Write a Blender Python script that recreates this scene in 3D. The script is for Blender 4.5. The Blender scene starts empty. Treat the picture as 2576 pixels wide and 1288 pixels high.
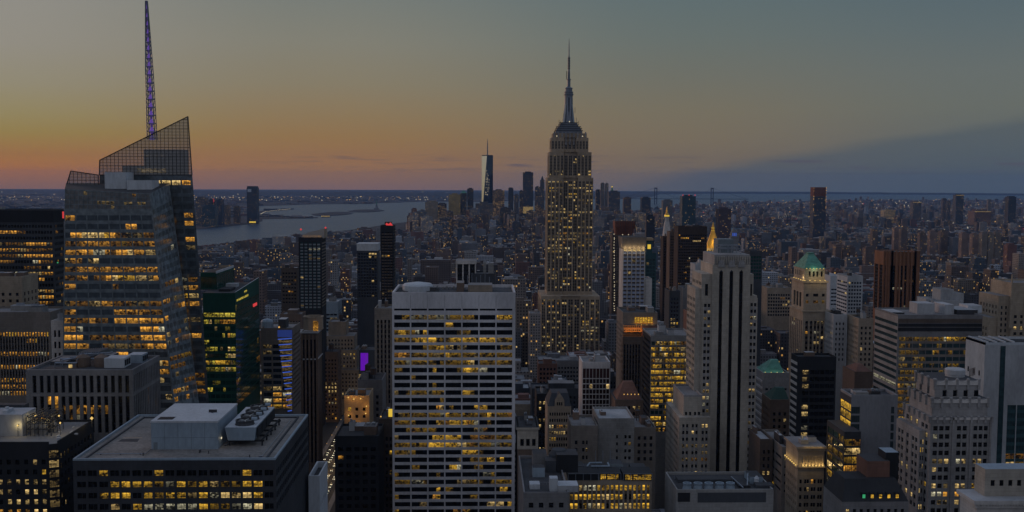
import bpy, math, random
import numpy as np
from mathutils import Vector, Matrix
C = bpy.context
S = C.scene
R = math.radians
COL = S.collection

# ------------------------------------------------------------------ camera
EYE = Vector((0, 0, 260))
FPX, CX, CY = 2639.0, 1288.0, 644.0          # focal length and centre on a 2576 x 1288 frame
cam_d = bpy.data.cameras.new("camera")
cam = bpy.data.objects.new("camera", cam_d)
COL.objects.link(cam)
S.camera = cam
cam_d.sensor_width = 36
cam_d.lens = 36 * FPX / 2576
cam_d.clip_start = 1
cam_d.clip_end = 150000
YAW = math.atan2(79, FPX)
PITCH = math.atan2(184.7, FPX)
RM = Matrix.Rotation(-YAW, 3, 'Z') @ Matrix.Rotation(R(90) - PITCH, 3, 'X') @ Matrix.Rotation(0.0047, 3, 'Z')
cam.matrix_world = Matrix.Translation(EYE) @ RM.to_4x4()


def P(x, y, Y):
    """world point at depth Y seen at (x, y) of the frame"""
    d = RM @ Vector(((x - CX) / FPX, -(y - CY) / FPX, -1))
    return EYE + d * (Y / d.y)


RT = RM.transposed()


def proj(p):
    d = RT @ (Vector(p) - EYE)
    return (CX - d.x / d.z * FPX, CY + d.y / d.z * FPX)


# ------------------------------------------------------------------ sky, sun, exposure
def lin(r, g, b):
    f = lambda c: (c / 255 / 12.92) if c <= 10 else ((c / 255 + .055) / 1.055) ** 2.4
    return (f(r), f(g), f(b), 1)


world = bpy.data.worlds.new("World")
S.world = world
world.use_nodes = True
wt = world.node_tree
wt.nodes.clear()


def N(t, kind, **kw):
    n = t.nodes.new(kind)
    for k, v in kw.items():
        if k.startswith('i_'):
            k2 = k[2:]
            n.inputs[int(k2) if k2.isdigit() else k2].default_value = v
        else:
            setattr(n, k, v)
    return n


def math_n(t, op, a, b=None, clamp=False):
    n = t.nodes.new('ShaderNodeMath')
    n.operation = op
    n.use_clamp = clamp
    for i, v in enumerate((a, b)):
        if v is None:
            continue
        if isinstance(v, (int, float)):
            n.inputs[i].default_value = v
        else:
            t.links.new(v, n.inputs[i])
    return n.outputs[0]


def ramp(t, fac, stops, interp='LINEAR'):
    n = t.nodes.new('ShaderNodeValToRGB')
    n.color_ramp.interpolation = interp
    e = n.color_ramp.elements
    while len(e) < len(stops):
        e.new(0.5)
    for i, (p, c) in enumerate(stops):
        e[i].position = p
        e[i].color = c
    t.links.new(fac, n.inputs[0])
    return n.outputs[0]


def mixc(t, fac, a, b, mode='MIX'):
    n = t.nodes.new('ShaderNodeMix')
    n.data_type = 'RGBA'
    n.blend_type = mode
    for i, v in ((0, fac), (6, a), (7, b)):
        if isinstance(v, (int, float, tuple)):
            n.inputs[i].default_value = v
        else:
            t.links.new(v, n.inputs[i])
    return n.outputs[2]


SUN_AZ, SUN_EL = R(-44), R(1.5)
tc = N(wt, 'ShaderNodeTexCoord')
sep = N(wt, 'ShaderNodeSeparateXYZ')
wt.links.new(tc.outputs['Generated'], sep.inputs[0])
el = math_n(wt, 'MULTIPLY', math_n(wt, 'ARCSINE', sep.outputs[2]), 180 / math.pi)      # degrees
az = math_n(wt, 'MULTIPLY', math_n(wt, 'ARCTAN2', sep.outputs[0], sep.outputs[1]), 180 / math.pi)
elf = math_n(wt, 'DIVIDE', math_n(wt, 'ADD', el, 1), 13, True)      # -1 .. 12 degrees


def E(y):       # ramp position of frame row y
    return max(0, min(1, (math.degrees(math.atan((460 - y) / FPX)) + 1) / 13))


AIR = (2.2e-5, (.038, .073, .145))       # density and glow of the haze the low sky is seen through


def A(y, r, g, b):
    """sky stop at frame row y: the radiance beyond the haze that gives this colour through it"""
    e = math.atan((460 - y) / FPX)
    path = min(36500.0, 320 / math.sin(e)) if e > 0 else 36500.0
    T_ = math.exp(-AIR[0] * path)
    c = lin(r, g, b)
    return (E(y), tuple(max(.004, (c[i] - (1 - T_) * AIR[1][i]) / T_) for i in range(3)) + (1,))


L_ = ramp(wt, elf, [A(476, 118, 94, 94), A(440, 142, 100, 82), A(400, 146, 108, 75), A(350, 141, 124, 80), A(310, 141, 131, 96), A(240, 141, 136, 117), A(150, 142, 139, 130), A(0, 141, 140, 135)])
M_ = ramp(wt, elf, [A(476, 112, 95, 100), A(440, 126, 100, 90), A(400, 138, 106, 82), A(350, 139, 112, 80), A(300, 136, 117, 89), A(220, 131, 123, 104), A(120, 127, 126, 115), A(0, 116, 122, 118)])
N_ = ramp(wt, elf, [A(476, 90, 92, 102), A(440, 98, 95, 98), A(400, 110, 101, 93), A(350, 116, 107, 93), A(280, 115, 110, 96), A(200, 108, 110, 102), A(100, 100, 110, 108), A(0, 93, 108, 111)])
R_ = ramp(wt, elf, [A(476, 74, 86, 99), A(440, 78, 89, 100), A(390, 88, 97, 102), A(330, 97, 103, 102), A(280, 101, 107, 103), A(200, 100, 108, 107), A(100, 92, 105, 109), A(0, 84, 101, 109)])


def azf(a, b):
    n = wt.nodes.new('ShaderNodeMapRange')
    n.interpolation_type = 'SMOOTHSTEP'
    n.inputs[1].default_value = a
    n.inputs[2].default_value = b
    wt.links.new(az, n.inputs[0])
    return n.outputs[0]


sky = mixc(wt, azf(-26, -9), L_, M_)
sky = mixc(wt, azf(-9, 12), sky, N_)
sky = mixc(wt, azf(10, 27), sky, R_)
# slate cloud bank low in the right of the sky, with a slanting soft upper edge
nz = N(wt, 'ShaderNodeTexNoise', i_Scale=4.0, i_Detail=7.0)
mp = N(wt, 'ShaderNodeMapping')
mp.inputs['Scale'].default_value = (1, 1, 14)
wt.links.new(tc.outputs['Generated'], mp.inputs[0])
wt.links.new(mp.outputs[0], nz.inputs[0])
edge = math_n(wt, 'ADD', math_n(wt, 'MULTIPLY', math_n(wt, 'SUBTRACT', az, 6), 0.168), math_n(wt, 'MULTIPLY', math_n(wt, 'SUBTRACT', nz.outputs[0], .5), 1.1))
bank = math_n(wt, 'MULTIPLY', math_n(wt, 'SUBTRACT', edge, el), 1.7, True)
bank = math_n(wt, 'MULTIPLY', bank, azf(5, 13))
bank = math_n(wt, 'MULTIPLY', bank, 0.66)
sky = mixc(wt, bank, sky, lin(80, 91, 97))
# thin dark streaks above the horizon
mp2 = N(wt, 'ShaderNodeMapping')
mp2.inputs['Scale'].default_value = (9, 9, 150)
nz2 = N(wt, 'ShaderNodeTexNoise', i_Scale=2.0, i_Detail=4.0)
wt.links.new(tc.outputs['Generated'], mp2.inputs[0])
wt.links.new(mp2.outputs[0], nz2.inputs[0])
st = math_n(wt, 'MULTIPLY', math_n(wt, 'SUBTRACT', nz2.outputs[0], .54), 8, True)
band = math_n(wt, 'SUBTRACT', 1, math_n(wt, 'MULTIPLY', math_n(wt, 'ABSOLUTE', math_n(wt, 'SUBTRACT', el, 1.05)), 1.7), True)
st = math_n(wt, 'MULTIPLY', math_n(wt, 'MULTIPLY', st, band), math_n(wt, 'MULTIPLY', azf(-14, -7), 0.85))
sky = mixc(wt, st, sky, lin(88, 78, 88))
# upper dome and the sky behind the camera: blue, made brighter than true dusk to light the facades
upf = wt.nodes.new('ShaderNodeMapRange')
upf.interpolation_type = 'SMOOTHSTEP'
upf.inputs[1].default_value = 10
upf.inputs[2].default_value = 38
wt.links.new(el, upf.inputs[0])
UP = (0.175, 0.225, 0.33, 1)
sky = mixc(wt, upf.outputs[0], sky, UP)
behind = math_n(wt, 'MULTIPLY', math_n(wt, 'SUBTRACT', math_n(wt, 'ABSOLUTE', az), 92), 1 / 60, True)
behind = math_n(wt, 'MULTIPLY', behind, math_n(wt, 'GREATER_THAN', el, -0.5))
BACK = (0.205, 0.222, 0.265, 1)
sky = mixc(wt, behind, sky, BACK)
nish = N(wt, 'ShaderNodeTexSky', sky_type='NISHITA', sun_disc=False, sun_elevation=SUN_EL, sun_rotation=SUN_AZ, air_density=1.5, dust_density=2.0)
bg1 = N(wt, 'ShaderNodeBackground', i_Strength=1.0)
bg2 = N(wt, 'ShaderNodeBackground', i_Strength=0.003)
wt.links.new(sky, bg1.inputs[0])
wt.links.new(nish.outputs[0], bg2.inputs[0])
add = N(wt, 'ShaderNodeAddShader')
wt.links.new(bg1.outputs[0], add.inputs[0])
wt.links.new(bg2.outputs[0], add.inputs[1])
wo = N(wt, 'ShaderNodeOutputWorld')
wt.links.new(add.outputs[0], wo.inputs[0])

sl = bpy.data.lights.new("sun", 'SUN')
sl.energy = 0.62
sl.angle = R(22)
sl.color = (1.0, 0.56, 0.36)
sun = bpy.data.objects.new("sun", sl)
COL.objects.link(sun)
sd = Vector((math.sin(SUN_AZ) * math.cos(R(7)), math.cos(SUN_AZ) * math.cos(R(7)), math.sin(R(7))))
sun.rotation_euler = (-sd).to_track_quat('-Z', 'Y').to_euler()
sun.location = (-400, 100, 700)

S.view_settings.view_transform = 'Standard'
S.view_settings.look = 'None'
S.view_settings.exposure = 0
S.view_settings.gamma = 1
S.cycles.max_bounces = 5
S.cycles.diffuse_bounces = 2
S.cycles.glossy_bounces = 3
S.cycles.transparent_max_bounces = 8
S.cycles.volume_bounces = 0
S.cycles.use_denoising = True

# ------------------------------------------------------------------ materials
MAT = {}


def new_mat(name):
    m = bpy.data.materials.new(name)
    m.use_nodes = True
    m.node_tree.nodes.clear()
    MAT[name] = m
    t = m.node_tree
    out = N(t, 'ShaderNodeOutputMaterial')
    b = N(t, 'ShaderNodeBsdfPrincipled')
    t.links.new(b.outputs[0], out.inputs[0])
    m.cycles.emission_sampling = 'NONE'
    return m, t, b


def surf(name, rgb, rough=.85, var=.32, scale=.06, streak=3.0, metal=0.0, fine=.12, spec=.3, joint=0.0):
    """weathered surface: broad stains, vertical streaks and fine grain"""
    m, t, b = new_mat(name)
    g = N(t, 'ShaderNodeNewGeometry')
    mp = N(t, 'ShaderNodeMapping')
    mp.inputs['Scale'].default_value = (1, 1, 1 / streak)
    t.links.new(g.outputs['Position'], mp.inputs[0])
    n1 = N(t, 'ShaderNodeTexNoise', i_Scale=scale, i_Detail=6.0, i_Roughness=.6)
    n2 = N(t, 'ShaderNodeTexNoise', i_Scale=.9, i_Detail=3.0)
    t.links.new(mp.outputs[0], n1.inputs[0])
    t.links.new(mp.outputs[0], n2.inputs[0])
    f = math_n(t, 'ADD', math_n(t, 'MULTIPLY', math_n(t, 'SUBTRACT', n1.outputs[0], .5), var * 4),
               math_n(t, 'MULTIPLY', math_n(t, 'SUBTRACT', n2.outputs[0], .5), fine * 4))
    f = math_n(t, 'ADD', f, 1)
    if joint:       # masonry courses: a thin dark bed joint every storey fraction, blocks of slightly different tone
        sz = N(t, 'ShaderNodeSeparateXYZ')
        t.links.new(g.outputs['Position'], sz.inputs[0])
        zc = math_n(t, 'DIVIDE', sz.outputs[2], joint)
        jl = math_n(t, 'LESS_THAN', math_n(t, 'FRACT', zc), .12)
        cb = N(t, 'ShaderNodeCombineXYZ')
        t.links.new(math_n(t, 'FLOOR', zc), cb.inputs[0])
        t.links.new(math_n(t, 'FLOOR', math_n(t, 'DIVIDE', math_n(t, 'ADD', sz.outputs[0], sz.outputs[1]), joint * 1.9)), cb.inputs[1])
        wn = N(t, 'ShaderNodeTexWhiteNoise', noise_dimensions='2D')
        t.links.new(cb.outputs[0], wn.inputs[0])
        f = math_n(t, 'MULTIPLY', f, math_n(t, 'SUBTRACT', math_n(t, 'ADD', math_n(t, 'MULTIPLY', wn.outputs[0], .14), .94), math_n(t, 'MULTIPLY', jl, .15)))
    cc = N(t, 'ShaderNodeVectorMath', operation='SCALE')
    cc.inputs[0].default_value = rgb
    t.links.new(f, cc.inputs[3])
    t.links.new(cc.outputs[0], b.inputs['Base Color'])
    b.inputs['Roughness'].default_value = rough
    b.inputs['Metallic'].default_value = metal
    b.inputs['Specular IOR Level'].default_value = spec
    return m


def emit(name, rgb, strength=1.0):
    m, t, b = new_mat(name)
    b.inputs['Base Color'].default_value = (.05, .05, .05, 1)
    b.inputs['Emission Color'].default_value = (*rgb, 1)
    b.inputs['Emission Strength'].default_value = strength
    return m


def glass(name, rgb=(.012, .015, .018), rough=.12, spec=.5, wob=.0):
    m, t, b = new_mat(name)
    g = N(t, 'ShaderNodeNewGeometry')
    n1 = N(t, 'ShaderNodeTexNoise', i_Scale=.35, i_Detail=2.0)
    t.links.new(g.outputs['Position'], n1.inputs[0])
    cc = N(t, 'ShaderNodeVectorMath', operation='SCALE')
    cc.inputs[0].default_value = rgb
    t.links.new(math_n(t, 'MULTIPLY', n1.outputs[0], 2), cc.inputs[3])
    t.links.new(cc.outputs[0], b.inputs['Base Color'])
    b.inputs['Roughness'].default_value = rough
    b.inputs['Specular IOR Level'].default_value = spec
    if wob:
        bp = N(t, 'ShaderNodeBump', i_Strength=wob, i_Distance=1.0)
        n3 = N(t, 'ShaderNodeTexNoise', i_Scale=.12, i_Detail=1.0)
        t.links.new(g.outputs['Position'], n3.inputs[0])
        t.links.new(n3.outputs[0], bp.inputs['Height'])
        t.links.new(bp.outputs[0], b.inputs['Normal'])
    return m


def litglass(name, rgb, strength, lo=.15, sx=1.0):
    """window with a lit room behind: ceiling light above, clutter below"""
    m, t, b = new_mat(name)
    uv = N(t, 'ShaderNodeUVMap')
    uv.uv_map = 'UVMap'
    mp = N(t, 'ShaderNodeMapping')
    mp.inputs['Scale'].default_value = (.75 * sx, 2.2, 1)
    su = N(t, 'ShaderNodeSeparateXYZ')
    t.links.new(uv.outputs[0], su.inputs[0])
    lv = math_n(t, 'MULTIPLY', math_n(t, 'FRACT', math_n(t, 'MULTIPLY', su.outputs[1], .4999)), 2)
    grad = ramp(t, lv, [(0, (.35, .35, .35, 1)), (.42, (.62, .62, .62, 1)), (.62, (1.0, 1.0, 1.0, 1)), (.86, (1.35, 1.35, 1.35, 1)), (1.0, (.8, .8, .8, 1))])
    t.links.new(uv.outputs[0], mp.inputs[0])
    v = N(t, 'ShaderNodeTexVoronoi', i_Scale=.9, distance='CHEBYCHEV')
    t.links.new(mp.outputs[0], v.inputs[0])
    n1 = N(t, 'ShaderNodeTexNoise', i_Scale=1.5, i_Detail=3.0)
    t.links.new(mp.outputs[0], n1.inputs[0])
    sp = N(t, 'ShaderNodeSeparateColor')
    t.links.new(v.outputs['Color'], sp.inputs[0])
    f = math_n(t, 'ADD', math_n(t, 'MULTIPLY', sp.outputs[0], .75), math_n(t, 'MULTIPLY', math_n(t, 'SUBTRACT', n1.outputs[0], .5), 1.6))
    k = ramp(t, f, [(.12, (lo, lo, lo, 1)), (.45, (.75, .75, .75, 1)), (.85, (1.25, 1.25, 1.25, 1))])
    st = math_n(t, 'MULTIPLY', math_n(t, 'MULTIPLY', k, grad), strength * 1.45)
    b.inputs['Base Color'].default_value = (.02, .02, .02, 1)
    b.inputs['Roughness'].default_value = .15
    b.inputs['Emission Color'].default_value = (*rgb, 1)
    t.links.new(st, b.inputs['Emission Strength'])
    return m


YEL, ORA, WRM, GRN = (.56, .31, .03), (.60, .27, .035), (.56, .38, .14), (.46, .36, .045)
for fam, rgb in (('y', YEL), ('o', ORA), ('w', WRM), ('g', GRN), ('c', (.46, .42, .28))):
    litglass('lit_%s1' % fam, rgb, .16, .0)
    litglass('lit_%s2' % fam, rgb, .5, .03)
    litglass('lit_%s3' % fam, rgb, .95, .2)
glass('glass_dark')
glass('glass_black', (.006, .006, .007), .25, .25)
glass('glass_blue', (.02, .03, .04), .08, .9, .12)
glass('glass_green', (.008, .05, .038), .12, .6, .1)
glass('glass_teal', (.022, .05, .056), .12, .8, .1)
glass('glass_navy', (.012, .018, .03), .1, .8, .15)

for nm, rgb in dict(travertine=(.58, .57, .60), limestone=(.40, .36, .31), limestone_warm=(.36, .295, .225), tan_brick=(.33, .27, .21),
                    brown_brick=(.16, .115, .09), red_brick=(.19, .10, .075), dark_brown=(.06, .042, .035), grey_stone=(.30, .29, .29), pale_grey=(.40, .41, .43),
                    white_stone=(.56, .53, .51), concrete=(.27, .265, .26), dark_stone=(.045, .047, .055), charcoal=(.022, .023, .027), blue_grey=(.19, .225, .25),
                    slate=(.06, .065, .075), brownish=(.11, .085, .07), rust=(.20, .075, .045), roof_grey=(.23, .225, .23), roof_dark=(.06, .06, .065),
                    roof_pale=(.42, .43, .45), tar=(.035, .036, .04), granite=(.20, .195, .20), spandrel=(.115, .10, .088), esb_stone=(.37, .29, .21),
                    whitewash=(.62, .60, .60), ribbed_tan=(.27, .235, .20), green_dark=(.012, .07, .052), teal_panel=(.03, .075, .085), taupe=(.20, .175, .155)).items():
    surf(nm, rgb, joint=1.35 if any(k in nm for k in ('brick', 'stone', 'concrete', 'brownish', 'granite', 'taupe', 'ribbed')) else 0.0)
surf('copper_green', (.10, .27, .21), .65, .45, .25, .5)
surf('plain_grey', (.25, .255, .275), .8, .18)
surf('green_slate', (.03, .075, .06), .7, .3)
glass('glass_spire', (.03, .027, .024), .2, .4)
surf('gold_leaf', (.72, .42, .08), .42, .2, .1, metal=.55)
surf('steel_blue', (.28, .35, .42), .55, .15, .1)
surf('steel_white', (.50, .53, .57), .6, .15, .1)
surf('dark_metal', (.05, .05, .055), .5, .2)
surf('bright_metal', (.30, .33, .38), .35, .15, metal=.6)
surf('mast_metal', (.19, .21, .25), .45, .2, metal=.4)
surf('wood_tank', (.09, .06, .045), .9)
surf('asphalt', (.045, .045, .048), .9)
surf('street_floor', (.07, .068, .07), .9, .3, .02)
emit('lamp_white', (.8, .68, .46), 1.0)
emit('lamp_amber', (.78, .42, .10), 1.0)
emit('head_lamp', (.85, .75, .5), 4.0)
emit('lamp_red', (.75, .05, .05), .8)
emit('lamp_blue', (.05, .12, .60), .75)
emit('lamp_purple', (.17, .01, .50), .55)
emit('lamp_violet', (.17, .08, .50), .5)
emit('lamp_yellow', (.78, .52, .05), .9)
emit('lamp_green', (.05, .5, .2), .6)
emit('flood_glow', (.7, .45, .12), 1.2)


def litwall(name, base, rgb, strength):
    m = surf(name, base)
    b = [n for n in m.node_tree.nodes if n.type == 'BSDF_PRINCIPLED'][0]
    b.inputs['Emission Color'].default_value = (*rgb, 1)
    b.inputs['Emission Strength'].default_value = strength
    return m


def screen_glass():
    m = bpy.data.materials.new('screen_glass')
    m.use_nodes = True
    t = m.node_tree
    t.nodes.clear()
    out = N(t, 'ShaderNodeOutputMaterial')
    tr = N(t, 'ShaderNodeBsdfTransparent')
    tr.inputs[0].default_value = (.78, .80, .82, 1)
    pr = N(t, 'ShaderNodeBsdfPrincipled', i_Roughness=.3)
    pr.inputs['Base Color'].default_value = (.52, .50, .48, 1)
    mx = N(t, 'ShaderNodeMixShader', i_0=.6)
    t.links.new(tr.outputs[0], mx.inputs[1])
    t.links.new(pr.outputs[0], mx.inputs[2])
    t.links.new(mx.outputs[0], out.inputs[0])
    MAT['screen_glass'] = m


screen_glass()


def city_mat():
    """walls of the small distant buildings: their own colour, window grid from wall metres, some windows lit"""
    m, t, b = new_mat('city_wall')
    at = N(t, 'ShaderNodeAttribute', attribute_name='tint')
    uv = N(t, 'ShaderNodeUVMap')
    uv.uv_map = 'UVMap'
    sp = N(t, 'ShaderNodeSeparateXYZ')
    t.links.new(uv.outputs[0], sp.inputs[0])
    u = math_n(t, 'DIVIDE', sp.outputs[0], 3.3)
    v = math_n(t, 'DIVIDE', sp.outputs[1], 3.6)
    fu, fv = math_n(t, 'FRACT', u), math_n(t, 'FRACT', v)
    mask = math_n(t, 'MULTIPLY', math_n(t, 'LESS_THAN', math_n(t, 'ABSOLUTE', math_n(t, 'SUBTRACT', fu, .5)), .25),
                  math_n(t, 'LESS_THAN', math_n(t, 'ABSOLUTE', math_n(t, 'SUBTRACT', fv, .5)), .27))
    cb = N(t, 'ShaderNodeCombineXYZ')
    t.links.new(math_n(t, 'FLOOR', u), cb.inputs[0])
    t.links.new(math_n(t, 'FLOOR', v), cb.inputs[1])
    wn = N(t, 'ShaderNodeTexWhiteNoise', noise_dimensions='3D')
    t.links.new(cb.outputs[0], wn.inputs[0])
    wn2 = N(t, 'ShaderNodeTexWhiteNoise', noise_dimensions='2D')
    cb2 = N(t, 'ShaderNodeCombineXYZ')
    t.links.new(math_n(t, 'FLOOR', v), cb2.inputs[0])
    t.links.new(math_n(t, 'FLOOR', math_n(t, 'DIVIDE', u, 12)), cb2.inputs[1])
    t.links.new(cb2.outputs[0], wn2.inputs[0])
    dens = math_n(t, 'MULTIPLY', at.outputs['Alpha'], math_n(t, 'ADD', math_n(t, 'MULTIPLY', wn2.outputs[0], 1.8), .1))
    lit = math_n(t, 'MULTIPLY', math_n(t, 'LESS_THAN', wn.outputs[0], dens), mask)
    g = N(t, 'ShaderNodeNewGeometry')
    n1 = N(t, 'ShaderNodeTexNoise', i_Scale=.04, i_Detail=5.0)
    t.links.new(g.outputs['Position'], n1.inputs[0])
    cc = N(t, 'ShaderNodeVectorMath', operation='SCALE')
    t.links.new(at.outputs['Color'], cc.inputs[0])
    t.links.new(math_n(t, 'ADD', math_n(t, 'MULTIPLY', n1.outputs[0], .9), .55), cc.inputs[3])
    col = mixc(t, math_n(t, 'MULTIPLY', mask, .85), cc.outputs[0], (.012, .013, .016, 1))
    t.links.new(col, b.inputs['Base Color'])
    b.inputs['Roughness'].default_value = .7
    sc = N(t, 'ShaderNodeSeparateColor')
    t.links.new(wn.outputs[1], sc.inputs[0])
    ec = mixc(t, sc.outputs[1], (.62, .30, .06, 1), (.60, .42, .17, 1))
    t.links.new(ec, b.inputs['Emission Color'])
    t.links.new(math_n(t, 'MULTIPLY', lit, math_n(t, 'ADD', math_n(t, 'MULTIPLY', sc.outputs[2], .8), .25)), b.inputs['Emission Strength'])
    m2, t, b = new_mat('city_roof')
    at = N(t, 'ShaderNodeAttribute', attribute_name='tint')
    g = N(t, 'ShaderNodeNewGeometry')
    n1 = N(t, 'ShaderNodeTexNoise', i_Scale=.25, i_Detail=5.0)
    t.links.new(g.outputs['Position'], n1.inputs[0])
    cc = N(t, 'ShaderNodeVectorMath', operation='SCALE')
    t.links.new(at.outputs['Color'], cc.inputs[0])
    t.links.new(math_n(t, 'ADD', math_n(t, 'MULTIPLY', n1.outputs[0], 1.0), .5), cc.inputs[3])
    t.links.new(cc.outputs[0], b.inputs['Base Color'])
    b.inputs['Roughness'].default_value = .9


city_mat()
#@@MATS

# ------------------------------------------------------------------ mesh builder
ORG = {}


class MB:
    def __init__(s):
        s.v, s.f, s.m, s.uv, s.c, s.mats = [], [], [], [], [], {}
        s.hascol = False

    def mi(s, name):
        return s.mats.setdefault(name, len(s.mats))

    def poly(s, pts, mat, uv=None, col=None):
        n = len(s.v)
        s.v.extend([(p[0], p[1], p[2]) for p in pts])
        s.f.append(tuple(range(n, n + len(pts))))
        s.m.append(s.mi(mat))
        if uv is None:
            a, b = pts[0], pts[1]
            dx, dy = b[0] - a[0], b[1] - a[1]
            zs = [p[2] for p in pts]
            h = math.hypot(dx, dy)
            if max(zs) - min(zs) < 1e-4 or h < 1e-6:
                uv = [(p[0], p[1]) for p in pts]
            else:
                dx, dy = dx / h, dy / h
                uv = [(p[0] * dx + p[1] * dy, p[2]) for p in pts]
        s.uv.extend(uv)
        if col is not None:
            s.hascol = True
        s.c.append(col or (1, 1, 1, 0))

    def box(s, x0, x1, y0, y1, z0, z1, mat, top=None, bottom=False, col=None, tcol=None, uo=None, us=1.0, ca=1.0, sa=0.0, cx=0, cy=0):
        def w(x, y, z):
            if sa:
                x, y = x - cx, y - cy
                x, y = cx + x * ca - y * sa, cy + x * sa + y * ca
            return (x, y, z)
        a, b, c, d = w(x0, y0, z0), w(x1, y0, z0), w(x1, y1, z0), w(x0, y1, z0)
        e, f, g, h = w(x0, y0, z1), w(x1, y0, z1), w(x1, y1, z1), w(x0, y1, z1)
        W, D = x1 - x0, y1 - y0
        for q, L, k in (((a, b, f, e), W, 0), ((b, c, g, f), D, W), ((c, d, h, g), W, W + D), ((d, a, e, h), D, 2 * W + D)):
            if uo is not None:
                u0 = (uo + k) * us
                uv = [(u0, z0 * us), (u0 + L * us, z0 * us), (u0 + L * us, z1 * us), (u0, z1 * us)]
            else:
                uv = None
            s.poly(q, mat, uv, col)
        s.poly((e, f, g, h), top or mat, None, tcol or col)
        if bottom:
            s.poly((d, c, b, a), mat, None, col)

    def bar(s, a, b, r, mat, n=6, r2=None, caps=True):
        a, b = Vector(a), Vector(b)
        d = (b - a).normalized()
        u = d.cross(Vector((0, 0, 1)))
        if u.length < 1e-3:
            u = Vector((1, 0, 0))
        u.normalize()
        w = d.cross(u)
        r2 = r if r2 is None else r2
        ra = [a + (u * math.cos(k * 2 * math.pi / n + math.pi / n) + w * math.sin(k * 2 * math.pi / n + math.pi / n)) * r for k in range(n)]
        rb = [b + (u * math.cos(k * 2 * math.pi / n + math.pi / n) + w * math.sin(k * 2 * math.pi / n + math.pi / n)) * r2 for k in range(n)]
        for k in range(n):
            s.poly((ra[k], ra[(k + 1) % n], rb[(k + 1) % n], rb[k]), mat)
        if caps:
            s.poly(list(reversed(ra)), mat)
            if r2 > 1e-3:
                s.poly(rb, mat)

    def lathe(s, cx, cy, prof, mat, n=16, ph=0.0, cap=True):
        rings = [[(cx + r * math.cos(ph + k * 2 * math.pi / n), cy + r * math.sin(ph + k * 2 * math.pi / n), z) for k in range(n)] for r, z in prof]
        for i in range(len(prof) - 1):
            for k in range(n):
                a, b = rings[i], rings[i + 1]
                s.poly((a[k], a[(k + 1) % n], b[(k + 1) % n], b[k]), mat)
        if cap and prof[-1][0] > 1e-3:
            s.poly(rings[-1], mat)

    def frustum(s, x0, x1, y0, y1, z0, X0, X1, Y0, Y1, z1, mat, top=None):
        a = [(x0, y0, z0), (x1, y0, z0), (x1, y1, z0), (x0, y1, z0)]
        b = [(X0, Y0, z1), (X1, Y0, z1), (X1, Y1, z1), (X0, Y1, z1)]
        for k in range(4):
            s.poly((a[k], a[(k + 1) % 4], b[(k + 1) % 4], b[k]), mat)
        if X1 - X0 > 1e-3 or Y1 - Y0 > 1e-3:
            s.poly(b, top or mat)

    def build(s, name, parent=None, origin=None):
        if not s.f:
            return None
        o3 = Vector(origin) if origin is not None else (ORG[parent.name] if parent is not None else Vector((0, 0, 0)))
        me = bpy.data.meshes.new(name)
        va = np.array(s.v, dtype=np.float64) - np.array(o3)
        me.from_pydata(va.tolist(), [], s.f)
        for k in s.mats:
            me.materials.append(MAT[k])
        me.polygons.foreach_set('material_index', s.m)
        ul = me.uv_layers.new(name='UVMap')
        ul.data.foreach_set('uv', np.array(s.uv, dtype=np.float32).ravel())
        if s.hascol:
            ca = me.attributes.new('tint', 'FLOAT_COLOR', 'FACE')
            ca.data.foreach_set('color', np.array(s.c, dtype=np.float32).ravel())
        ob = bpy.data.objects.new(name, me)
        COL.objects.link(ob)
        ORG[ob.name] = o3
        if parent is not None:
            ob.parent = parent
            ob.location = o3 - ORG[parent.name]
        else:
            ob.location = o3
        return ob


def tag(o, label=None, cat=None, group=None, kind=None):
    for k, v in (('label', label), ('category', cat), ('group', group), ('kind', kind)):
        if v:
            o[k] = v
    return o


def empty(name, loc, label, cat, group=None):
    o = bpy.data.objects.new(name, None)
    COL.objects.link(o)
    o.location = loc
    o.empty_display_size = 5
    ORG[o.name] = Vector(loc)
    return tag(o, label, cat, group)


# ------------------------------------------------------------------ facades
def F(**k):
    d = dict(fh=3.9, bw=3.2, ww=.6, wh=.55, sill=.5, d=.35, top=2.0, edge=1.0, lit=.25, fam='y', dark='glass_dark', sp=None, sp_in=0.0, mul=(0, 0),
             bias=1.0, run=.5, cols=None, zmin=None, one=False, skip=None, wt=(.35, .4, .25), litf=None, name='window', nmax=999, split=1)
    d.update(k)
    return d


RNG = random.Random(7)


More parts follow.
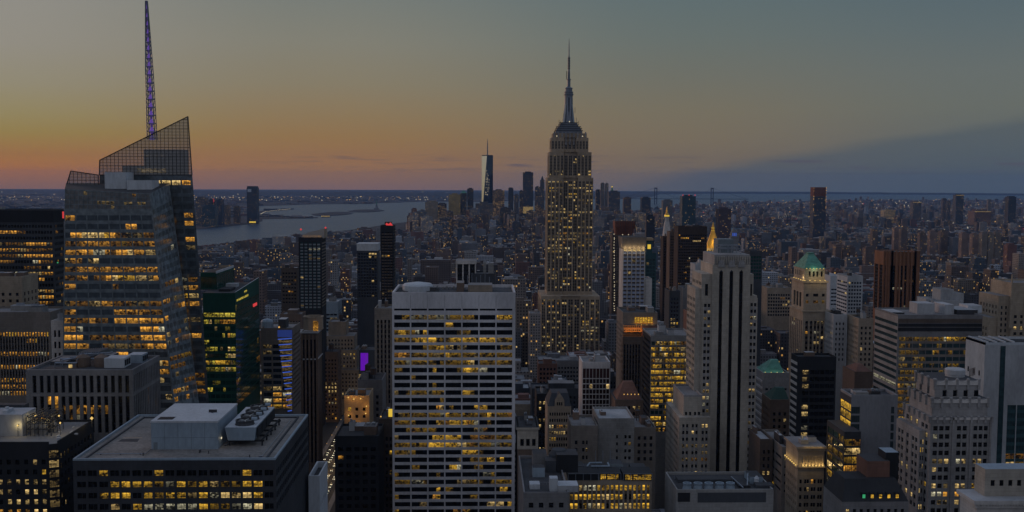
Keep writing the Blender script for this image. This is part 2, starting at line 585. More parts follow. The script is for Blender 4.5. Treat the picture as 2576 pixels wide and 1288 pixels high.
def facade(mb, wins, A, B, Cc, D, mat, f, zvis=0):
    A, B, Cc, D = map(Vector, (A, B, Cc, D))
    nrm = (B - A).cross(D - A).normalized()
    Lw = ((B - A).length + (Cc - D).length) / 2
    H = ((D - A).length + (Cc - B).length) / 2

    def pt(u, v, off=0.0):
        p = A.lerp(B, u).lerp(D.lerp(Cc, u), v)
        return p - nrm * off
    q = lambda u0, u1, v0, v1, m, o=0.0: mb.poly((pt(u0, v0, o), pt(u1, v0, o), pt(u1, v1, o), pt(u0, v1, o)), m)
    # columns
    if f['cols']:
        cols = f['cols']
    else:
        nc = max(1, round((Lw - 2 * f['edge']) / f['bw']))
        e = f['edge'] / Lw
        cw = (1 - 2 * e) / nc
        cols = [(e + (i + (1 - f['ww']) / 2) * cw, e + (i + (1 + f['ww']) / 2) * cw) for i in range(nc)]
    zmin = max(zvis, f['zmin'] or 0)
    zb = min(A.z, B.z)
    zt = max(Cc.z, D.z)
    usable = H - f['top'] - max(0, zmin - zb)
    if f['one']:
        rows = [(max(0.0, (zmin - zb) / H), 1 - f['top'] / H)]
    else:
        nr = min(f['nmax'], int(usable // f['fh']))
        rows = []
        for j in range(nr):
            vt = 1 - f['top'] / H - j * f['fh'] / H
            hh = f['fh'] / H
            rows.append((vt - hh * (f['sill'] + f['wh'] / 2), vt - hh * (f['sill'] - f['wh'] / 2)))
    if not rows:
        q(0, 1, 0, 1, mat)
        return
    vtop, vbot = rows[0][1], rows[-1][0]
    d = f['d']
    q(0, 1, vtop, 1, mat)
    if vbot > 1e-4:
        q(0, 1, 0, vbot, mat)
    us = [0.0] + [x for c in cols for x in c] + [1.0]
    for i in range(0, len(us), 2):
        if us[i + 1] - us[i] > 1e-6:
            q(us[i], us[i + 1], vbot, vtop, mat)
    sp, si = f['sp'] or mat, f['sp_in']
    fb = {}
    for j in range(len(rows)):
        fb[j] = RNG.choice([.25, .5, .9, 1.2, 1.6]) if f['bias'] else 1
    prev, fam = 0, f['fam']
    for i, (u0, u1) in enumerate(cols):
        # side reveals for the whole column
        mb.poly((pt(u0, vbot), pt(u0, vbot, d), pt(u0, vtop, d), pt(u0, vtop)), mat)
        mb.poly((pt(u1, vbot, d), pt(u1, vbot), pt(u1, vtop), pt(u1, vtop, d)), mat)
        mb.poly((pt(u0, vtop), pt(u0, vtop, d), pt(u1, vtop, d), pt(u1, vtop)), mat)
        mb.poly((pt(u0, vbot, d), pt(u0, vbot), pt(u1, vbot), pt(u1, vbot, d)), mat)
    for j, (v0, v1) in enumerate(rows):
        for i, (u0, u1) in enumerate(cols):
            if j + 1 < len(rows):
                w1 = v0
                w0 = rows[j + 1][1]
                q(u0, u1, w0, w1, sp, si)
                if d - si > .05:
                    mb.poly((pt(u0, w1, d), pt(u0, w1, si), pt(u1, w1, si), pt(u1, w1, d)), sp)
                    mb.poly((pt(u0, w0, si), pt(u0, w0, d), pt(u1, w0, d), pt(u1, w0, si)), sp)
            pr = f['litf'](i, j, len(cols), len(rows)) if f['litf'] else f['lit']
            pr *= fb[j]
            ns = f['split']
            for k_ in range(ns):
              a0, a1 = u0 + (u1 - u0) * k_ / ns, u0 + (u1 - u0) * (k_ + 1) / ns
              if RNG.random() < f['run']:
                stt = prev if RNG.random() < min(1, pr * 2 + .3) else 0
              else:
                stt = 0
                if RNG.random() < pr:
                    x = RNG.random()
                    w = f['wt']
                    stt = 1 if x < w[0] else 2 if x < w[0] + w[1] else 3
              if prev == 0 or RNG.random() < .5:
                fam = f['fam'] if RNG.random() < .66 else RNG.choice('ywwoc')
              prev = stt
              m = f['dark'] if stt == 0 else 'lit_%s%d' % (fam, stt)
              pts = (pt(a0, v0, d), pt(a1, v0, d), pt(a1, v1, d), pt(a0, v1, d))
              wins.append((pts, m, f['mul'], nrm, f['name']))


def win_faces(mb, pts, m, mul, nrm, light=False):
    w = (pts[1] - pts[0]).length
    h = (pts[3] - pts[0]).length
    r1, r2 = RNG.randint(0, 400), RNG.randint(0, 400)
    mb.poly(pts, m, [(r1, 2 * r2), (r1 + w, 2 * r2), (r1 + w, 2 * r2 + 1), (r1, 2 * r2 + 1)])
    if light:
        return
    off = nrm * .05
    for k in range(mul[0]):
        a = (k + 1) / (mul[0] + 1)
        t = .06 / max(w, .1)
        p = lambda u, v: pts[0].lerp(pts[1], u).lerp(pts[3].lerp(pts[2], u), v) + off
        mb.poly((p(a - t, 0), p(a + t, 0), p(a + t, 1), p(a - t, 1)), 'dark_metal')
    for k in range(mul[1]):
        a = (k + 1) / (mul[1] + 1)
        t = .06 / max(h, .1)
        p = lambda u, v: pts[0].lerp(pts[1], u).lerp(pts[3].lerp(pts[2], u), v) + off * 1.5
        mb.poly((p(0, a - t), p(1, a - t), p(1, a + t), p(0, a + t)), 'dark_metal')


def add_windows(root, wins, cap=100, minpx=3.0):
    """the windows that show largest as parts of their own (at most 100), the rest as one part"""
    rec = []
    for wdw in wins:
        a = [proj(p) for p in wdw[0]]
        ar = abs((a[2][0] - a[0][0]) * (a[3][1] - a[1][1]) - (a[2][1] - a[0][1]) * (a[3][0] - a[1][0])) / 2
        cx, cy = (a[0][0] + a[2][0]) / 2, (a[0][1] + a[2][1]) / 2
        inside = -20 < cx < 2596 and -20 < cy < 1300
        rec.append((ar if inside else 0, wdw))
    rec.sort(key=lambda r: -r[0])
    rest = MB()
    n = 0
    for ar, (pts, m, mul, nrm, nm) in rec:
        if n < cap and ar > minpx * 6:
            mb = MB()
            win_faces(mb, pts, m, mul, nrm)
            c = (pts[0] + pts[2]) / 2
            mb.build(nm, root, c)
            n += 1
        else:
            win_faces(rest, pts, m, mul, nrm, ar < 40)
    if rest.f:
        o = rest.build('window', root)
        if o:
            o['kind'] = 'stuff'


HERO = []       # name, short, footprint, frame rect, depth, visible bottom row
VPX = 1209


class T:
    def __init__(s, name, label, xl, xr, yt, Y, D, yb=1288, cat='building', short=None, group=None):
        s.xl, s.xr, s.yt, s.Y, s.D = xl, xr, yt, Y, D
        ym = yt
        s.X0, s.X1 = P(xl, ym, Y).x, P(xr, ym, Y).x
        s.Z = P((xl + xr) / 2, yt, Y).z
        s.zb = max(0, P((xl + xr) / 2, min(yb + 14, 1310), Y).z)
        s.root = empty(name, ((s.X0 + s.X1) / 2, Y + D / 2, 0), label, cat, group)
        s.mb = {}
        s.wins = []
        HERO.append(dict(name=name, short=short, fp=(s.X0, s.X1, Y, Y + D), rect=(xl, xr, yt, yb), Y=Y, yb=yb, root=s.root))

    def part(s, n):
        return s.mb.setdefault(n, MB())

    def z(s, y, Y=None, x=None):
        return P((s.xl + s.xr) / 2 if x is None else x, y, Y or s.Y).z

    def x(s, x, Y=None, y=None):
        return P(x, s.yt if y is None else y, Y or s.Y).x

    def tower(s, x0, x1, y0, y1, z0, z1, mat, front=None, side=None, roof='roof_dark', part='wall', left=None, right=None):
        mb = s.part(part)
        mid = (x0 + x1) / 2
        la = side if (side and x0 > 0) else None
        ra = side if (side and x1 < 0) else None
        la, ra = left or la, right or ra
        for f, q in ((front, ((x0, y0), (x1, y0))), (ra, ((x1, y0), (x1, y1))), (None, ((x1, y1), (x0, y1))), (la, ((x0, y1), (x0, y0)))):
            (ax, ay), (bx, by) = q
            A, B, Cc, D = (ax, ay, z0), (bx, by, z0), (bx, by, z1), (ax, ay, z1)
            if f:
                facade(mb, s.wins, A, B, Cc, D, f.get('mat', mat), f, s.zb)
            else:
                mb.poly((A, B, Cc, D), mat)
        mb.poly(((x0, y0, z1), (x1, y0, z1), (x1, y1, z1), (x0, y1, z1)), roof)

    def main(s, mat, front=None, side=None, roof='roof_dark', par=1.2, pmat=None):
        s.tower(s.X0, s.X1, s.Y, s.Y + s.D, 0, s.Z, mat, front, side, roof)
        if par:
            s.parapet(s.X0, s.X1, s.Y, s.Y + s.D, s.Z, par, pmat or mat)
        return s

    def parapet(s, x0, x1, y0, y1, z, h, mat, t=.6, part='parapet'):
        p = s.part(part)
        p.box(x0, x1, y0, y0 + t, z, z + h, mat)
        p.box(x0, x1, y1 - t, y1, z, z + h, mat)
        p.box(x0, x0 + t, y0 + t, y1 - t, z, z + h, mat)
        p.box(x1 - t, x1, y0 + t, y1 - t, z, z + h, mat)

    def box(s, part, x0, x1, y0, y1, z0, z1, mat, top=None):
        s.part(part).box(x0, x1, y0, y1, z0, z1, mat, top)

    def clutter(s, seed, n=3, tanks=0, zone=None, z=None, mats=('concrete', 'roof_pale', 'brown_brick', 'dark_metal'), hmax=6):
        """roof plant: bulkheads, air units, ducts and wooden water tanks, each its own part"""
        r = random.Random(seed)
        x0, x1, y0, y1 = zone or (s.X0, s.X1, s.Y, s.Y + s.D)
        z = s.Z if z is None else z
        w, d = x1 - x0, y1 - y0
        used = []
        for k in range(n + tanks):
            for tr in range(20):
                bw, bd = r.uniform(.12, .32) * w, r.uniform(.15, .35) * d
                if k >= n:
                    bw = bd = min(5.0, w * .25)
                ax, ay = r.uniform(x0 + 1, x1 - 1 - bw), r.uniform(y0 + 1.2, y1 - 1 - bd)
                if all(ax + bw < u[0] or ax > u[1] or ay + bd < u[2] or ay > u[3] for u in used):
                    break
            else:
                continue
            used.append((ax, ax + bw, ay, ay + bd))
            if k < n:
                mb = MB()
                h = r.uniform(2, hmax)
                m = r.choice(mats)
                mb.box(ax, ax + bw, ay, ay + bd, z, z + h, m, r.choice(['roof_dark', 'roof_grey', 'roof_pale']))
                for q in range(r.randint(0, 2)):
                    mb.box(ax + bw * (.15 + .45 * q), ax + bw * (.4 + .45 * q), ay + bd * .3, ay + bd * .6, z + h, z + h + r.uniform(.6, 1.6), 'bright_metal')
                mb.build('bulkhead' if h > 3 else 'air_unit', s.root)
            else:
                tank(s.root, ax + bw / 2, ay + bd / 2, z, bw / 2)

    def done(s, cap=100, minpx=3.0):
        for n, mb in s.mb.items():
            mb.build(n, s.root)
        add_windows(s.root, s.wins, cap, minpx)
        return s.root


def tank(root, x, y, z, r, h=None):
    h = h or r * 2
    t = MB()
    t.lathe(x, y, [(r * .95, z + 3), (r, z + 3.2), (r * .96, z + 3 + h)], 'wood_tank', 12, cap=True)
    t.lathe(x, y, [(r * 1.06, z + 3 + h), (.05, z + 3 + h + r * .7)], 'roof_dark', 12, cap=False)
    o = t.build('water_tank', root)
    l = MB()
    for a in range(4):
        l.bar((x + r * .7 * math.cos(a * math.pi / 2 + .78), y + r * .7 * math.sin(a * math.pi / 2 + .78), z),
              (x + r * .7 * math.cos(a * math.pi / 2 + .78), y + r * .7 * math.sin(a * math.pi / 2 + .78), z + 3), .18, 'dark_metal', 4)
    l.build('tank_stand', o)


# ================================================================== the setting
def sheet(name, pts, z, mat, label=None):
    mb = MB()
    mb.poly([(x, y, z) for x, y in pts], mat)
    return tag(mb.build(name), label, None, None, 'structure')


surf('land', (.05, .05, .052), .95, .4, .004)
surf('far_land', (.035, .037, .04), .95, .4, .002)


def water_mat():
    m, t, b = new_mat('water')
    g = N(t, 'ShaderNodeNewGeometry')
    mp = N(t, 'ShaderNodeMapping')
    mp.inputs['Scale'].default_value = (.35, 1, 1)
    t.links.new(g.outputs['Position'], mp.inputs[0])
    n1 = N(t, 'ShaderNodeTexNoise', i_Scale=.004, i_Detail=8.0, i_Roughness=.7)
    t.links.new(mp.outputs[0], n1.inputs[0])
    bp = N(t, 'ShaderNodeBump', i_Strength=.8, i_Distance=25.0)
    t.links.new(n1.outputs[0], bp.inputs['Height'])
    t.links.new(bp.outputs[0], b.inputs['Normal'])
    b.inputs['Base Color'].default_value = (.04, .075, .12, 1)
    b.inputs['Roughness'].default_value = .35
    b.inputs['IOR'].default_value = 1.33


water_mat()


def G(x, y):    # ground point of a frame position
    d = RM @ Vector(((x - CX) / FPX, -(y - CY) / FPX, -1))
    p = EYE + d * (-EYE.z / d.z)
    return (p.x, p.y)


disc = [(35000 * math.sin(a * math.pi / 48), 35000 * math.cos(a * math.pi / 48)) for a in range(96)]
sheet('harbor_water', list(reversed(disc)), 0.0, 'water')
# Manhattan: its western shore runs away down the frame's left, its tip hides behind downtown
WEST = [(-1750, -600), (-1700, 1500), (-1300, 3000), (-1060, 4000), (-900, 4900), (-700, 5700), (-520, 6700), (-330, 7300), (0, 7600)]
EAST = [(500, 7300), (760, 6300), (1500, 5300), (2600, 4600), (2750, 3000), (1900, 1500), (1700, -600)]
sheet('ground', list(reversed(WEST)) + [(x, y) for x, y in reversed(EAST)], 1.5, 'land')
BK = [(900, 7900), (1000, 6900), (1700, 5800), (3000, 5000), (3250, 3200), (2500, 1500), (9000, 1200), (16000, 4000), (21000, 17000), (9000, 17500), (5600, 16500), (3100, 13500), (1800, 10500)]
sheet('brooklyn_ground', BK, 2.0, 'land')
NJ = [(-9000, 2500), (-3300, 2500), (-2600, 4200), (-1750, 5600)] + [G(500, 577), G(560, 571), G(600, 567), G(640, 563), G(660, 557), G(660, 552), G(690, 551), G(760, 550), G(800, 549),
      G(800, 546.5), G(740, 545.5), G(672, 545), G(655, 541), G(668, 534), G(700, 530), G(735, 527.5), G(735, 526), G(690, 527), G(655, 531), G(640, 536), G(622, 534), G(640, 519),
      G(800, 514), G(930, 513.5), G(960, 511), G(1060, 507.5), G(1200, 508), G(1330, 505), G(1500, 501), G(1580, 499), G(1640, 495), G(1660, 489)] + [(9000, 31000), (0, 34000), (-16000, 30000), (-24000, 18000)]
sheet('jersey_ground', NJ, 1.8, 'far_land')


def ridge(name, pts, h0, seed, depth=2500):
    r = random.Random(seed)
    mb = MB()
    prev = None
    n = 60
    for k in range(n + 1):
        t = k / n * (len(pts) - 1)
        i = min(int(t), len(pts) - 2)
        f = t - i
        x = pts[i][0] + (pts[i + 1][0] - pts[i][0]) * f
        y = pts[i][1] + (pts[i + 1][1] - pts[i][1]) * f
        h = (pts[i][2] + (pts[i + 1][2] - pts[i][2]) * f) * h0 * r.uniform(.88, 1.08)
        cur = [(x, y, 0), (x, y + depth * .4, h * .75), (x, y + depth * .8, h), (x, y + depth * 1.8, 0)]
        if prev:
            for a in range(3):
                mb.poly((prev[a], cur[a], cur[a + 1], prev[a + 1]), 'far_land')
        prev = cur
    return tag(mb.build(name), kind='structure')


ridge('hills', [(-13000, 22000, .5), (-8000, 21000, .6), (-3500, 19500, .8), (-800, 17500, 1.0), (1200, 17000, 1.0), (2200, 17500, .25)], 74, 3)
ridge('hills', [(1800, 24500, .1), (4500, 26500, .8), (9000, 27000, .9), (15000, 25000, .8)], 48, 4)
for nm, cx, cy, w, d in (('island', 838, 538, 100, 5), ('island', 922, 530.5, 92, 3.5)):
    a, b = G(cx - w / 2, cy), G(cx + w / 2, cy)
    c0, c1 = G(cx, cy + d), G(cx, cy - d)
    mb = MB()
    ring = [((a[0] + b[0]) / 2 + (b[0] - a[0]) / 2 * math.cos(k * math.pi / 14) * random.Random(k).uniform(.8, 1), a[1] + (c1[1] - c0[1]) / 2 * math.sin(k * math.pi / 14), 3) for k in range(28)]
    mb.poly(ring, 'far_land')
    for k in range(28):
        p, q = ring[k], ring[(k + 1) % 28]
        mb.poly(((p[0], p[1], 0), (q[0], q[1], 0), q, p), 'far_land')
    tag(mb.build(nm), kind='structure')


# ================================================================== far towers
def far(name, label, xl, xr, yt, Y, tint, lit, D=None, yb=570, roofcol=(.12, .12, .13), top=None, short=None, cat='tower', group=None, us=1.0, z0=0):
    D = D or max(18, (xr - xl) / FPX * Y * .9)
    t = T(name, label, xl, xr, yt, Y, D, yb, cat, short, group)
    mb = t.part('wall')
    mb.box(t.X0, t.X1, Y, Y + D, z0, t.Z, 'city_wall', 'city_roof', col=(*tint, lit), tcol=(*roofcol, 0), uo=RNG.randint(0, 500), us=us)
    w = t.X1 - t.X0
    k = RNG.uniform(.12, .28)
    t.part('roof_plant').box(t.X0 + w * k, t.X1 - w * k, Y + D * .2, Y + D * .8, t.Z, t.Z + max(4, w * .09), 'city_roof', col=(*[c * .8 for c in tint], 0))
    if top:
        top(t)
    t.done()
    return t


def beacon(t, x, y, z, r, mat='lamp_red', name='warning_light'):
    t.part(name).lathe(x, y, [(.01, z - r), (r, z), (.01, z + r)], mat, 6, cap=False)


def mast(t, x, y, z0, z1, r, mat='dark_metal', name='antenna'):
    t.part(name).bar((x, y, z0), (x, y, z1), r, mat, 6, r * .35)


# one tall tapering glass tower downtown: square base, square top turned by 45 degrees
t = T('tapered_glass_skyscraper', 'tallest downtown glass tower with pale shining triangular face and needle mast', 1212.5, 1240, 392, 5860, 62, 540, 'skyscraper', 'the tapered downtown skyscraper')
cx, cy, h, a = (t.X0 + t.X1) / 2, t.Y + 31, t.Z, 31.0
surf('sky_reflection_glass', (.95, .93, .90), .12, .03, metal=1.0, fine=.01)  # same tower glass, made pale mirror to carry the western sky's glow
glass('tower_glass', (.02, .028, .045), .1, .9)
B0 = [(cx - a, cy - a, 50), (cx + a, cy - a, 50), (cx + a, cy + a, 50), (cx - a, cy + a, 50)]
tp = a * 1.02
T0 = [(cx - a * .1, cy - tp, h), (cx + tp, cy - a * .1, h), (cx + a * .1, cy + tp, h), (cx - tp, cy + a * .1, h)]
for k in range(4):
    b0, b1, u = B0[k], B0[(k + 1) % 4], T0[k]
    n = T0[(k + 1) % 4]
    t.part('glass_wall').poly((b0, b1, u), 'tower_glass')
    t.part('bright_face' if k == 3 else 'glass_wall').poly((b1, n, u), 'sky_reflection_glass' if k == 3 else 'tower_glass')
t.part('roof').poly(T0, 'roof_grey')
t.part('base').box(cx - a, cx + a, cy - a, cy + a, 0, 50, 'slate')
t.part('parapet').lathe(cx, cy, [(tp * .98, h), (tp * .98, h + 5)], 'dark_metal', 4, math.pi / 2 - .1)
zt = P(1226, 349, 5890).z
t.part('mast').lathe(cx, cy, [(9, h), (9, h + 5), (3.2, h + 7), (3.0, h + 40), (2.0, h + 80), (.6, zt)], 'mast_metal', 8)
for z in (h + 25, h + 45, h + 65):
    t.part('mast').lathe(cx, cy, [(4.6, z), (4.6, z + 3)], 'mast_metal', 8)
for k in range(26):
    zz = RNG.uniform(h * .45, h * .8)
    f = (zz - 50) / (h - 50)
    xx = cx + RNG.uniform(-.8, .8) * a * (1 - f)
    t.part('lit_office').box(xx, xx + 2.2, cy - a - f - .8, cy - a - f - .2, zz, zz + 3, 'lamp_white')
t.mb.pop('lit_office').build('lit_office', t.root)['kind'] = 'stuff'
t.done()

BEI, GOLD, DRK, BRN, TEAL, GRY, RED = (.30, .25, .19), (.42, .31, .13), (.05, .055, .07), (.13, .10, .09), (.03, .07, .09), (.17, .17, .18), (.19, .10, .08)
for a in (
    ('office_tower', 'beige windowless downtown block with dark stepped neighbour by the river', 1069.5, 1101, 508, 5300, BEI, .02),
    ('office_tower', 'dark downtown block with lit roof edge right beside the beige windowless block', 1101, 1123, 512, 5330, DRK, .15),
    ('apartment_tower', 'slim reddish waterside tower, first downtown tower beside the river', 1035, 1048, 525, 5200, RED, .05),
    ('apartment_tower', 'short reddish waterside tower at the very left end of downtown', 1024, 1034, 543, 5150, RED, .08),
    ('office_tower', 'grey waterside tower between reddish tower and beige windowless block', 1055, 1069, 529, 5380, GRY, .05),
    ('office_tower', 'broad golden downtown tower with flat top left of tapered skyscraper', 1128.5, 1158, 489, 5450, GOLD, .04),
    ('office_tower', 'dark green-topped tower attached behind the golden downtown tower', 1158, 1174, 486, 5480, DRK, .06),
    ('apartment_tower', 'narrow dark tower just right of the golden downtown tower', 1175.5, 1191, 474.5, 5500, DRK, .05),
    ('office_tower', 'brown lit office block at the foot of the tapered skyscraper', 1239.5, 1269, 478.7, 5700, BRN, .2),
    ('office_tower', 'grey block hiding the foot of the tapered skyscraper', 1196, 1239, 512, 5300, (.12, .115, .12), .06),
    ('apartment_tower', 'narrow dark tower alone between tapered skyscraper and dark glass slab', 1279, 1291.5, 473.5, 5600, DRK, .04),
    ('apartment_tower', 'pale grey low tower beside narrow dark tower downtown', 1293, 1305, 490, 5900, GRY, .04),
    ('office_tower', 'small dark tower touching left side of dark glass slab downtown', 1307, 1316, 480, 5700, DRK, .1),
    ('office_tower', 'dark glass downtown slab with bright golden lobby floors', 1316, 1341.5, 433.6, 5800, (.05, .06, .085), .03),
    ('office_tower', 'blue-grey stepped tower close to left edge of art deco spire tower', 1346, 1359, 470, 5900, (.09, .10, .12), .08),
    ('office_tower', 'old stone pinnacle tower close to left edge of art deco spire tower', 1359, 1370, 453, 6000, (.11, .11, .12), .04),
    ('office_tower', 'left one of two joined pale slabs right of art deco spire tower', 1511.5, 1521, 461, 6000, (.20, .18, .17), .02),
    ('office_tower', 'right one of two joined pale slabs right of art deco spire tower', 1522.5, 1531, 461.5, 6010, (.24, .215, .20), .02),
    ('office_tower', 'low dark tower touching left of the two joined pale slabs', 1499, 1511, 478, 6050, DRK, .08),
    ('office_tower', 'broad dark stepped tower with golden roof beacon right of the pale slabs', 1531.5, 1560, 482, 5900, (.08, .09, .11), .06),
    ('office_tower', 'dark reddish tower beyond the beacon tower downtown', 1569, 1588, 497, 5700, (.09, .065, .07), .05),
    ('office_tower', 'blunt navy tower against the pale bay water', 1614, 1637, 497, 5600, (.04, .05, .07), .04),
    ('municipal_tower', 'grey tower with broken top behind the gold lantern clock tower', 1668, 1692, 504, 4700, (.16, .155, .16), .02),
    ('apartment_tower', 'teal glass tower with red roof lights above black lit slab', 1716.5, 1750.5, 493.5, 4000, TEAL, .03),
    ('apartment_tower', 'dark maroon block beyond the golden pyramid', 1807, 1840, 525, 3900, (.085, .05, .05), .03),
    ('apartment_tower', 'black slim tower beside teal striped block beyond construction tower', 1626, 1647, 544, 3200, (.02, .02, .025), .02),
):
    n_, l_, xl, xr, yt, Y, c, lit = a
    t = far(n_, l_, xl, xr, yt, Y, c, lit, yb=560 if Y > 4500 else 600)
    cx, cy, zz = (t.X0 + t.X1) / 2, t.Y + t.D / 2, t.Z
    w = t.X1 - t.X0
    if 'golden roof beacon' in l_:
        t2 = MB(); t2.lathe(cx - 10, cy, [(9, zz), (5, zz + 14), (4, zz + 22), (.3, zz + 36)], 'copper_green', 8); t2.build('roof_spire', t.root)
        b2 = MB(); b2.lathe(cx - 10, cy, [(.1, zz + 22), (5, zz + 26), (.1, zz + 33)], 'lamp_yellow', 6); b2.build('roof_beacon', t.root)
    if 'pinnacle' in l_:
        t2 = MB(); t2.frustum(t.X0 + 4, t.X1 - 4, t.Y + 4, t.Y + t.D - 4, zz, cx - 2, cx + 2, cy - 2, cy + 2, zz + 22, 'slate'); t2.build('roof_spire', t.root)
    if 'lobby' in l_:
        b2 = MB(); b2.box(t.X0 - 1, t.X1 + 1, t.Y - 3, t.Y - .5, t.z(537), t.z(520), 'lit_w2'); b2.build('lit_lobby', t.root)
    if 'red roof lights' in l_:
        b2 = MB()
        for q in (.05, .5, .95):
            b2.lathe(t.X0 + w * q, t.Y + 2, [(.1, zz + 1), (2.2, zz + 4), (.1, zz + 7)], 'lamp_red', 6)
        b2.build('warning_light', t.root)
    if 'green-topped' in l_:
        b2 = MB(); b2.frustum(t.X0, t.X1, t.Y, t.Y + t.D, zz, cx - 3, cx + 3, cy - 3, cy + 3, zz + 14, 'copper_green'); b2.build('roof_crown', t.root)
# Jersey side
t = far('office_tower', 'lone tall dark tower with rounded shoulders across the river', 620.5, 646.5, 474, 6500, (.055, .06, .075), .02, yb=560, short='the lone tower across the river')
b = t.part('shoulder'); b.frustum(t.X0, t.X1, t.Y, t.Y + t.D, t.Z + 0.0, t.X0 + 3, t.X1 - 6, t.Y + 4, t.Y + t.D - 4, t.Z + 14, 'slate'); b.build('shoulder', t.root)
b = MB(); b.box(t.X0 + 5, t.X0 + 28, t.Y - .6, t.Y - .2, t.Z - 22, t.Z - 4, 'steel_white'); b.build('roof_sign', t.root)
b = MB(); b.box(t.X0 + 14, t.X1 - 10, t.Y - 3, t.Y - .5, 6, 14, 'lamp_yellow'); b.build('lit_lobby', t.root)
for l_, xl, xr, yt, Y, c, lit in (
    ('broad grey-brown riverside block beside faceted glass tower edge', 491, 518, 497, 6200, (.11, .105, .11), .08), ('teal riverside slab in front of red-lit tower', 508, 541, 518, 6000, (.04, .065, .08), .05),
    ('riverside tower with red roof lights across the river', 523, 541, 502, 6300, (.07, .075, .09), .04), ('narrow navy riverside tower right of red-lit tower', 545, 560, 502, 6250, (.04, .05, .075), .03),
    ('low grey riverside block right of narrow navy tower', 562, 577, 518, 6400, (.12, .11, .11), .1), ('low dark riverside block left of the lone tall tower', 587, 602, 519, 6450, (.07, .07, .08), .08)):
    t = far('apartment_tower', l_, xl, xr, yt, Y, c, lit, yb=567)
    if 'red roof' in l_:
        b2 = MB()
        for q in (0, 8, 16):
            b2.lathe(t.X1 - 8, t.Y - 2, [(.1, t.Z - q), (3, t.Z + 3 - q), (.1, t.Z + 6 - q)], 'lamp_red', 6)
        b2.build('warning_light', t.root)
# Brooklyn side
t = far('unfinished_tower', 'tall narrow unfinished tower with rust red upper floors over the far city', 2047, 2078, 494, 4300, (.045, .055, .08), .03, yb=566, short='the unfinished rust-topped tower')
zt = t.z(471)
b = MB(); b.box(t.X0, t.X1, t.Y, t.Y + t.D, t.Z, zt, 'rust')
for k in range(6):
    b.box(t.X0 - .6, t.X1 + .6, t.Y - .6, t.Y, t.Z + k * 6 + 4, t.Z + k * 6 + 5, 'dark_metal')
b.build('bare_floors', t.root)
b = MB()
for k in range(26):
    z = RNG.uniform(t.Z - 60, zt); s = RNG.choice([0, 1])
    xx = (t.X0, t.X1)[s]
    b.box(xx - .9, xx + .9, t.Y - 1.6, t.Y - .4, z, z + 1.6, 'lamp_amber')
b.build('site_light', t.root)
for l_, xl, xr, yt, Y, c, lit in (
    ('teal tower with lit top floor in the far right city', 2405.5, 2425, 490, 6500, (.05, .07, .10), .04), ('dark navy tower at far right edge of the skyline', 2537.5, 2557, 495, 6000, (.035, .045, .06), .02),
    ('thin pale tower between teal and navy towers far right', 2486, 2494.5, 503, 6800, (.2, .18, .18), .02), ('far block with golden roof strip right of brown ribbed tower top', 2297, 2318, 508, 7000, (.1, .1, .11), .05),
    ('pale far block with floodlit front above brown ribbed tower', 2225, 2253, 529, 6600, (.3, .25, .17), .3), ('rust brick tower near right edge of far city', 2535, 2558, 616, 2900, (.20, .09, .075), .04),
    ('thin tower with red light left of the teal far tower', 2372, 2382, 500, 7200, (.09, .08, .09), .03), ('thin dark tower paired with red-lit thin tower', 2384, 2392, 506, 6900, (.07, .07, .08), .03),
    ('pale far tower right of unfinished rust-topped tower', 2160, 2172, 531, 6000, (.16, .15, .15), .03), ('broad red brick far block above golden roof strip block', 2452, 2493, 531, 6300, (.17, .10, .09), .05)):
    t = far('apartment_tower', l_, xl, xr, yt, Y, c, lit, yb=560)
    if 'lit top' in l_ or 'golden roof' in l_ :
        b2 = MB(); b2.box(t.X0, t.X1, t.Y - 2.5, t.Y - .5, t.Z - 5, t.Z - 1, 'lit_w2'); b2.build('lit_floor', t.root)
ORD = ('first', 'second', 'third', 'fourth', 'fifth', 'sixth')
for where, row in (('in the row near far right edge', ((2420, 17, 587, 3200, 1), (2447, 16, 589, 3250, 1), (2471, 14, 586, 3150, 0), (2487, 14, 587, 3150, 0), (2503, 16, 586, 3160, 0))),
                   ('in the row beyond the green pyramid roof', ((2102, 15, 620, 2700, 2), (2120, 16, 622, 2710, 2), (2138, 14, 621, 2720, 2), (2178, 21, 624, 2600, 2))),
                   ('in the row just above the brown ribbed tower', ((2195, 14, 578, 3700, 2), (2250, 16, 574, 3700, 1), (2268, 15, 577, 3650, 2), (2315, 15, 585, 3500, 2), (2340, 17, 583, 3520, 1), (2367, 18, 581, 3600, 2)))):
    for i, (x, w, y, Y, k) in enumerate(row):
        far('housing_slab', '%s housing slab, %s from left %s' % (('tan', 'pinkish', 'brown')[k], ORD[i], where), x, x + w, y, Y, ((.24, .20, .17), (.27, .19, .165), (.16, .115, .10))[k], .03, yb=640, D=22,
            cat='housing slab', group='housing slabs in the far east city')
# suspension bridge at the harbour mouth
t = T('suspension_bridge', 'faint distant suspension bridge with two tall towers over harbour mouth', 1650, 1792, 472, 12900, 20, 492, 'bridge')
for X in (t.X0, t.X1):
    b = MB()
    for o in (-13, 13):
        b.box(X + o - 5, X + o + 5, t.Y, t.Y + 10, 0, t.Z, 'slate')
    b.box(X - 8, X + 8, t.Y + 1, t.Y + 9, t.Z - 16, t.Z - 2, 'slate')
    b.box(X - 8, X + 8, t.Y + 1, t.Y + 9, 70, 80, 'slate')
    b.build('bridge_tower', t.root)
b = MB(); b.box(t.X0 - 450, t.X1 + 450, t.Y + 2, t.Y + 8, 66, 72, 'slate', bottom=True); b.build('deck', t.root)
b = MB()
cxm = (t.X0 + t.X1) / 2; hw = (t.X1 - t.X0) / 2
pts = [(t.X0 - 420, 74)] + [(cxm + hw * (k / 8 - 1), 80 + (t.Z - 84) * (k / 8 - 1) ** 2) for k in range(17)] + [(t.X1 + 420, 74)]
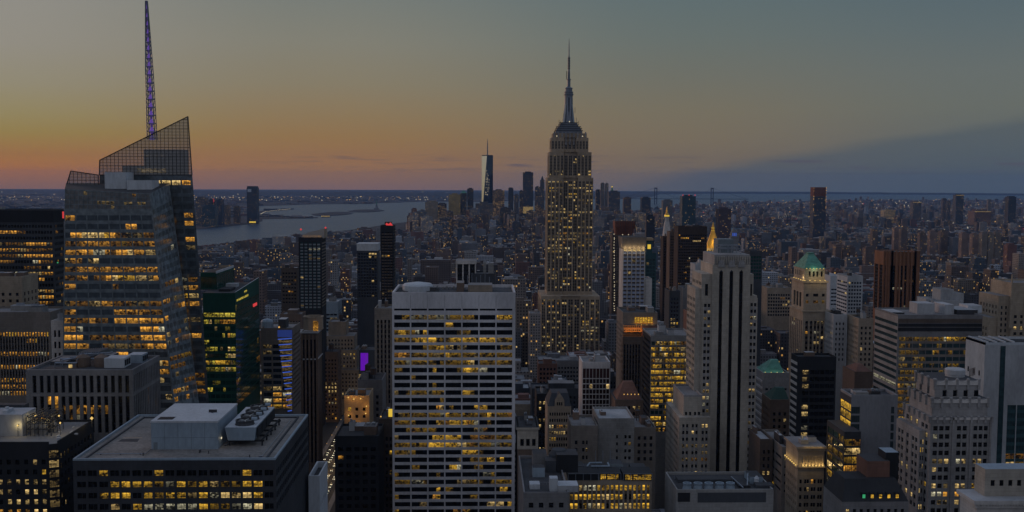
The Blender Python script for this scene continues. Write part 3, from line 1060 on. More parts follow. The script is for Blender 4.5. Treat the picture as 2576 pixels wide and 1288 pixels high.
for p, q in zip(pts, pts[1:]):
    b.bar((p[0], t.Y + 5, p[1]), (q[0], t.Y + 5, q[1]), 1.6, 'slate', 4)
b.build('main_cable', t.root)
# statue on its island
t = T('statue_monument', 'tiny copper green statue on tall pedestal on the harbour island', 944, 950, 521, 9900, 22, 530, 'statue')
cx, cy = (t.X0 + t.X1) / 2, t.Y + 11
b = t.part('pedestal'); b.frustum(cx - 26, cx + 26, cy - 26, cy + 26, 3, cx - 20, cx + 20, cy - 20, cy + 20, 18, 'granite'); b.frustum(cx - 10, cx + 10, cy - 10, cy + 10, 18, cx - 7, cx + 7, cy - 7, cy + 7, 47, 'granite')
b = t.part('figure'); b.lathe(cx, cy, [(5.5, 47), (4.6, 60), (3.6, 70), (3.8, 76), (1.6, 79), (2.0, 82), (.6, 85)], 'copper_green', 10); b.bar((cx - 3, cy, 76), (cx - 5, cy, 90), 1.1, 'copper_green'); b.lathe(cx - 5, cy, [(.6, 90), (1.5, 91), (.2, 94)], 'copper_green', 8)
t.done()
# ================================================================== midtown towers
def clip(poly, a, b):
    """keep the part of a convex polygon left of the line a->b (x, z plane)"""
    out = []
    sd = lambda p: (b[0] - a[0]) * (p[1] - a[1]) - (b[1] - a[1]) * (p[0] - a[0])
    for i in range(len(poly)):
        p, q = poly[i], poly[(i + 1) % len(poly)]
        sp, sq = sd(p), sd(q)
        if sp >= 0:
            out.append(p)
        if (sp > 0 > sq) or (sp < 0 < sq):
            k = sp / (sp - sq)
            out.append((p[0] + (q[0] - p[0]) * k, p[1] + (q[1] - p[1]) * k))
    return out


def screen(t, hull, Y, cw, ch, th=.35, pane='screen_glass', nm='glass_screen', frame='dark_metal'):
    """free-standing glazed screen wall with a mullion grid, outline hull in the (x, z) plane, counter-clockwise"""
    pm, fm = MB(), MB()
    xs, zs = [p[0] for p in hull], [p[1] for p in hull]
    x0, x1, z0, z1 = min(xs), max(xs), min(zs), max(zs)

    def cl(poly):
        for i in range(len(hull)):
            poly = clip(poly, hull[i], hull[(i + 1) % len(hull)])
            if len(poly) < 3:
                return None
        return poly

    def slab(poly, mb, ya, yb, m):
        mb.poly([(p[0], ya, p[1]) for p in poly], m)
        for i in range(len(poly)):
            p, q = poly[i], poly[(i + 1) % len(poly)]
            mb.poly(((p[0], yb, p[1]), (q[0], yb, q[1]), (q[0], ya, q[1]), (p[0], ya, p[1])), m)
    p = cl([(x0, z0), (x1, z0), (x1, z1), (x0, z1)])
    pm.poly([(q[0], Y + .3, q[1]) for q in p], pane)
    nx, nz_ = max(1, round((x1 - x0) / cw)), max(1, round((z1 - z0) / ch))
    for i in range(nx + 1):
        x = x0 + (x1 - x0) * i / nx
        p = cl([(x - th / 2, z0), (x + th / 2, z0), (x + th / 2, z1), (x - th / 2, z1)])
        if p:
            slab(p, fm, Y, Y + .28, frame)
    for j in range(nz_ + 1):
        z = z0 + (z1 - z0) * j / nz_
        w = th * (2.0 if j % 3 == 0 else 1)
        p = cl([(x0, z - w / 2), (x1, z - w / 2), (x1, z + w / 2), (x0, z + w / 2)])
        if p:
            slab(p, fm, Y - .05, Y + .26, frame)
    for i in range(len(hull)):
        a, b = hull[i], hull[(i + 1) % len(hull)]
        fm.bar((a[0], Y + .1, a[1]), (b[0], Y + .1, b[1]), .32, frame, 4)
    o = pm.build(nm, t.root)
    fm.build('screen_frame', o)


emit('violet_dim', (.10, .05, .30), .35)
glass('facet_glass', (.135, .16, .17), .18, 1.0, .08)
glass('facet_pane', (.045, .058, .068), .1, 1.0, .08)
glass('chamfer_glass', (.20, .245, .275), .15, 1.0, .08)  # same tower glass, lighter: the sky's reflection is put into its colour
glass('crown_glass', (.14, .13, .12), .15, 1.0, .05)  # brownish reflection put into the crown pane colour
glass('wedge_glass', (.075, .095, .11), .12, .8, .08)  # darker copy of the tower glass, for the shaded rear mass
# ---- faceted glass tower with slanted crown and lit mast
t = T('faceted_glass_tower', 'faceted glass tower with slanted crown screen and violet lit mast', 163, 500, 475, 540, 75, 1000, 'skyscraper', 'the faceted glass tower')
YB = 1715
ex = lambda x0, y0, x1, y1, y: x0 + (x1 - x0) * (y - y0) / (y1 - y0)
q = lambda x, y, Y: Vector(P(x, y, Y))
flx = lambda y: ex(163, 475, 155, 1100, y)
frx = lambda y: ex(377, 487, 437, 1006, y)
chx = lambda y: ex(426, 461, 500, 1006, y)
rrx = lambda y: ex(473, 293, 525, 1006, y)
YF, YC, YR = 540, 574, 576
zc = 530
fr = F(fh=4.4, ww=.90, wh=.60, sill=.5, d=.2, top=1.5, cols=[(.012 + i * .1235, .012 + i * .1235 + .112) for i in range(8)], fam='o', dark='facet_pane', mul=(1, 0), sp='facet_glass', lit=.5, wt=(.35, .4, .25), run=.72, split=2,
       litf=lambda i, j, nc, nr: .2 if j < 2 else (.72 if j < 19 else .35))
wall = t.part('wall')
facade(wall, t.wins, q(flx(YB), YB, YF), q(frx(YB), YB, YF), q(frx(zc), zc, YF), q(flx(zc), zc, YF), 'facet_glass', fr, P(300, 1030, YF).z)
crown_spec = F(fh=2.2, bw=2.2, ww=.84, wh=.8, d=.25, top=.4, edge=.3, lit=.35, wt=(.97, .03, 0), fam='w', dark='crown_glass', name='crown_pane')
facade(t.part('crown_wall'), t.wins, q(flx(zc), zc, YF), q(frx(zc), zc, YF), q(377, 487, YF), q(163, 475, YF), 'facet_glass', crown_spec)
chs = F(fh=4.4, ww=.9, wh=.55, d=.15, top=8, bw=5.5, fam='o', dark='facet_glass', sp='chamfer_glass', lit=.3, wt=(.55, .35, .1), mul=(3, 0), litf=lambda i, j, nc, nr: .06 if j < 9 else .35)
facade(wall, t.wins, q(frx(YB), YB, YF), q(chx(YB), YB, YC), q(426, 461, YC), q(377, 487, YF), 'chamfer_glass', chs, P(480, 1030, YC).z)
# rear mass front, seen right of the chamfer and above the low roof
rs = F(fh=4.4, bw=6.4, ww=.85, wh=.55, d=.2, top=2, fam='o', dark='facet_pane', sp='wedge_glass', lit=.25, litf=lambda i, j, nc, nr: .8 if i == nc - 1 and j > 1 else (.12 if j < 12 else .3), wt=(.3, .4, .3), mul=(3, 0))
A, B_, C_, D_ = q(250, YB, YR), q(rrx(YB), YB, YR), q(rrx(440), 440, YR), q(250, 440, YR)
facade(t.part('rear_wall'), t.wins, A, B_, C_, D_, 'wedge_glass', rs, P(480, 1030, YR).z)
rear = t.part('rear_wall')
dd = Vector((2, 14, 0))
de = Vector((-7, 14, 0))
rear.poly((B_, B_ + de, C_ + de, C_), 'blue_grey')
rear.poly((A + dd, A, D_, D_ + dd), 'blue_grey')
rear.poly((D_, C_, C_ + de, D_ + dd), 'roof_grey')
# solid top rooms behind the tall screen
pr = t.part('crown_room')
pr.box(P(362, 400, 580).x, P(463, 400, 580).x, 580, 589, P(400, 441, 580).z, P(400, 376, 580).z, 'slate')
pr.box(P(306, 400, 580).x, P(361, 400, 580).x, 581, 589, P(400, 441, 580).z, P(330, 416, 580).z, 'slate')
lr = MB(); lr.box(P(362, 400, 579).x, P(415, 400, 579).x, 579.2, 579.8, P(400, 394, 579).z, P(400, 389, 579).z, 'lit_w1'); lr.build('lit_room', t.root)
lr = MB(); lr.box(P(345, 430, 579).x, P(416, 430, 579).x, 579.0, 579.8, P(400, 434, 579).z, P(400, 424, 579).z, 'lit_w2'); lr.build('lit_room', t.root)
f2 = lambda x, y: (P(x, y, 576).x, P(x, y, 576).z)
screen(t, [f2(250, 440), f2(rrx(440) - .5, 440), f2(473, 293), f2(251, 403)], 575.8, 2.1, 1.7, .13)
f3 = lambda x, y: (P(x, y, 572).x, P(x, y, 572).z)
screen(t, [f3(164, 476), f3(248, 476), f3(247, 440), f3(178, 430)], 572, 2.1, 1.7, .13)
# low roof with its white plant
Zl = P(300, 478, 545).z
rf = t.part('roof')
rf.poly((q(163, 475, YF), q(377, 487, YF), q(426, 461, YC), q(250, 461, YR), q(166, 461, YR)), 'roof_dark')
wall.poly((q(166, YB, YR), q(flx(YB), YB, YF), q(163, 475, YF), q(166, 461, YR)), 'blue_grey')
for a in ((263, 317, 433, 474, 556), (318, 382, 453, 478, 553)):
    b = MB(); b.box(P(a[0], 440, a[4]).x, P(a[1], 440, a[4]).x, a[4], a[4] + 12, P(300, a[3] + 4, a[4]).z, P(300, a[2], a[4]).z, 'steel_white'); b.build('plant_room', t.root)
# lattice mast lit violet
mx, my = P(382, 340, 594).x, 594.0
z0, z1 = P(382, 352, my).z, P(374, 3, my).z
m_ = MB(); core = MB()
nseg = 17
rad = lambda k: 592 / FPX * (9.6 - 2.2 * k / 8 if k < 8 else 7.4 - 5.4 * (k - 8) / 9)
off = lambda k: (P(ex(340, 0, 382.5, 0, 0) if 0 else 382.5 - 7.5 * k / nseg, 340, my).x)
for k in range(nseg):
    za, zb2 = z0 + (z1 - z0) * k / nseg, z0 + (z1 - z0) * (k + 1) / nseg
    ra, rb = rad(k), rad(k + 1)
    xa, xb = off(k), off(k + 1)
    pa = [(xa + ra * c, my + ra * s_, za) for c, s_ in ((-1, -1), (1, -1), (1, 1), (-1, 1))]
    pb = [(xb + rb * c, my + rb * s_, zb2) for c, s_ in ((-1, -1), (1, -1), (1, 1), (-1, 1))]
    for i in range(4):
        m_.bar(pa[i], pb[i], .3, 'mast_metal', 4, caps=False)
        m_.bar(pb[i], pb[(i + 1) % 4], .28, 'mast_metal', 4, caps=False)
        m_.bar(pa[i], pb[(i + 1) % 4], .16, 'mast_metal', 4, caps=False)
    core.lathe((xa + xb) / 2, my, [(ra * .8, za), (ra * .42, za + (zb2 - za) * .3), (ra * .36, za + (zb2 - za) * .6)], 'lamp_violet', 8)
    core.lathe((xa + xb) / 2, my, [(ra * .36, za + (zb2 - za) * .6), (ra * .36, zb2)], 'violet_dim', 8)
mo = m_.build('mast', t.root)
core.build('lit_core', mo)
HERO[-1]['rect'] = (160, 522, 440, 1000)
t.done()

# ---- tall white slab with seven window bays
t = T('white_slab_tower', 'white stone slab tower with seven bays of ribbon windows and blank top', 986, 1297, 743, 560, 44, 1288, 'skyscraper', 'the white slab tower')
bays = [(.0165 + i * .1385, .0165 + i * .1385 + .1275) for i in range(7)]
t.tower(t.X0, t.X1, t.Y, t.Y + t.D, 0, t.Z, 'travertine', None, None, 'slate')
wl = t.part('wall'); wl.f = wl.f[1:]; wl.m = wl.m[1:]; wl.uv = wl.uv[4:]; wl.c = wl.c[1:]
zs = t.z(775); zs2 = t.z(783)
bl = t.part('blank_panel')
for i in range(7):
    a = t.X0 + (t.X1 - t.X0) * (0 if i == 0 else bays[i][0] - .0055); b = t.X0 + (t.X1 - t.X0) * (1 if i == 6 else bays[i + 1][0] - .0055)
    bl.poly(((a + .06, t.Y, zs), (b - .06, t.Y, zs), (b - .06, t.Y, t.Z), (a + .06, t.Y, t.Z)), 'travertine')
bl.poly(((t.X0, t.Y + .12, zs), (t.X1, t.Y + .12, zs), (t.X1, t.Y + .12, t.Z), (t.X0, t.Y + .12, t.Z)), 'slate')
facade(t.part('wall'), t.wins, (t.X0, t.Y, zs2), (t.X1, t.Y, zs2), (t.X1, t.Y, zs), (t.X0, t.Y, zs), 'travertine', F(one=True, cols=bays, d=.8, top=.3, lit=0, dark='glass_black', zmin=zs2 + .3, name='vent_slot', bias=0), 0)
facade(t.part('wall'), t.wins, (t.X0, t.Y, 0), (t.X1, t.Y, 0), (t.X1, t.Y, zs2), (t.X0, t.Y, zs2), 'travertine',
       F(fh=4.09, wh=.64, sill=.52, d=.9, top=1.2, cols=bays, fam='y', dark='glass_black', sp_in=.12, lit=.6, wt=(.74, .21, .05), mul=(0, 0), run=.6, split=4), t.zb)
t.parapet(t.X0, t.X1, t.Y, t.Y + t.D, t.Z, 1.6, 'travertine', 1.0)
x = lambda px: P(px, 730, 590).x
for a, c, d0, d1 in ((998, 1030, 566, 598), (1077, 1104, 568, 596)):
    b = MB(); b.box(x(a), x(c), d0, d1, t.Z, t.Z + .5, 'charcoal', 'tar'); b.build('roof_well', t.root)  # thin raised slab; the recess shade is put into its black colour
for k in range(4):
    b = MB(); b.box(x(1112 + k * 9), x(1117 + k * 9), 592, 596, t.Z, t.Z + 1.2 + .4 * (k % 2), 'concrete', 'roof_grey'); b.build('air_unit', t.root)
b = MB(); b.lathe(x(1053), 583, [(8.5, t.Z), (8.5, t.Z + 3.2), (7.5, t.Z + 4.2), (2.0, t.Z + 5)], 'steel_white', 20); b.build('cooling_drum', t.root)
for a, c, h, m in ((1075, 1100, 2.5, 'roof_dark'), (1150, 1168, 5.0, 'brown_brick'), (1178, 1238, 3.8, 'tan_brick')):
    b = MB(); b.box(x(a), x(c), 578, 592, t.Z, t.Z + h, m, 'roof_grey'); b.build('bulkhead', t.root)
b = MB()
for k in range(7):
    b.bar((x(1165 + k * 11), 588, t.Z + 3.8), (x(1165 + k * 11), 588, t.Z + 7.5 + (k % 3)), .15, 'bright_metal', 4)
b.build('antenna', t.root)
t.done()

# ---- art deco spire tower
t = T('art_deco_spire_tower', 'tall art deco stone skyscraper with stepped crown and antenna spire', 1377, 1492, 447, 1290, 41, 870, 'skyscraper', 'the art deco spire tower')
Y = t.Y
X = lambda px, y=500: P(px, y, Y).x
Zz = lambda y, YY=1290: P(1434, y, YY).z


def deco_block(xa, xb, ya, y0, y1, za, zb2, lit):
    """wing - recessed centre - wing, strips of paired windows between stone piers"""
    w = xb - xa
    cw0, cw1 = xa + w * .345, xa + w * .665
    def cols(n, wd, gap, pair):
        out = []
        for i in range(n):
            c = (i + .5) / n
            if pair:
                out += [(c - wd, c - gap), (c + gap, c + wd)]
            else:
                out.append((c - wd, c + wd))
        return out
    sp = lambda c: F(fh=3.72, wh=.52, sill=.5, d=.5, sp='spandrel', sp_in=.28, top=3.5, cols=c, fam='w', dark='glass_spire', lit=lit, litf=lit if callable(lit) else None, wt=(.35, .45, .2), run=.35)
    wing = cols(4, .29 / 4, .03 / 4, True)
    cent = cols(3, .35 / 3, .03 / 3, True)
    mb = t.part('wall')
    for (p, q_, dep, c) in ((xa, cw0, 0, wing), (cw0, cw1, 2.2, cent), (cw1, xb, 0, wing)):
        facade(mb, t.wins, (p, y0 + dep, za), (q_, y0 + dep, za), (q_, y0 + dep, zb2), (p, y0 + dep, zb2), 'esb_stone', sp(c), t.zb)
    mb.poly(((cw0, y0, za), (cw0, y0 + 2.2, za), (cw0, y0 + 2.2, zb2), (cw0, y0, zb2)), 'esb_stone')
    mb.poly(((cw1, y0 + 2.2, za), (cw1, y0, za), (cw1, y0, zb2), (cw1, y0 + 2.2, zb2)), 'esb_stone')
    facade(mb, t.wins, (xa, y1, za), (xa, y0, za), (xa, y0, zb2), (xa, y1, zb2), 'esb_stone', sp(cols(6, .28 / 6, .03 / 6, True)), t.zb)
    mb.poly(((xb, y0, za), (xb, y1, za), (xb, y1, zb2), (xb, y0, zb2)), 'esb_stone')
    mb.poly(((xb, y1, za), (xa, y1, za), (xa, y1, zb2), (xb, y1, zb2)), 'esb_stone')
    mb.poly(((xa, y0, zb2), (xb, y0, zb2), (xb, y1, zb2), (xa, y1, zb2)), 'esb_stone')


zb_, z1_, z2_, z3_, z4_ = Zz(745, 1272), Zz(447), Zz(382.5, 1292), Zz(346, 1294), Zz(335, 1295)
deco_block(P(1361, 760, 1272).x, P(1509, 760, 1272).x, 0, 1272, 1345, 0, zb_, .3)
deco_block(X(1377), X(1492), 0, 1290, 1331, zb_, z1_, lambda i, j, nc, nr: .5 if j < 26 else .33)
deco_block(X(1381.5), X(1487.5), 0, 1292, 1329, z1_, z2_, lambda i, j, nc, nr: .5 if j > 5 else .08)
deco_block(X(1386.5), X(1480), 0, 1295, 1326, z2_, z3_, .02)
cp = t.part('crown')
cp.box(X(1391), X(1476), 1297, 1324, z3_, z4_, 'esb_stone')
for k in range(9):
    xx = X(1394) + (X(1473) - X(1394)) * k / 8
    cp.box(xx - .7, xx + .7, 1295.6, 1296.8, z3_ - 9, z4_ + 1.6, 'grey_stone')
x0c, yc = X(1433.5, 300), 1310.5
Zm = lambda y: P(1434, y, 1310).z
st = t.part('observation_deck')
for xa, ya, yb2, h in ((33, 336, 330, 0), (31, 330, 325, 0), (28, 325, 320, 0), (23.5, 320, 315, 0), (21, 315, 310, 0)):
    w = xa * 1310 / FPX
    st.box(x0c - w, x0c + w, yc - w * .62, yc + w * .62, Zm(ya), Zm(yb2), 'mast_metal')
    st.box(x0c - w - .8, x0c + w + .8, yc - w * .62 - .8, yc + w * .62 + .8, Zm(yb2) - .01, Zm(yb2) + .7, 'slate')
rr = lambda px: px / 2 * 1310 / FPX
ms = t.part('mooring_mast')
ms.lathe(x0c, yc, [(rr(30), Zm(310)), (rr(24), Zm(290)), (rr(21.5), Zm(266)), (rr(20.5), Zm(240))], 'mast_metal', 16)
for a in range(4):
    ca, sa = math.cos(a * math.pi / 2 + .78), math.sin(a * math.pi / 2 + .78)
    px_, py_ = -sa, ca
    wg = [(9.2, 310), (7.6, 292), (6.2, 272), (5.6, 262)]
    for (r0, y0_), (r1, y1_) in zip(wg, wg[1:]):
        f_ = lambda r, o, y_: (x0c + ca * r + px_ * o, yc + sa * r + py_ * o, Zm(y_))
        for o in (-1.3, 1.3):
            ms.poly((f_(4, o, y0_), f_(r0, o, y0_), f_(r1, o, y1_), f_(4, o, y1_)), 'mast_metal')
        ms.poly((f_(r0, -1.3, y0_), f_(r0, 1.3, y0_), f_(r1, 1.3, y1_), f_(r1, -1.3, y1_)), 'bright_metal')
for k in (-1, 0, 1):
    ms.box(x0c + k * 2.0 - .5, x0c + k * 2.0 + .5, yc - rr(23), yc - rr(19), Zm(300), Zm(246), 'bright_metal' if k else 'glass_dark')
dk = t.part('dome')
dk.lathe(x0c, yc, [(rr(22), Zm(240)), (rr(24.5), Zm(239)), (rr(24.5), Zm(236)), (rr(21), Zm(235.5)), (rr(21), Zm(233.5)), (rr(23), Zm(233)), (rr(23), Zm(231)), (rr(18), Zm(230)), (rr(18), Zm(224)), (rr(19.5), Zm(223.5)),
                   (rr(19.5), Zm(221.5)), (rr(14), Zm(220)), (rr(9), Zm(218))], 'mast_metal', 20)
an = t.part('antenna')
an.lathe(x0c, yc, [(rr(8.5), Zm(219)), (rr(8.5), Zm(201)), (rr(12), Zm(200.5)), (rr(12), Zm(199)), (rr(6.5), Zm(198.5)), (rr(6), Zm(180)), (rr(5), Zm(177)), (rr(5), Zm(146)), (rr(6), Zm(145.5)), (rr(6), Zm(144)), (rr(3), Zm(143)), (rr(2.2), Zm(115)), (rr(.7), Zm(97))], 'mast_metal', 8)
for k in range(7):
    an.lathe(x0c, yc, [(rr(7), Zm(148 + k * 4.2)), (rr(7), Zm(146.6 + k * 4.2))], 'dark_metal', 8)
an.bar((x0c - rr(11), yc, Zm(200)), (x0c - rr(11), yc, Zm(179)), .5, 'dark_metal', 4)
for sx, y0_, y1_ in ((-24, 312, 302), (-20, 312, 305), (25, 312, 304), (19, 308, 296), (15.5, 285, 270), (-31, 324, 317), (31, 326, 319), (-34, 337, 330), (34, 337, 331)):
    an.bar((x0c + sx * 1310 / FPX, yc - 4, Zm(y0_)), (x0c + sx * 1310 / FPX, yc - 4, Zm(y1_)), .3, 'dark_metal', 4)
b = MB()
for sx, y_ in ((1, 307), (-32, 344), (33, 344)):
    b.lathe(x0c + sx * 1290 / FPX, 1293 if y_ > 320 else yc - 10, [(.05, Zm(y_) - .7), (.7, Zm(y_)), (.05, Zm(y_) + .7)], 'lamp_white', 6)
b.build('floodlight', t.root)
HERO[-1]['rect'] = (1361, 1510, 100, 870)
t.done()

# ---- deco tower with three black stripes
t = T('striped_deco_tower', 'stepped limestone deco tower with three full-height black stripes', 1793, 1888, 666, 620, 34, 1215, 'skyscraper', 'the three-striped deco tower')
Y = 620
xp = lambda px, y=700, YY=620: P(px, y, YY).x
zp = lambda y, x=1840, YY=620: P(x, y, YY).z
W_ = t.X1 - t.X0
stripes = [((c - 1.1) / W_, (c + 1.1) / W_) for c in (xp(1814) - t.X0, xp(1840) - t.X0, xp(1864.5) - t.X0)]
LS = 'limestone'
facade(t.part('wall'), t.wins, (t.X0, Y, 0), (t.X1, Y, 0), (t.X1, Y, t.Z), (t.X0, Y, t.Z), LS, F(one=True, cols=stripes, d=1.0, top=t.Z - zp(684), lit=0, dark='glass_black', name='black_stripe', zmin=8))
for c in (1814, 1840, 1864.5):      # pointed heads over the stripes
    b = t.part('stripe_head'); c = xp(c)
    b.poly(((c - 1.1, Y - .05, zp(684)), (c + 1.1, Y - .05, zp(684)), (c, Y - .05, zp(679))), 'charcoal')
    b.frustum(c - 2.2, c + 2.2, Y - .7, Y - .1, zp(672), c - 1.4, c + 1.4, Y - .6, Y - .1, zp(655), 'grey_stone')
wl = t.part('wall')
wl.poly(((t.X0, Y + 34, 0), (t.X0, Y, 0), (t.X0, Y, t.Z), (t.X0, Y + 34, t.Z)), LS)
wl.poly(((t.X1, Y, 0), (t.X1, Y + 34, 0), (t.X1, Y + 34, t.Z), (t.X1, Y, t.Z)), LS)
wl.poly(((t.X0, Y, t.Z), (t.X1, Y, t.Z), (t.X1, Y + 34, t.Z), (t.X0, Y + 34, t.Z)), LS)
cr = t.part('crown')
cr.box(xp(1797), xp(1887), Y + 1.2, Y + 33, t.Z, zp(641), 'grey_stone')
for k in range(16):
    xx = xp(1798) + (xp(1886) - xp(1798)) * k / 15
    cr.box(xx - .35, xx + .35, Y + .6, Y + 1.2, t.Z + .5, zp(645), 'limestone')
# rooftop steel frame and plant
b = MB()
for xx in (1816, 1846, 1868):
    for yy in (Y + 6, Y + 16):
        b.box(xp(xx) - .2, xp(xx) + .2, yy - .2, yy + .2, zp(641), zp(620), 'bright_metal')
for zz in (zp(620), zp(628)):
    b.box(xp(1815), xp(1870), Y + 5.8, Y + 6.2, zz, zz + .4, 'bright_metal', bottom=True)
    b.box(xp(1815), xp(1870), Y + 15.8, Y + 16.2, zz, zz + .4, 'bright_metal', bottom=True)
b.build('roof_frame', t.root)
b = MB(); b.box(xp(1822), xp(1862), Y + 18, Y + 30, zp(641), zp(606), 'blue_grey'); b.build('plant_room', t.root)
# shoulders with window pairs
pairs = lambda n: [x for i in range(n) for x in (((i + .14) / n, (i + .44) / n), ((i + .56) / n, (i + .86) / n))]
wspec = lambda c, top=3.0, lit=.2: F(fh=4.0, wh=.48, d=.45, top=top, cols=c, fam='w', dark='glass_black', lit=lit, sp='grey_stone', sp_in=.15, mul=(0, 1))
sidew = lambda n, top=3.0: F(fh=4.0, wh=.5, d=.4, top=top, cols=pairs(n), fam='w', dark='glass_black', lit=.05)
t.tower(xp(1767, 690), t.X0, Y + 2.0, Y + 30, 0, zp(690, 1780), LS, F(fh=30, one=True, cols=[(.36, .66)], d=.6, top=6, lit=0, dark='glass_black', zmin=zp(745, 1780)), sidew(3, 4), LS)
t.tower(xp(1752, 727), xp(1767, 690), Y + 3.0, Y + 28, 0, zp(727, 1760), LS, None, sidew(3, 5), LS)
t.tower(xp(1770, 750, 619), t.X0 - .02, Y + .8, Y + 2.0, 0, zp(752, 1780), LS, wspec(pairs(1), 2.0), None, LS)
t.tower(t.X1, xp(1898), Y + 2.0, Y + 30, 0, zp(690, 1893), LS, F(one=True, cols=[(.3, .7)], d=.6, top=6, lit=0, dark='glass_black', zmin=zp(745, 1890)), None, LS)
t.tower(xp(1898), xp(1909), Y + 3.0, Y + 28, 0, zp(745, 1900), LS, None, None, LS)
t.tower(t.X1 + .02, xp(1907, 750), Y + .8, Y + 2.0, 0, zp(750, 1900), LS, wspec(pairs(1), 2.0, .25), None, LS)
# low annex stepping down left
t.tower(xp(1720, 1000, 606), xp(1767, 1000, 606), 606, 640, 0, zp(998, 1740, 606), 'limestone', wspec([(.08, .2), (.3, .42), (.56, .68), (.76, .9)], 8, .2), None, 'roof_grey')
t.tower(xp(1709, 1050, 602), xp(1788, 1050, 602), 602, 606, 0, zp(1050, 1740, 602), 'limestone', wspec([(.10, .17), (.22, .29), (.40, .47), (.52, .59), (.72, .79), (.84, .91)], 3, .22), None, LS)
t.tower(xp(1709, 1050, 602), xp(1720, 1050, 606) - .02, 606, 646, 0, zp(1050, 1740, 602), 'limestone', None, sidew(6), LS)
t.parapet(xp(1720, 1000, 606), xp(1767, 1000, 606), 606, 640, zp(998, 1740, 606), 1.0, 'grey_stone')
HERO[-1]['rect'] = (1695, 1910, 606, 1215)
t.done()

# ---- green pyramid roof tower
t = T('pyramid_roof_tower', 'stone tower with bright green hipped roof and lit loggia below', 2020, 2088, 782, 800, 35, 895, 'skyscraper', 'the green pyramid roof tower')
Y = 800
xp = lambda px, y=700: P(px, y, Y).x
zp = lambda y: P(2050, y, Y).z
t.tower(t.X0, t.X1, Y, Y + 35, 0, zp(785), 'limestone_warm', F(fh=4.0, wh=.5, d=.4, top=6, cols=[(.10, .2), (.27, .36), (.42, .50), (.54, .62), (.68, .77), (.84, .93)], fam='w', dark='glass_black', lit=.3, sp='brownish', sp_in=.1),
        F(fh=4.0, bw=4.4, ww=.45, wh=.5, top=6, fam='w', lit=.05, sp='brownish', sp_in=.1, dark='glass_black'), 'limestone_warm')
x0, x1 = xp(2024), xp(2082)
t.tower(x0, x1, Y + 1.5, Y + 33, zp(785), zp(712), 'limestone_warm', F(fh=5.2, wh=.42, d=.5, top=7, cols=[(.1, .22), (.42, .64), (.8, .92)], fam='y', lit=.45, dark='glass_black', name='window'),
        F(one=True, cols=[(.18, .34), (.42, .58), (.66, .82)], d=.9, top=8, lit=0, dark='glass_black', zmin=zp(775), name='arched_window'), 'limestone_warm')
lg = t.part('cornice')
lg.box(t.X0 - .8, t.X1 + .8, Y - .8, Y + 35.8, zp(785), zp(781), 'limestone_warm')
lg.box(x0 - 1, x1 + 1, Y + .6, Y + 34, zp(712), zp(707), 'limestone_warm')
x0, x1 = xp(2027), xp(2078)
t.tower(x0, x1, Y + 3, Y + 31, zp(707), zp(677), 'limestone_warm', F(one=True, cols=[(.2, .3), (.4, .5), (.58, .68), (.8, .9)], d=.9, top=2.0, lit=0, dark='glass_black', zmin=zp(697), name='loggia_opening'),
        F(one=True, cols=[(.12 + k * .17, .2 + k * .17) for k in range(5)], d=.9, top=2, lit=0, dark='glass_black', zmin=zp(697), name='loggia_opening'), 'roof_dark')
rf = t.part('roof')
rf.frustum(x0 - .4, x1 + .4, Y + 2.6, Y + 31.4, zp(677), xp(2047), xp(2060), Y + 14, Y + 20, zp(641), 'copper_green')
rf.box(xp(2047) - .3, xp(2060) + .3, Y + 13.7, Y + 20.3, zp(641), zp(640) + .4, 'copper_green')
b = t.part('floodlight')
for k in range(5):
    xx = x0 + (x1 - x0) * k / 4
    b.box(xx - .35, xx + .35, Y + 1.6, Y + 2.4, zp(707), zp(705.5), 'flood_glow')
    b.box(x0 - 1.0, x0 - .4, Y + 4 + k * 6, Y + 4.8 + k * 6, zp(707), zp(705.5), 'flood_glow')
for k in range(6):
    xx = x0 + (x1 - x0) * (k + .5) / 6
    b.box(xx - .3, xx + .3, Y + 2.0, Y + 2.5, zp(677), zp(675.5), 'flood_glow')
HERO[-1]['rect'] = (1986, 2089, 640, 895)
t.done()
def spot(x, y, z, e, col, r=1.5, name='roof_floodlight_glow'):
    """the light of one lamp the photograph shows"""
    l = bpy.data.lights.new(name, 'POINT'); l.energy = e; l.color = col; l.shadow_soft_size = r
    o = bpy.data.objects.new(name, l); COL.objects.link(o); o.location = (x, y, z)
for xx in (xp(2070), xp(2045), xp(2026)):
    spot(xx, Y - 3 if xx > xp(2030) else Y + 6, zp(700), 420, (1, .75, .35))
spot(xp(2050), Y + .5, zp(676), 350, (.55, 1, .6))
# ---- gold pyramid tower behind the striped tower
t = T('gold_pyramid_tower', 'limestone tower with glowing golden pyramid roof behind striped deco tower', 1788, 1815, 628, 1750, 34, 660, 'skyscraper', 'the golden pyramid roof')
Y = 1750
xp = lambda px: P(px, 620, Y).x
zp = lambda y: P(1800, y, Y).z
t.tower(xp(1774), xp(1822), Y, Y + 34, 0, zp(640), 'limestone_warm', F(fh=4, bw=4, ww=.4, lit=.1, fam='w', top=5), F(fh=4, bw=4, ww=.4, lit=.05, fam='w', top=5), 'limestone_warm')
t.tower(xp(1779), xp(1816), Y + 3, Y + 31, zp(640), zp(625), 'limestone_warm', F(fh=6, bw=5, ww=.5, lit=.4, fam='y', top=2), None, 'limestone_warm')
r = t.part('roof')
cx, cy = xp(1798.5), Y + 17
w = (xp(1814) - cx) * 1.2
r.lathe(cx, cy, [(w * 1.05, zp(626)), (w * .25, zp(583)), (w * .25, zp(581))], 'gold_leaf', 8, math.pi / 8)
r.lathe(cx, cy, [(w * .2, zp(581)), (w * .2, zp(574)), (.2, zp(559))], 'gold_leaf', 8, math.pi / 8)
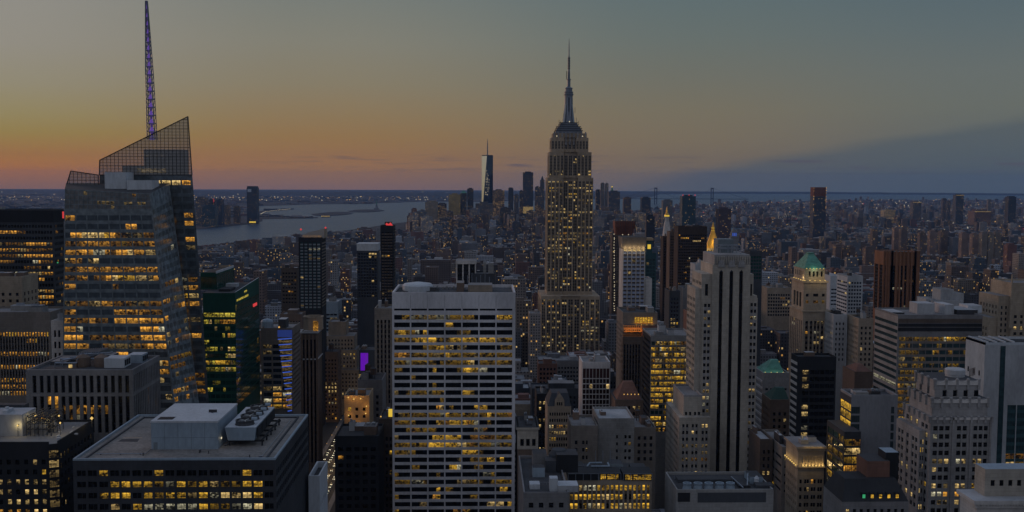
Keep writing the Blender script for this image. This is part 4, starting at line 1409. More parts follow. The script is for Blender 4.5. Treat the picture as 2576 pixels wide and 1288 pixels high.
g = t.part('lit_lantern'); g.lathe(cx, cy, [(w * .24, zp(582)), (w * .24, zp(580.5))], 'lamp_yellow', 8); g.lathe(cx, cy, [(w * .215, zp(575)), (w * .215, zp(574))], 'lamp_yellow', 8)
for k in range(4):
    a = math.pi / 4 + k * math.pi / 2
    t.part('finial').frustum(cx + w * 1.2 * math.cos(a) - 1.2, cx + w * 1.2 * math.cos(a) + 1.2, cy + w * 1.2 * math.sin(a) - 1.2, cy + w * 1.2 * math.sin(a) + 1.2, zp(626), cx + w * 1.2 * math.cos(a) - .1, cx + w * 1.2 * math.cos(a) + .1, cy + w * 1.2 * math.sin(a) - .1, cy + w * 1.2 * math.sin(a) + .1, zp(613), 'gold_leaf')
HERO[-1]['rect'] = (1774, 1822, 560, 660)
t.done()
spot(cx - 18, Y - 8, zp(626), 9000, (1, .68, .2), 2, 'pyramid_floodlight_glow'); spot(cx + 18, Y - 8, zp(626), 9000, (1, .68, .2), 2, 'pyramid_floodlight_glow'); spot(cx, Y - 6, zp(598), 3500, (1, .68, .2), 2, 'pyramid_floodlight_glow')

# ---- clock tower with gold lantern
t = T('clock_tower', 'slender white clock tower with pyramid top and golden lantern', 1668, 1691, 612, 2000, 23, 760, 'tower', 'the golden lantern clock tower')
Y = 2000
xp = lambda px: P(px, 600, Y).x
zp = lambda y: P(1680, y, Y).z
t.tower(t.X0, t.X1, Y, Y + 23, 0, zp(612), 'white_stone', F(fh=4, bw=3.5, ww=.4, lit=.05, fam='w', top=12), F(fh=4, bw=3.5, ww=.4, lit=.02, fam='w', top=12), 'white_stone')
cx, cy = xp(1679.5), Y + 11.5
b = t.part('roof'); b.frustum(t.X0 + .6, t.X1 - .6, Y + .6, Y + 22.4, zp(612), t.X0 + 1.5, t.X1 - 1.5, Y + 1.5, Y + 21.5, zp(597), 'white_stone')
b.frustum(t.X0 + 1.5, t.X1 - 1.5, Y + 1.5, Y + 21.5, zp(597), cx - 4, cx + 4, cy - 4, cy + 4, zp(558), 'white_stone')
b = t.part('lantern'); b.lathe(cx, cy, [(4, zp(558)), (4, zp(547)), (4.6, zp(546.5)), (4.6, zp(545))], 'white_stone', 8)
b = t.part('gold_cupola'); b.lathe(cx, cy, [(5, zp(545)), (4.4, zp(540)), (2.2, zp(536)), (1.7, zp(530)), (.2, zp(520))], 'gold_leaf', 10)
b = t.part('lit_cupola'); b.lathe(cx, cy, [(5.1, zp(545)), (4.5, zp(541))], 'lamp_yellow', 10); b.lathe(cx, cy, [(1.9, zp(535)), (1.8, zp(531))], 'lamp_yellow', 8)
b = t.part('clock_face'); b.lathe(cx, Y - .4, [(.1, zp(640))], 'white_stone', 4)
t.mb.pop('clock_face')
HERO[-1]['rect'] = (1662, 1691, 520, 760)
t.done()


# ---- plain box towers: name, label, xl, xr, ytop, Y, D, yb, wall, front spec, side spec, roof, short, extra
def boxes(rows):
    for r in rows:
        n_, l_, xl, xr, yt, Y, D, yb, mat, fs, ss, roof, short = r[:13]
        kw = r[13] if len(r) > 13 else {}
        t = T(n_, l_, xl, xr, yt, Y, D, yb, kw.get('cat', 'building'), short)
        t.main(mat, fs, ss, roof, kw.get('par', 1.2), kw.get('pmat'))
        if kw.get('cl', 2):
            t.clutter(int(xl * 7 + yt), kw.get('cl', 2), kw.get('tk', 0), hmax=kw.get('ch', 5))
        if kw.get('fn'):
            kw['fn'](t)
        t.done(kw.get('cap', 100))


def lights_at(t, pts, mat, r=1.0, name='roof_light', dy=-.6):
    for (px, py) in pts:
        mb = MB()
        p = P(px, py, t.Y + dy)
        mb.lathe(p.x, p.y, [(.05, p.z - r), (r, p.z), (.05, p.z + r)], mat, 6, cap=False)
        mb.build(name, t.root)


def glass_crown(t):
    b = MB(); Z = t.Z
    x1 = P(820, 580, t.Y + 20).x
    b.poly(((t.X0 + 1, t.Y + 6, Z), (x1, t.Y + 6, Z), (x1, t.Y + 6, t.z(576)), (t.X0 + 4, t.Y + 6, t.z(589))), 'screen_glass')
    b.poly(((x1, t.Y + 6, Z), (x1, t.Y + 30, Z), (x1, t.Y + 30, t.z(576)), (x1, t.Y + 6, t.z(576))), 'limestone_warm')
    b.poly(((x1, t.Y + 30, Z), (t.X0 + 1, t.Y + 30, Z), (t.X0 + 4, t.Y + 30, t.z(589)), (x1, t.Y + 30, t.z(576))), 'limestone_warm')
    b.build('slanted_crown', t.root)
    b = MB(); b.box(t.X0 + 3, x1 - 3, t.Y + 8, t.Y + 9, Z + .2, Z + 3, 'lit_o2'); b.build('crown_light', t.root)
    lights_at(t, [(757, 577), (819, 573)], 'lamp_red', 1.2, 'warning_light', 10)


def red_crown(t):
    b = MB(); w = t.X1 - t.X0; Z = t.Z
    b.box(t.X0 + w * .3, t.X1 - w * .2, t.Y + 4, t.Y + 14, Z, Z + 5, 'dark_metal'); b.build('roof_plant', t.root)
    lights_at(t, [(973, 564), (978, 566), (982, 563), (985, 567)], 'lamp_red', 1.6, 'warning_light', 4)


def white_band(t):
    t.box('roof_band', t.X0 - .3, t.X1 + .3, t.Y - .3, t.Y + t.D + .3, t.Z - 7, t.Z + 1.5, 'steel_white')


def black_side(t):
    b = MB()
    for k in range(16):
        z = t.Z - 4 - k * 4.0
        b.box(t.X0 - .35, t.X0 - .02, t.Y + .5, t.Y + t.D - .5, z, z + 1.6, 'white_stone', bottom=True)
    b.build('pale_strip', t.root)


def led_strips(t):
    Y = t.Y
    b = MB()
    for k in range(14):
        y = 851 + k * 13.9
        xa, xb = 699 + k * 1.9, 735.5
        pts = []
        for q_ in range(5):
            f = q_ / 4
            pts.append((P(xa + (xb - xa) * f, y, Y).x, Y - 1.6 * math.sin(f * math.pi * .5) - .25, P(700, y + 2.5 - 3.5 * f, Y).z))
        s_ = MB()
        for p, q in zip(pts, pts[1:]):
            s_.poly(((p[0], p[1], p[2] - .3), (q[0], q[1], q[2] - .3), (q[0], q[1], q[2] + .3), (p[0], p[1], p[2] + .3)), 'lamp_blue')
            s_.poly(((p[0], p[1], p[2] + .3), (q[0], q[1], q[2] + .3), (q[0], q[1] + .3, q[2] + .3), (p[0], p[1] + .3, p[2] + .3)), 'dark_metal')
        s_.build('light_strip', t.root)
    c = MB()
    for k in range(13):
        y = 851 + k * 13.9
        c.poly([P(701 + k * 1.9, y + 11.5, Y - .12), P(735, y + 11.5, Y - .12), P(735, y + 3.5, Y - .12), P(701 + k * 1.9, y + 3.5, Y - .12)], 'lit_w1')
    c.build('corner_glazing', t.root)['kind'] = 'stuff'
    bb = MB(); bb.poly([P(698, 848, Y - .1), P(735, 848, Y - .1), P(735, 830, Y - .1), P(698, 830, Y - .1)], 'led_panel'); bb.build('led_panel', t.root)


litwall('led_panel', (.05, .07, .12), (.04, .08, .40), .28)
litwall('purple_panel', (.05, .03, .09), (.16, .005, .55), .6)
surf('amber_stone', (.40, .29, .18))


def corner_cap(t):      # lit lantern top of the slim brown tower
    b = MB(); w = t.X1 - t.X0
    b.box(t.X0 - 1, t.X1 + 1, t.Y - 1, t.Y + t.D + 1, t.Z, t.Z + 1, 'pale_grey'); b.build('ledge', t.root)
    b = MB(); b.lathe((t.X0 + t.X1) / 2 + 1, t.Y + 10, [(6.2, t.Z + 1), (6.2, t.Z + 8.5), (6.6, t.Z + 8.6), (6.6, t.Z + 9.3), (5.6, t.Z + 9.3), (5.6, t.Z + 8)], 'tan_brick', 8, .4); b.build('roof_drum', t.root)
    b = MB(); b.box((t.X0 + t.X1) / 2 + 2, (t.X0 + t.X1) / 2 + 5, t.Y + 2.6, t.Y + 3.2, t.Z + 1, t.Z + 7, 'lit_o2'); b.build('lit_panel', t.root)
    zz = t.z(905); b = MB(); b.box(t.X0 - .5, t.X1 + .5, t.Y - .5, t.Y + t.D + .5, zz, zz + .7, 'pale_grey', bottom=True); b.build('ledge', t.root)
    b = MB()
    for k in range(5):
        xx = t.X0 + w * k / 4
        b.box(xx - .55, xx + .55, t.Y - .5, t.Y - .02, 20, t.Z - 1, 'brown_brick')
    b.build('pier', t.root)


def yellow_sign(t):
    b = MB(); b.box(P(973, 1046, 600).x, P(991, 1046, 600).x, t.Y + 1, t.Y + 2, t.Z + 2.0, t.Z + 6.5, 'lamp_yellow', bottom=True); b.build('lit_sign', t.root)
    b = MB(); b.box(P(980, 1046, 600).x - .3, P(980, 1046, 600).x + .3, t.Y + 2.0, t.Y + 2.6, t.Z, t.Z + 12, 'dark_metal'); b.build('sign_post', t.root)
    lights_at(t, [(958, 1048), (981, 1039)], 'lamp_amber', .5, 'roof_light', 2)


def purple(t):
    b = MB(); b.poly([P(907, 932, t.Y - .3), P(926, 932, t.Y - .3), P(926, 888, t.Y - .3), P(907, 888, t.Y - .3)], 'purple_panel'); o = b.build('led_screen', t.root)
    b = MB(); b.poly([P(919, 932, t.Y - .5), P(924.5, 932, t.Y - .5), P(924.5, 888, t.Y - .5), P(919, 888, t.Y - .5)], 'lamp_purple'); b.build('led_column', t.root)
    b = MB(); b.box(P(903, 940, t.Y).x, P(944, 940, t.Y).x, t.Y - 2, t.Y - 1, P(920, 950, t.Y).z, P(920, 941, t.Y).z, 'lit_w2'); b.build('lit_canopy', t.root)


def legs_top(t):
    b = MB(); w = t.X1 - t.X0
    for k in range(4):
        xx = t.X0 + w * k / 3
        b.box(xx - .5, xx + .5, t.Y - 1.2, t.Y - .2, 60, t.Z, 'white_stone')
    b.build('pier', t.root)
    t.box('roof_slab', t.X0 - .8, t.X1 + .8, t.Y - 1.6, t.Y + t.D, t.Z, t.Z + 2.4, 'white_stone', 'roof_grey')


def orange_tops(t):
    Y = t.Y
    b = MB()
    for k in range(7):
        xa = P(1597 + k * 6.6, 800, Y - .2)
        b.box(xa.x, xa.x + 1.35, Y - .5, Y - .15, P(1600, 812, Y).z, P(1600, 798, Y).z, 'lit_y3')
    b.build('lit_arcade', t.root)
    b = MB(); b.poly([P(1596, 814, Y - .1), P(1643, 814, Y - .1), P(1643, 796.5, Y - .1), P(1596, 796.5, Y - .1)], 'amber_glow'); b.build('lit_wall', t.root)
    b = MB(); b.box(P(1567, 820, Y).x, P(1614, 820, Y).x, Y - 6, Y - .3, P(1590, 835, Y - 6).z, P(1590, 818, Y - 6).z, 'amber_glow', 'roof_dark', bottom=True); o = b.build('lit_setback', t.root)
    for row in (822, 831):
        b = MB()
        for k in range(9):
            p = P(1570 + k * 4.9, row, Y - 6.2)
            b.box(p.x - .35, p.x + .35, Y - 6.25, Y - 6.05, p.z - .6, p.z + .6, 'charcoal', bottom=True)
        b.build('window', o)['kind'] = 'stuff'
    for k in range(4):
        spot(P(1572 + k * 12, 826, Y).x, Y - 8.5, P(1590, 829, Y).z, 190, (1, .38, .04), .5, 'arcade_lamp_glow')
        spot(P(1600 + k * 13, 806, Y).x, Y - 2.5, P(1620, 814, Y).z, 110, (1, .5, .08), .5, 'arcade_lamp_glow')
    t.box('roof_box', P(1612, 820, Y).x, P(1651, 820, Y).x, Y - 7, Y - .4, P(1630, 846, Y - 7).z, P(1630, 819, Y - 7).z, 'red_brick', 'roof_dark')


surf('amber_glow', (.42, .25, .13))  # amber lamplight put into the colour of the arcade walls


def crown_lights(t):
    """flared stone top of the white grid tower, lit from below"""
    Y = t.Y
    w = t.X1 - t.X0
    t.part('crown').frustum(t.X0, t.X1, Y, Y + t.D, t.Z, t.X0 - 1.2, t.X1 + 1.2, Y - 1.2, Y + t.D + 1.2, P(1590, 597, Y).z, 'taupe', 'roof_dark')
    b = MB()
    for k in range(5):
        xx = t.X0 + w * (k + .5) / 5
        b.box(xx - 1.3, xx + 1.3, Y - .55, Y - .1, t.Z - 1.0, t.Z + .5, 'lit_w3')
        spot(xx, Y - 2.0, t.Z + 1.5, 300, (1, .72, .35), .5, 'crown_floodlight_glow')
    b.build('crown_light', t.root)
    spot(t.X0 - 2.5, Y + 8, t.Z + 2, 300, (1, .72, .35), .5, 'crown_floodlight_glow')


def site_lights(t):
    Y = t.Y
    b = MB()
    for k in range(30):
        p = P(1545 + RNG.uniform(-.8, .8), 590 + k * 6.6 + RNG.uniform(-2, 2), Y - .7)
        b.box(p.x - .5, p.x + .5, Y - 1.2, Y - .3, p.z - .5, p.z + .5, 'lamp_white', bottom=True)
    for k in range(12):
        p = P(1556 + RNG.uniform(0, 30), 590 + RNG.uniform(0, 14), Y - .7)
        b.box(p.x - .5, p.x + .5, Y - 1.2, Y - .3, p.z - .5, p.z + .5, 'lamp_white', bottom=True)
    b.build('site_light', t.root)['kind'] = 'stuff'
    t.part('bare_floors').frustum(P(1550, 590, Y).x, P(1590, 590, Y).x, Y - .2, Y + 24, P(1560, 590, Y).z, P(1547, 560, Y).x, P(1598, 560, Y).x, Y - 3, Y + 26, P(1560, 568, Y).z, 'rust')
    t.part('bare_floors').box(P(1547, 560, Y).x, P(1598, 560, Y).x, Y - 3, Y + 26, P(1560, 568, Y).z, P(1560, 556, Y).z, 'rust', 'roof_dark')
    b = MB()
    for k in range(9):
        xx = P(1548, 560, Y).x + (P(1597, 560, Y).x - P(1548, 560, Y).x) * k / 8
        b.bar((xx, Y - 3.4, P(1560, 588, Y).z), (xx, Y - 3.4, P(1560, 553, Y).z), .4, 'dark_metal', 4)
    b.build('scaffold', t.root)


def red_sign(t):
    b = MB(); b.box(P(156, 540, t.Y + 16).x, P(161, 540, t.Y + 16).x, t.Y + 14, t.Y + 16, P(158, 549, t.Y + 16).z, P(158, 532, t.Y + 16).z, 'lamp_red', bottom=True); b.build('lit_sign', t.root)
    t.box('roof_band', t.X0, t.X1 + .3, t.Y - .3, t.Y + t.D, P(100, 559, t.Y).z, t.Z + .5, 'charcoal')
    b = MB(); b.box(P(144, 660, t.Y).x, P(147, 660, t.Y).x, t.Y - .4, t.Y - .1, P(100, 662, t.Y).z, P(100, 659, t.Y).z, 'lamp_green'); b.build('lit_sign', t.root)


def drum_roof(t):
    x_ = lambda px: P(px, 820, t.Y + 12).x
    b = MB(); b.lathe(x_(672), t.Y + 12, [(4.2, t.Z), (4.2, t.Z + 4), (3.4, t.Z + 5.2), (1, t.Z + 6)], 'steel_blue', 14); b.build('cooling_drum', t.root)
    b = MB(); b.box(x_(703), x_(722), t.Y + 8, t.Y + 18, t.Z, t.Z + 6, 'slate', 'roof_pale'); b.build('bulkhead', t.root)
    lights_at(t, [(702, 823)], 'lamp_amber', .7, 'roof_light', 6)
    led_strips(t)


def grid_top(t):
    b = MB(); w = t.X1 - t.X0
    for k in range(8):
        xa = t.X0 + w * (.02 + k * .121)
        b.box(xa, xa + w * .107, t.Y - .1, t.Y - .02, t.z(951), t.z(927), 'rust_dark', bottom=True)
    b.build('tall_window', t.root)['kind'] = 'stuff'
    b = MB()
    for k in range(9):
        xa = t.X0 + w * (.006 + k * .121)
        b.box(xa, xa + w * .014, t.Y - .5, t.Y - .02, 30, t.Z, 'whitewash')
    b.build('pier', t.root)


def curtain_top(t):
    Y = t.Y
    b = MB()
    for y0, y1, m in ((802, 812, 'brownish'), (814, 822, 'charcoal'), (824, 833, 'charcoal')):
        b.box(t.X0 + .3, t.X1 - .3, Y - .25, Y - .02, P(2360, y1, Y).z, P(2360, y0, Y).z, m, bottom=True)
    b.build('louvre_band', t.root)
    for xa, xb, ya, yb2, h, m in ((2297, 2340, 634, 646, 6.5, 'pale_grey'), (2362, 2385, 632, 648, 6, 'pale_grey'), (2390, 2440, 630, 650, 3, 'roof_dark'), (2434, 2470, 640, 652, 4.5, 'steel_white'), (2230, 2262, 632, 650, 1.2, 'roof_dark')):
        b = MB(); b.box(P(xa, 790, 640).x, P(xb, 790, 640).x, ya, yb2, t.Z, t.Z + h, m, 'roof_pale'); b.build('bulkhead', t.root)


glass('glass_sky', (.34, .40, .56), .3, .9)  # bright sky reflection put into the pane colour
glass('glass_brown', (.03, .016, .012), .15, .5)
surf('rust_dark', (.055, .022, .018))
fl = lambda **k: F(fam='w', **k)


def beige_steps(t):
    Y = t.Y
    for xa, xb, y, dy in ((814, 891, 845, 4), (809, 897, 880, 7), (806, 902, 930, 10)):
        x0, x1 = P(xa, y, Y - dy).x, P(xb, y, Y - dy).x
        t.tower(x0, x1, Y - dy, Y + 24 + dy * 0, 0, P(850, y, Y - dy).z, 'tan_brick', F(fh=4.4, bw=3.6, ww=.42, wh=.5, top=3, lit=.25, fam='w', dark='glass_black', nmax=9, litf=lambda i, j, nc, nr: .6 if j in (0, 5) else .06), None, 'roof_grey')


def terrace(t):
    for px, py in ((876, 1000), (890, 1004), (907, 1003), (922, 1022), (877, 1045), (920, 1040), (897, 1070)):
        p = P(px, py, t.Y - 3)
        spot(p.x, p.y, p.z, 150, (1, .5, .1), .5, 'terrace_lamp_glow')
    lights_at(t, [(876, 1000), (890, 1004), (907, 1003), (922, 1022), (877, 1045), (920, 1040)], 'flood_glow', .45, 'wall_lamp')


boxes([
    ('dark_slab_tower', 'dark slab with thin fins, scattered lit strips and red roof sign', -120, 134, 531, 700, 17, 770, 'slate',
     F(fh=3.9, bw=1.9, ww=.78, wh=.5, d=.3, top=8, lit=.6, fam='o', run=.82, wt=(.4, .4, .2), dark='glass_black', sp='slate'), F(fh=3.9, bw=2.2, ww=.7, wh=.5, d=.3, top=8, lit=.25, fam='o', wt=(.4, .4, .2), dark='glass_black'), 'roof_dark', 'the dark slab with red sign', dict(fn=red_sign, cap=60)),
    ('finned_office_block', 'dark finned office block with bright lit strips at the left edge of frame', -140, 126, 790, 620, 28, 1000, 'taupe',
     F(fh=3.9, bw=1.7, ww=.58, wh=.62, d=.6, top=10, lit=.85, fam='o', run=.86, wt=(.25, .45, .3), dark='glass_black', sp='dark_stone', sp_in=.3), F(fh=3.9, bw=1.7, ww=.5, wh=.62, d=.6, top=10, lit=.2, fam='o', dark='glass_black', sp='dark_stone', sp_in=.3), 'roof_grey', 'the dark finned office block'),
    ('stepped_stone_block', 'beige stone block with dark openings before dark slab tower', -60, 55, 700, 665, 24, 782, 'limestone_warm', fl(fh=4.2, bw=4.5, ww=.4, wh=.45, top=8, lit=.12, dark='glass_black'), fl(fh=4.2, bw=5, ww=.4, lit=.05, top=8), 'roof_grey', None, dict(cl=3)),
    ('white_stepped_tower', 'small white stepped tower squeezed beside faceted glass tower', 128, 158, 812, 600, 18, 900, 'white_stone', fl(fh=6.5, bw=2.6, ww=.5, wh=.6, top=3, lit=.04, dark='glass_black'), None, 'roof_grey', None, dict(cl=1)),
    ('striped_apartment_tower', 'dark balconied apartment tower with slanted lit glass crown', 751, 809, 600, 1100, 30, 770, 'charcoal', F(fh=3.3, bw=4.2, ww=.7, wh=.5, d=.8, top=3, lit=.1, fam='w', sp='blue_grey', sp_in=.3, dark='glass_teal', wt=(.5, .3, .2)),
     F(fh=3.3, bw=5, ww=.5, lit=.06, fam='w', sp='tan_brick', dark='glass_black'), 'roof_dark', 'the slanted-crown apartment tower', dict(fn=glass_crown, cl=0, cap=40)),
    ('glass_hotel_tower', 'hazy blue glass tower topped by a plain pale band', 898, 950, 616, 1250, 26, 740, 'slate', F(fh=3.6, bw=3.0, ww=.8, wh=.6, top=9, lit=.1, fam='w', dark='glass_navy', wt=(.5, .3, .2)), None, 'roof_pale', 'the pale-banded glass tower', dict(fn=white_band, cl=0, cap=30)),
    ('dark_apartment_tower', 'dark brown ribbed tower with cluster of red roof lights', 957, 990, 570, 1150, 24, 745, 'charcoal', F(fh=3.2, bw=3.2, ww=.75, wh=.5, d=.7, top=5, lit=.04, fam='w', sp='brownish', dark='glass_black'), F(fh=3.2, bw=4, ww=.6, lit=.03, fam='w', sp='brownish'), 'roof_dark', 'the red-topped dark tower', dict(fn=red_crown, cl=0, cap=30)),
    ('banded_glass_block', 'whitish blue banded office block with plain top storey', 791, 850, 762, 1260, 36, 845, 'steel_blue', F(fh=4.6, bw=4.2, ww=.9, wh=.45, top=12, lit=.2, fam='w', dark='glass_navy', wt=(.5, .35, .15)), F(fh=3.8, bw=3.2, ww=.9, wh=.45, top=9, lit=.1, fam='w', dark='glass_navy'), 'roof_pale', 'the pale banded block', dict(cap=50)),
    ('lit_crown_block', 'dark block with lit upper floors left of slanted-crown apartment tower', 707, 748, 676, 1150, 24, 760, 'brownish', F(fh=4, bw=3, ww=.7, wh=.4, top=3, fam='o', lit=.3, wt=(.4, .3, .3)), None, 'roof_pale', None, dict(cap=30)),
    ('blue_strip_tower', 'brown glass office tower with rounded corner of blue light strips', 656, 736, 830, 690, 30, 1030, 'taupe', F(fh=4.0, bw=6.5, ww=.86, wh=.62, d=.4, top=9, fam='o', lit=.35, litf=lambda i, j, nc, nr: .25 if j < 3 else (.6 if j < 9 else .95), wt=(.5, .35, .15), dark='glass_navy', sp='granite', mul=(2, 0)),
     F(fh=3.2, bw=3, ww=.75, wh=.5, top=3, lit=.06, fam='o', dark='glass_navy'), 'roof_grey', 'the blue light strip tower', dict(fn=drum_roof, cl=0)),
    ('slim_brown_tower', 'slim dark brown pier tower with lit octagonal roof drum', 759, 797, 838, 640, 20, 1150, 'brownish', F(one=True, cols=[(.08, .2), (.3, .42), (.55, .7), (.8, .92)], d=.6, top=4, lit=0, dark='glass_black', zmin=10, name='window_strip'), None, 'roof_grey', 'the slim brown tower', dict(fn=corner_cap, cl=0)),
    ('stepped_beige_tower', 'beige brick tower with windowless square top and lit shoulder', 826, 870, 812, 1165, 26, 990, 'tan_brick', None, None, 'roof_grey', 'the beige stepped tower', dict(cl=1, tk=1, fn=beige_steps)),
    ('lit_brick_tower', 'brown brick tower dotted with lit windows beside slim brown tower', 797, 850, 888, 1120, 26, 1075, 'brown_brick', F(fh=4.2, bw=3.6, ww=.45, wh=.5, top=6, lit=.4, fam='w', litf=lambda i, j, nc, nr: .04 if j < 6 else .55, dark='glass_black', wt=(.2, .4, .4)), F(fh=3.7, bw=3, ww=.4, lit=.1, fam='w', top=6), 'roof_dark', None, dict(tk=1)),
    ('amber_lit_building', 'stone building glowing amber under roof terrace lamps', 866, 929, 1000, 640, 24, 1090, 'amber_stone', F(fh=4.5, bw=4.5, ww=.4, wh=.45, top=5, lit=.12, fam='y', dark='glass_black'), None, 'roof_grey', 'the amber glowing building', dict(cl=2, fn=terrace)),
    ('led_screen_building', 'low dark building with tall glowing purple panel', 903, 944, 884, 820, 24, 950, 'slate', None, None, 'roof_dark', 'the purple panel building', dict(fn=purple, cl=1)),
    ('ribbed_stone_tower', 'ribbed tan stone tower against left edge of white slab tower', 942, 987, 780, 700, 24, 1010, 'ribbed_tan', F(fh=3.4, bw=2.3, ww=.5, wh=.62, d=.7, top=6, lit=.04, fam='w', dark='glass_black', sp='brownish', sp_in=.4), None, 'roof_grey', 'the ribbed tan tower'),
    ('grey_setback_block', 'grey stone block with roof tanks below purple panel building', 900, 962, 960, 670, 26, 1040, 'granite', fl(fh=4, bw=4.5, ww=.35, lit=.06, top=8, dark='glass_black'), None, 'roof_dark', None, dict(tk=2, cl=2)),
    ('dark_corner_building', 'black office building with few amber windows beside the lit avenue', 842, 953, 1102, 575, 30, 1275, 'charcoal', F(fh=4.6, bw=4.2, ww=.62, wh=.5, top=4, lit=.16, fam='o', dark='glass_black', wt=(.5, .3, .2)), None, 'roof_dark', 'the black avenue building', dict(cl=3)),
    ('lit_row_building', 'brick building with rows of lit windows under small yellow sign', 953, 992, 1058, 610, 26, 1288, 'brownish', F(fh=4.0, bw=2.5, ww=.5, wh=.55, top=9, lit=.3, fam='y', dark='glass_black', litf=lambda i, j, nc, nr: .95 if j in (0, 2) else .1), None, 'roof_dark', None, dict(fn=yellow_sign)),
    ('white_leg_tower', 'dark tower framed by white piers rising just behind white slab tower', 1149, 1196, 664, 820, 24, 722, 'charcoal', F(fh=4, bw=3, ww=.7, lit=.1, fam='o', dark='glass_black', top=3), None, 'roof_grey', 'the white-piered tower', dict(fn=legs_top, cl=0, cap=30)),
    ('blue_grey_block', 'plain blue grey box building behind roof of white slab tower', 1187, 1246, 692, 810, 24, 722, 'slate', F(fh=4, bw=3, ww=.8, wh=.4, lit=.05, fam='w', dark='glass_navy', top=6), None, 'roof_grey', None, dict(cl=2, ch=14, cap=30)),
    ('unfinished_brown_tower', 'slender dark tower under construction with flared rust red top', 1540, 1590, 590, 1600, 24, 780, 'brownish', F(fh=3.8, bw=3.0, ww=.5, wh=.55, top=2, lit=.03, fam='w', dark='glass_black'), None, 'roof_dark', 'the unfinished rust-flared tower', dict(fn=site_lights, cl=0, par=0, cap=20)),
    ('white_grid_tower', 'pale tower of bluish square windows with lit flared stone crown', 1567.5, 1623, 628, 980, 28, 790, 'white_stone', F(fh=3.75, cols=[(.03 + i * .196, .03 + i * .196 + .15) for i in range(5)], wh=.58, d=.5, top=1.2, lit=.03, fam='w', dark='glass_sky', sp='brownish', sp_in=.1), None, 'roof_grey', 'the pale bluish-windowed tower', dict(fn=crown_lights, cl=0, par=0)),
    ('white_blank_block', 'blank white wall block touching pale bluish-windowed tower', 1623.5, 1640, 704, 985, 24, 795, 'white_stone', None, None, 'roof_grey', None, dict(cl=0)),
    ('teal_glass_tower', 'teal glass tower with gold lit roof box behind pale bluish-windowed tower', 1624, 1651, 640, 1080, 26, 790, 'teal_panel', F(fh=3.8, bw=3, ww=.85, wh=.7, top=4, lit=.05, fam='w', dark='glass_teal'), None, 'roof_dark', 'the teal gold-topped tower', dict(cl=0, cap=30, fn=lambda t: (t.box('roof_box', P(1626, 620, 1085).x, P(1641, 620, 1085).x, 1085, 1098, t.Z, t.z(600, 1085), 'teal_panel', 'amber_stone'), t.box('lit_panel', P(1629, 620, 1085).x, P(1637, 620, 1085).x, 1084.4, 1084.9, t.z(626, 1085), t.z(615, 1085), 'lamp_yellow'), t.box('gold_cornice', P(1624, 620, 1085).x, P(1643, 620, 1085).x, 1083.6, 1099, t.z(605, 1085), t.z(599, 1085), 'amber_stone')))),
    ('dark_red_tower', 'slim dark red tower standing in front of white clock tower', 1668.5, 1684, 597, 1500, 22, 800, 'dark_brown', F(fh=3.8, bw=3, ww=.5, lit=.02, fam='w', dark='glass_black', top=4), None, 'roof_dark', 'the slim dark red tower', dict(cl=1, cap=10)),
    ('brown_office_tower', 'mid brown ribbed tower left of black lit-row block', 1685, 1706, 585, 1470, 24, 735, 'brown_brick', F(fh=3.8, bw=2.6, ww=.5, lit=.03, fam='w', dark='glass_black', top=4), None, 'roof_dark', None, dict(cl=1, cap=10)),
    ('black_lit_block', 'broad black office block with rows of amber lights', 1706, 1779, 572, 1420, 30, 720, 'dark_brown', F(fh=3.9, bw=2.4, ww=.7, wh=.45, top=9, lit=.3, fam='o', run=.7, dark='glass_black', wt=(.3, .4, .3)), None, 'roof_dark', 'the broad black lit-row block', dict(cap=60)),
    ('pale_rear_block', 'pale concrete block behind left shoulder of three-striped deco tower', 1749, 1778, 668, 1000, 24, 740, 'pale_grey', fl(fh=4, bw=3.4, ww=.5, lit=.06, top=4), fl(fh=4, bw=3.4, ww=.5, lit=.02, top=4), 'roof_grey', None, dict(cap=20)),
    ('navy_lit_tower', 'narrow navy tower with column of small white lights', 1684, 1711, 735, 900, 24, 830, 'slate', F(fh=3.6, bw=2.6, ww=.6, lit=.12, fam='w', dark='glass_navy', top=4, litf=lambda i, j, nc, nr: .8 if i < 2 and j > 4 else .05), None, 'roof_dark', None, dict(cap=30)),
    ('grey_blank_block', 'blank grey block right of narrow navy tower', 1718, 1756, 728, 930, 24, 800, 'granite', None, None, 'roof_dark', None, dict(cl=2)),
    ('red_brick_tower', 'red brick block half hidden by three-striped deco tower', 1733, 1754, 790, 850, 24, 840, 'red_brick', fl(fh=4, bw=3.4, ww=.4, lit=.05, top=4), None, 'roof_dark', None, dict(cl=1, cap=20)),
    ('orange_lit_tower', 'brown tower with glowing orange arcade floors near its top', 1567, 1654, 790, 780, 36, 920, 'taupe', None, fl(fh=4, bw=3.2, ww=.4, wh=.6, lit=.02, top=8, dark='glass_black'), 'roof_dark', 'the orange arcade tower', dict(fn=orange_tops, cl=3)),
    ('brown_pier_tower', 'brown tower of dark vertical window strips under orange arcade', 1567, 1614, 851, 770, 9, 995, 'brownish', F(fh=3.9, cols=[(.06 + k * .155, .06 + k * .155 + .085) for k in range(6)], wh=.7, top=4, lit=.03, fam='w', dark='glass_black', sp='charcoal', sp_in=.3), fl(fh=4, bw=3, ww=.4, lit=.02, top=4), 'roof_dark', None, dict(cl=0)),
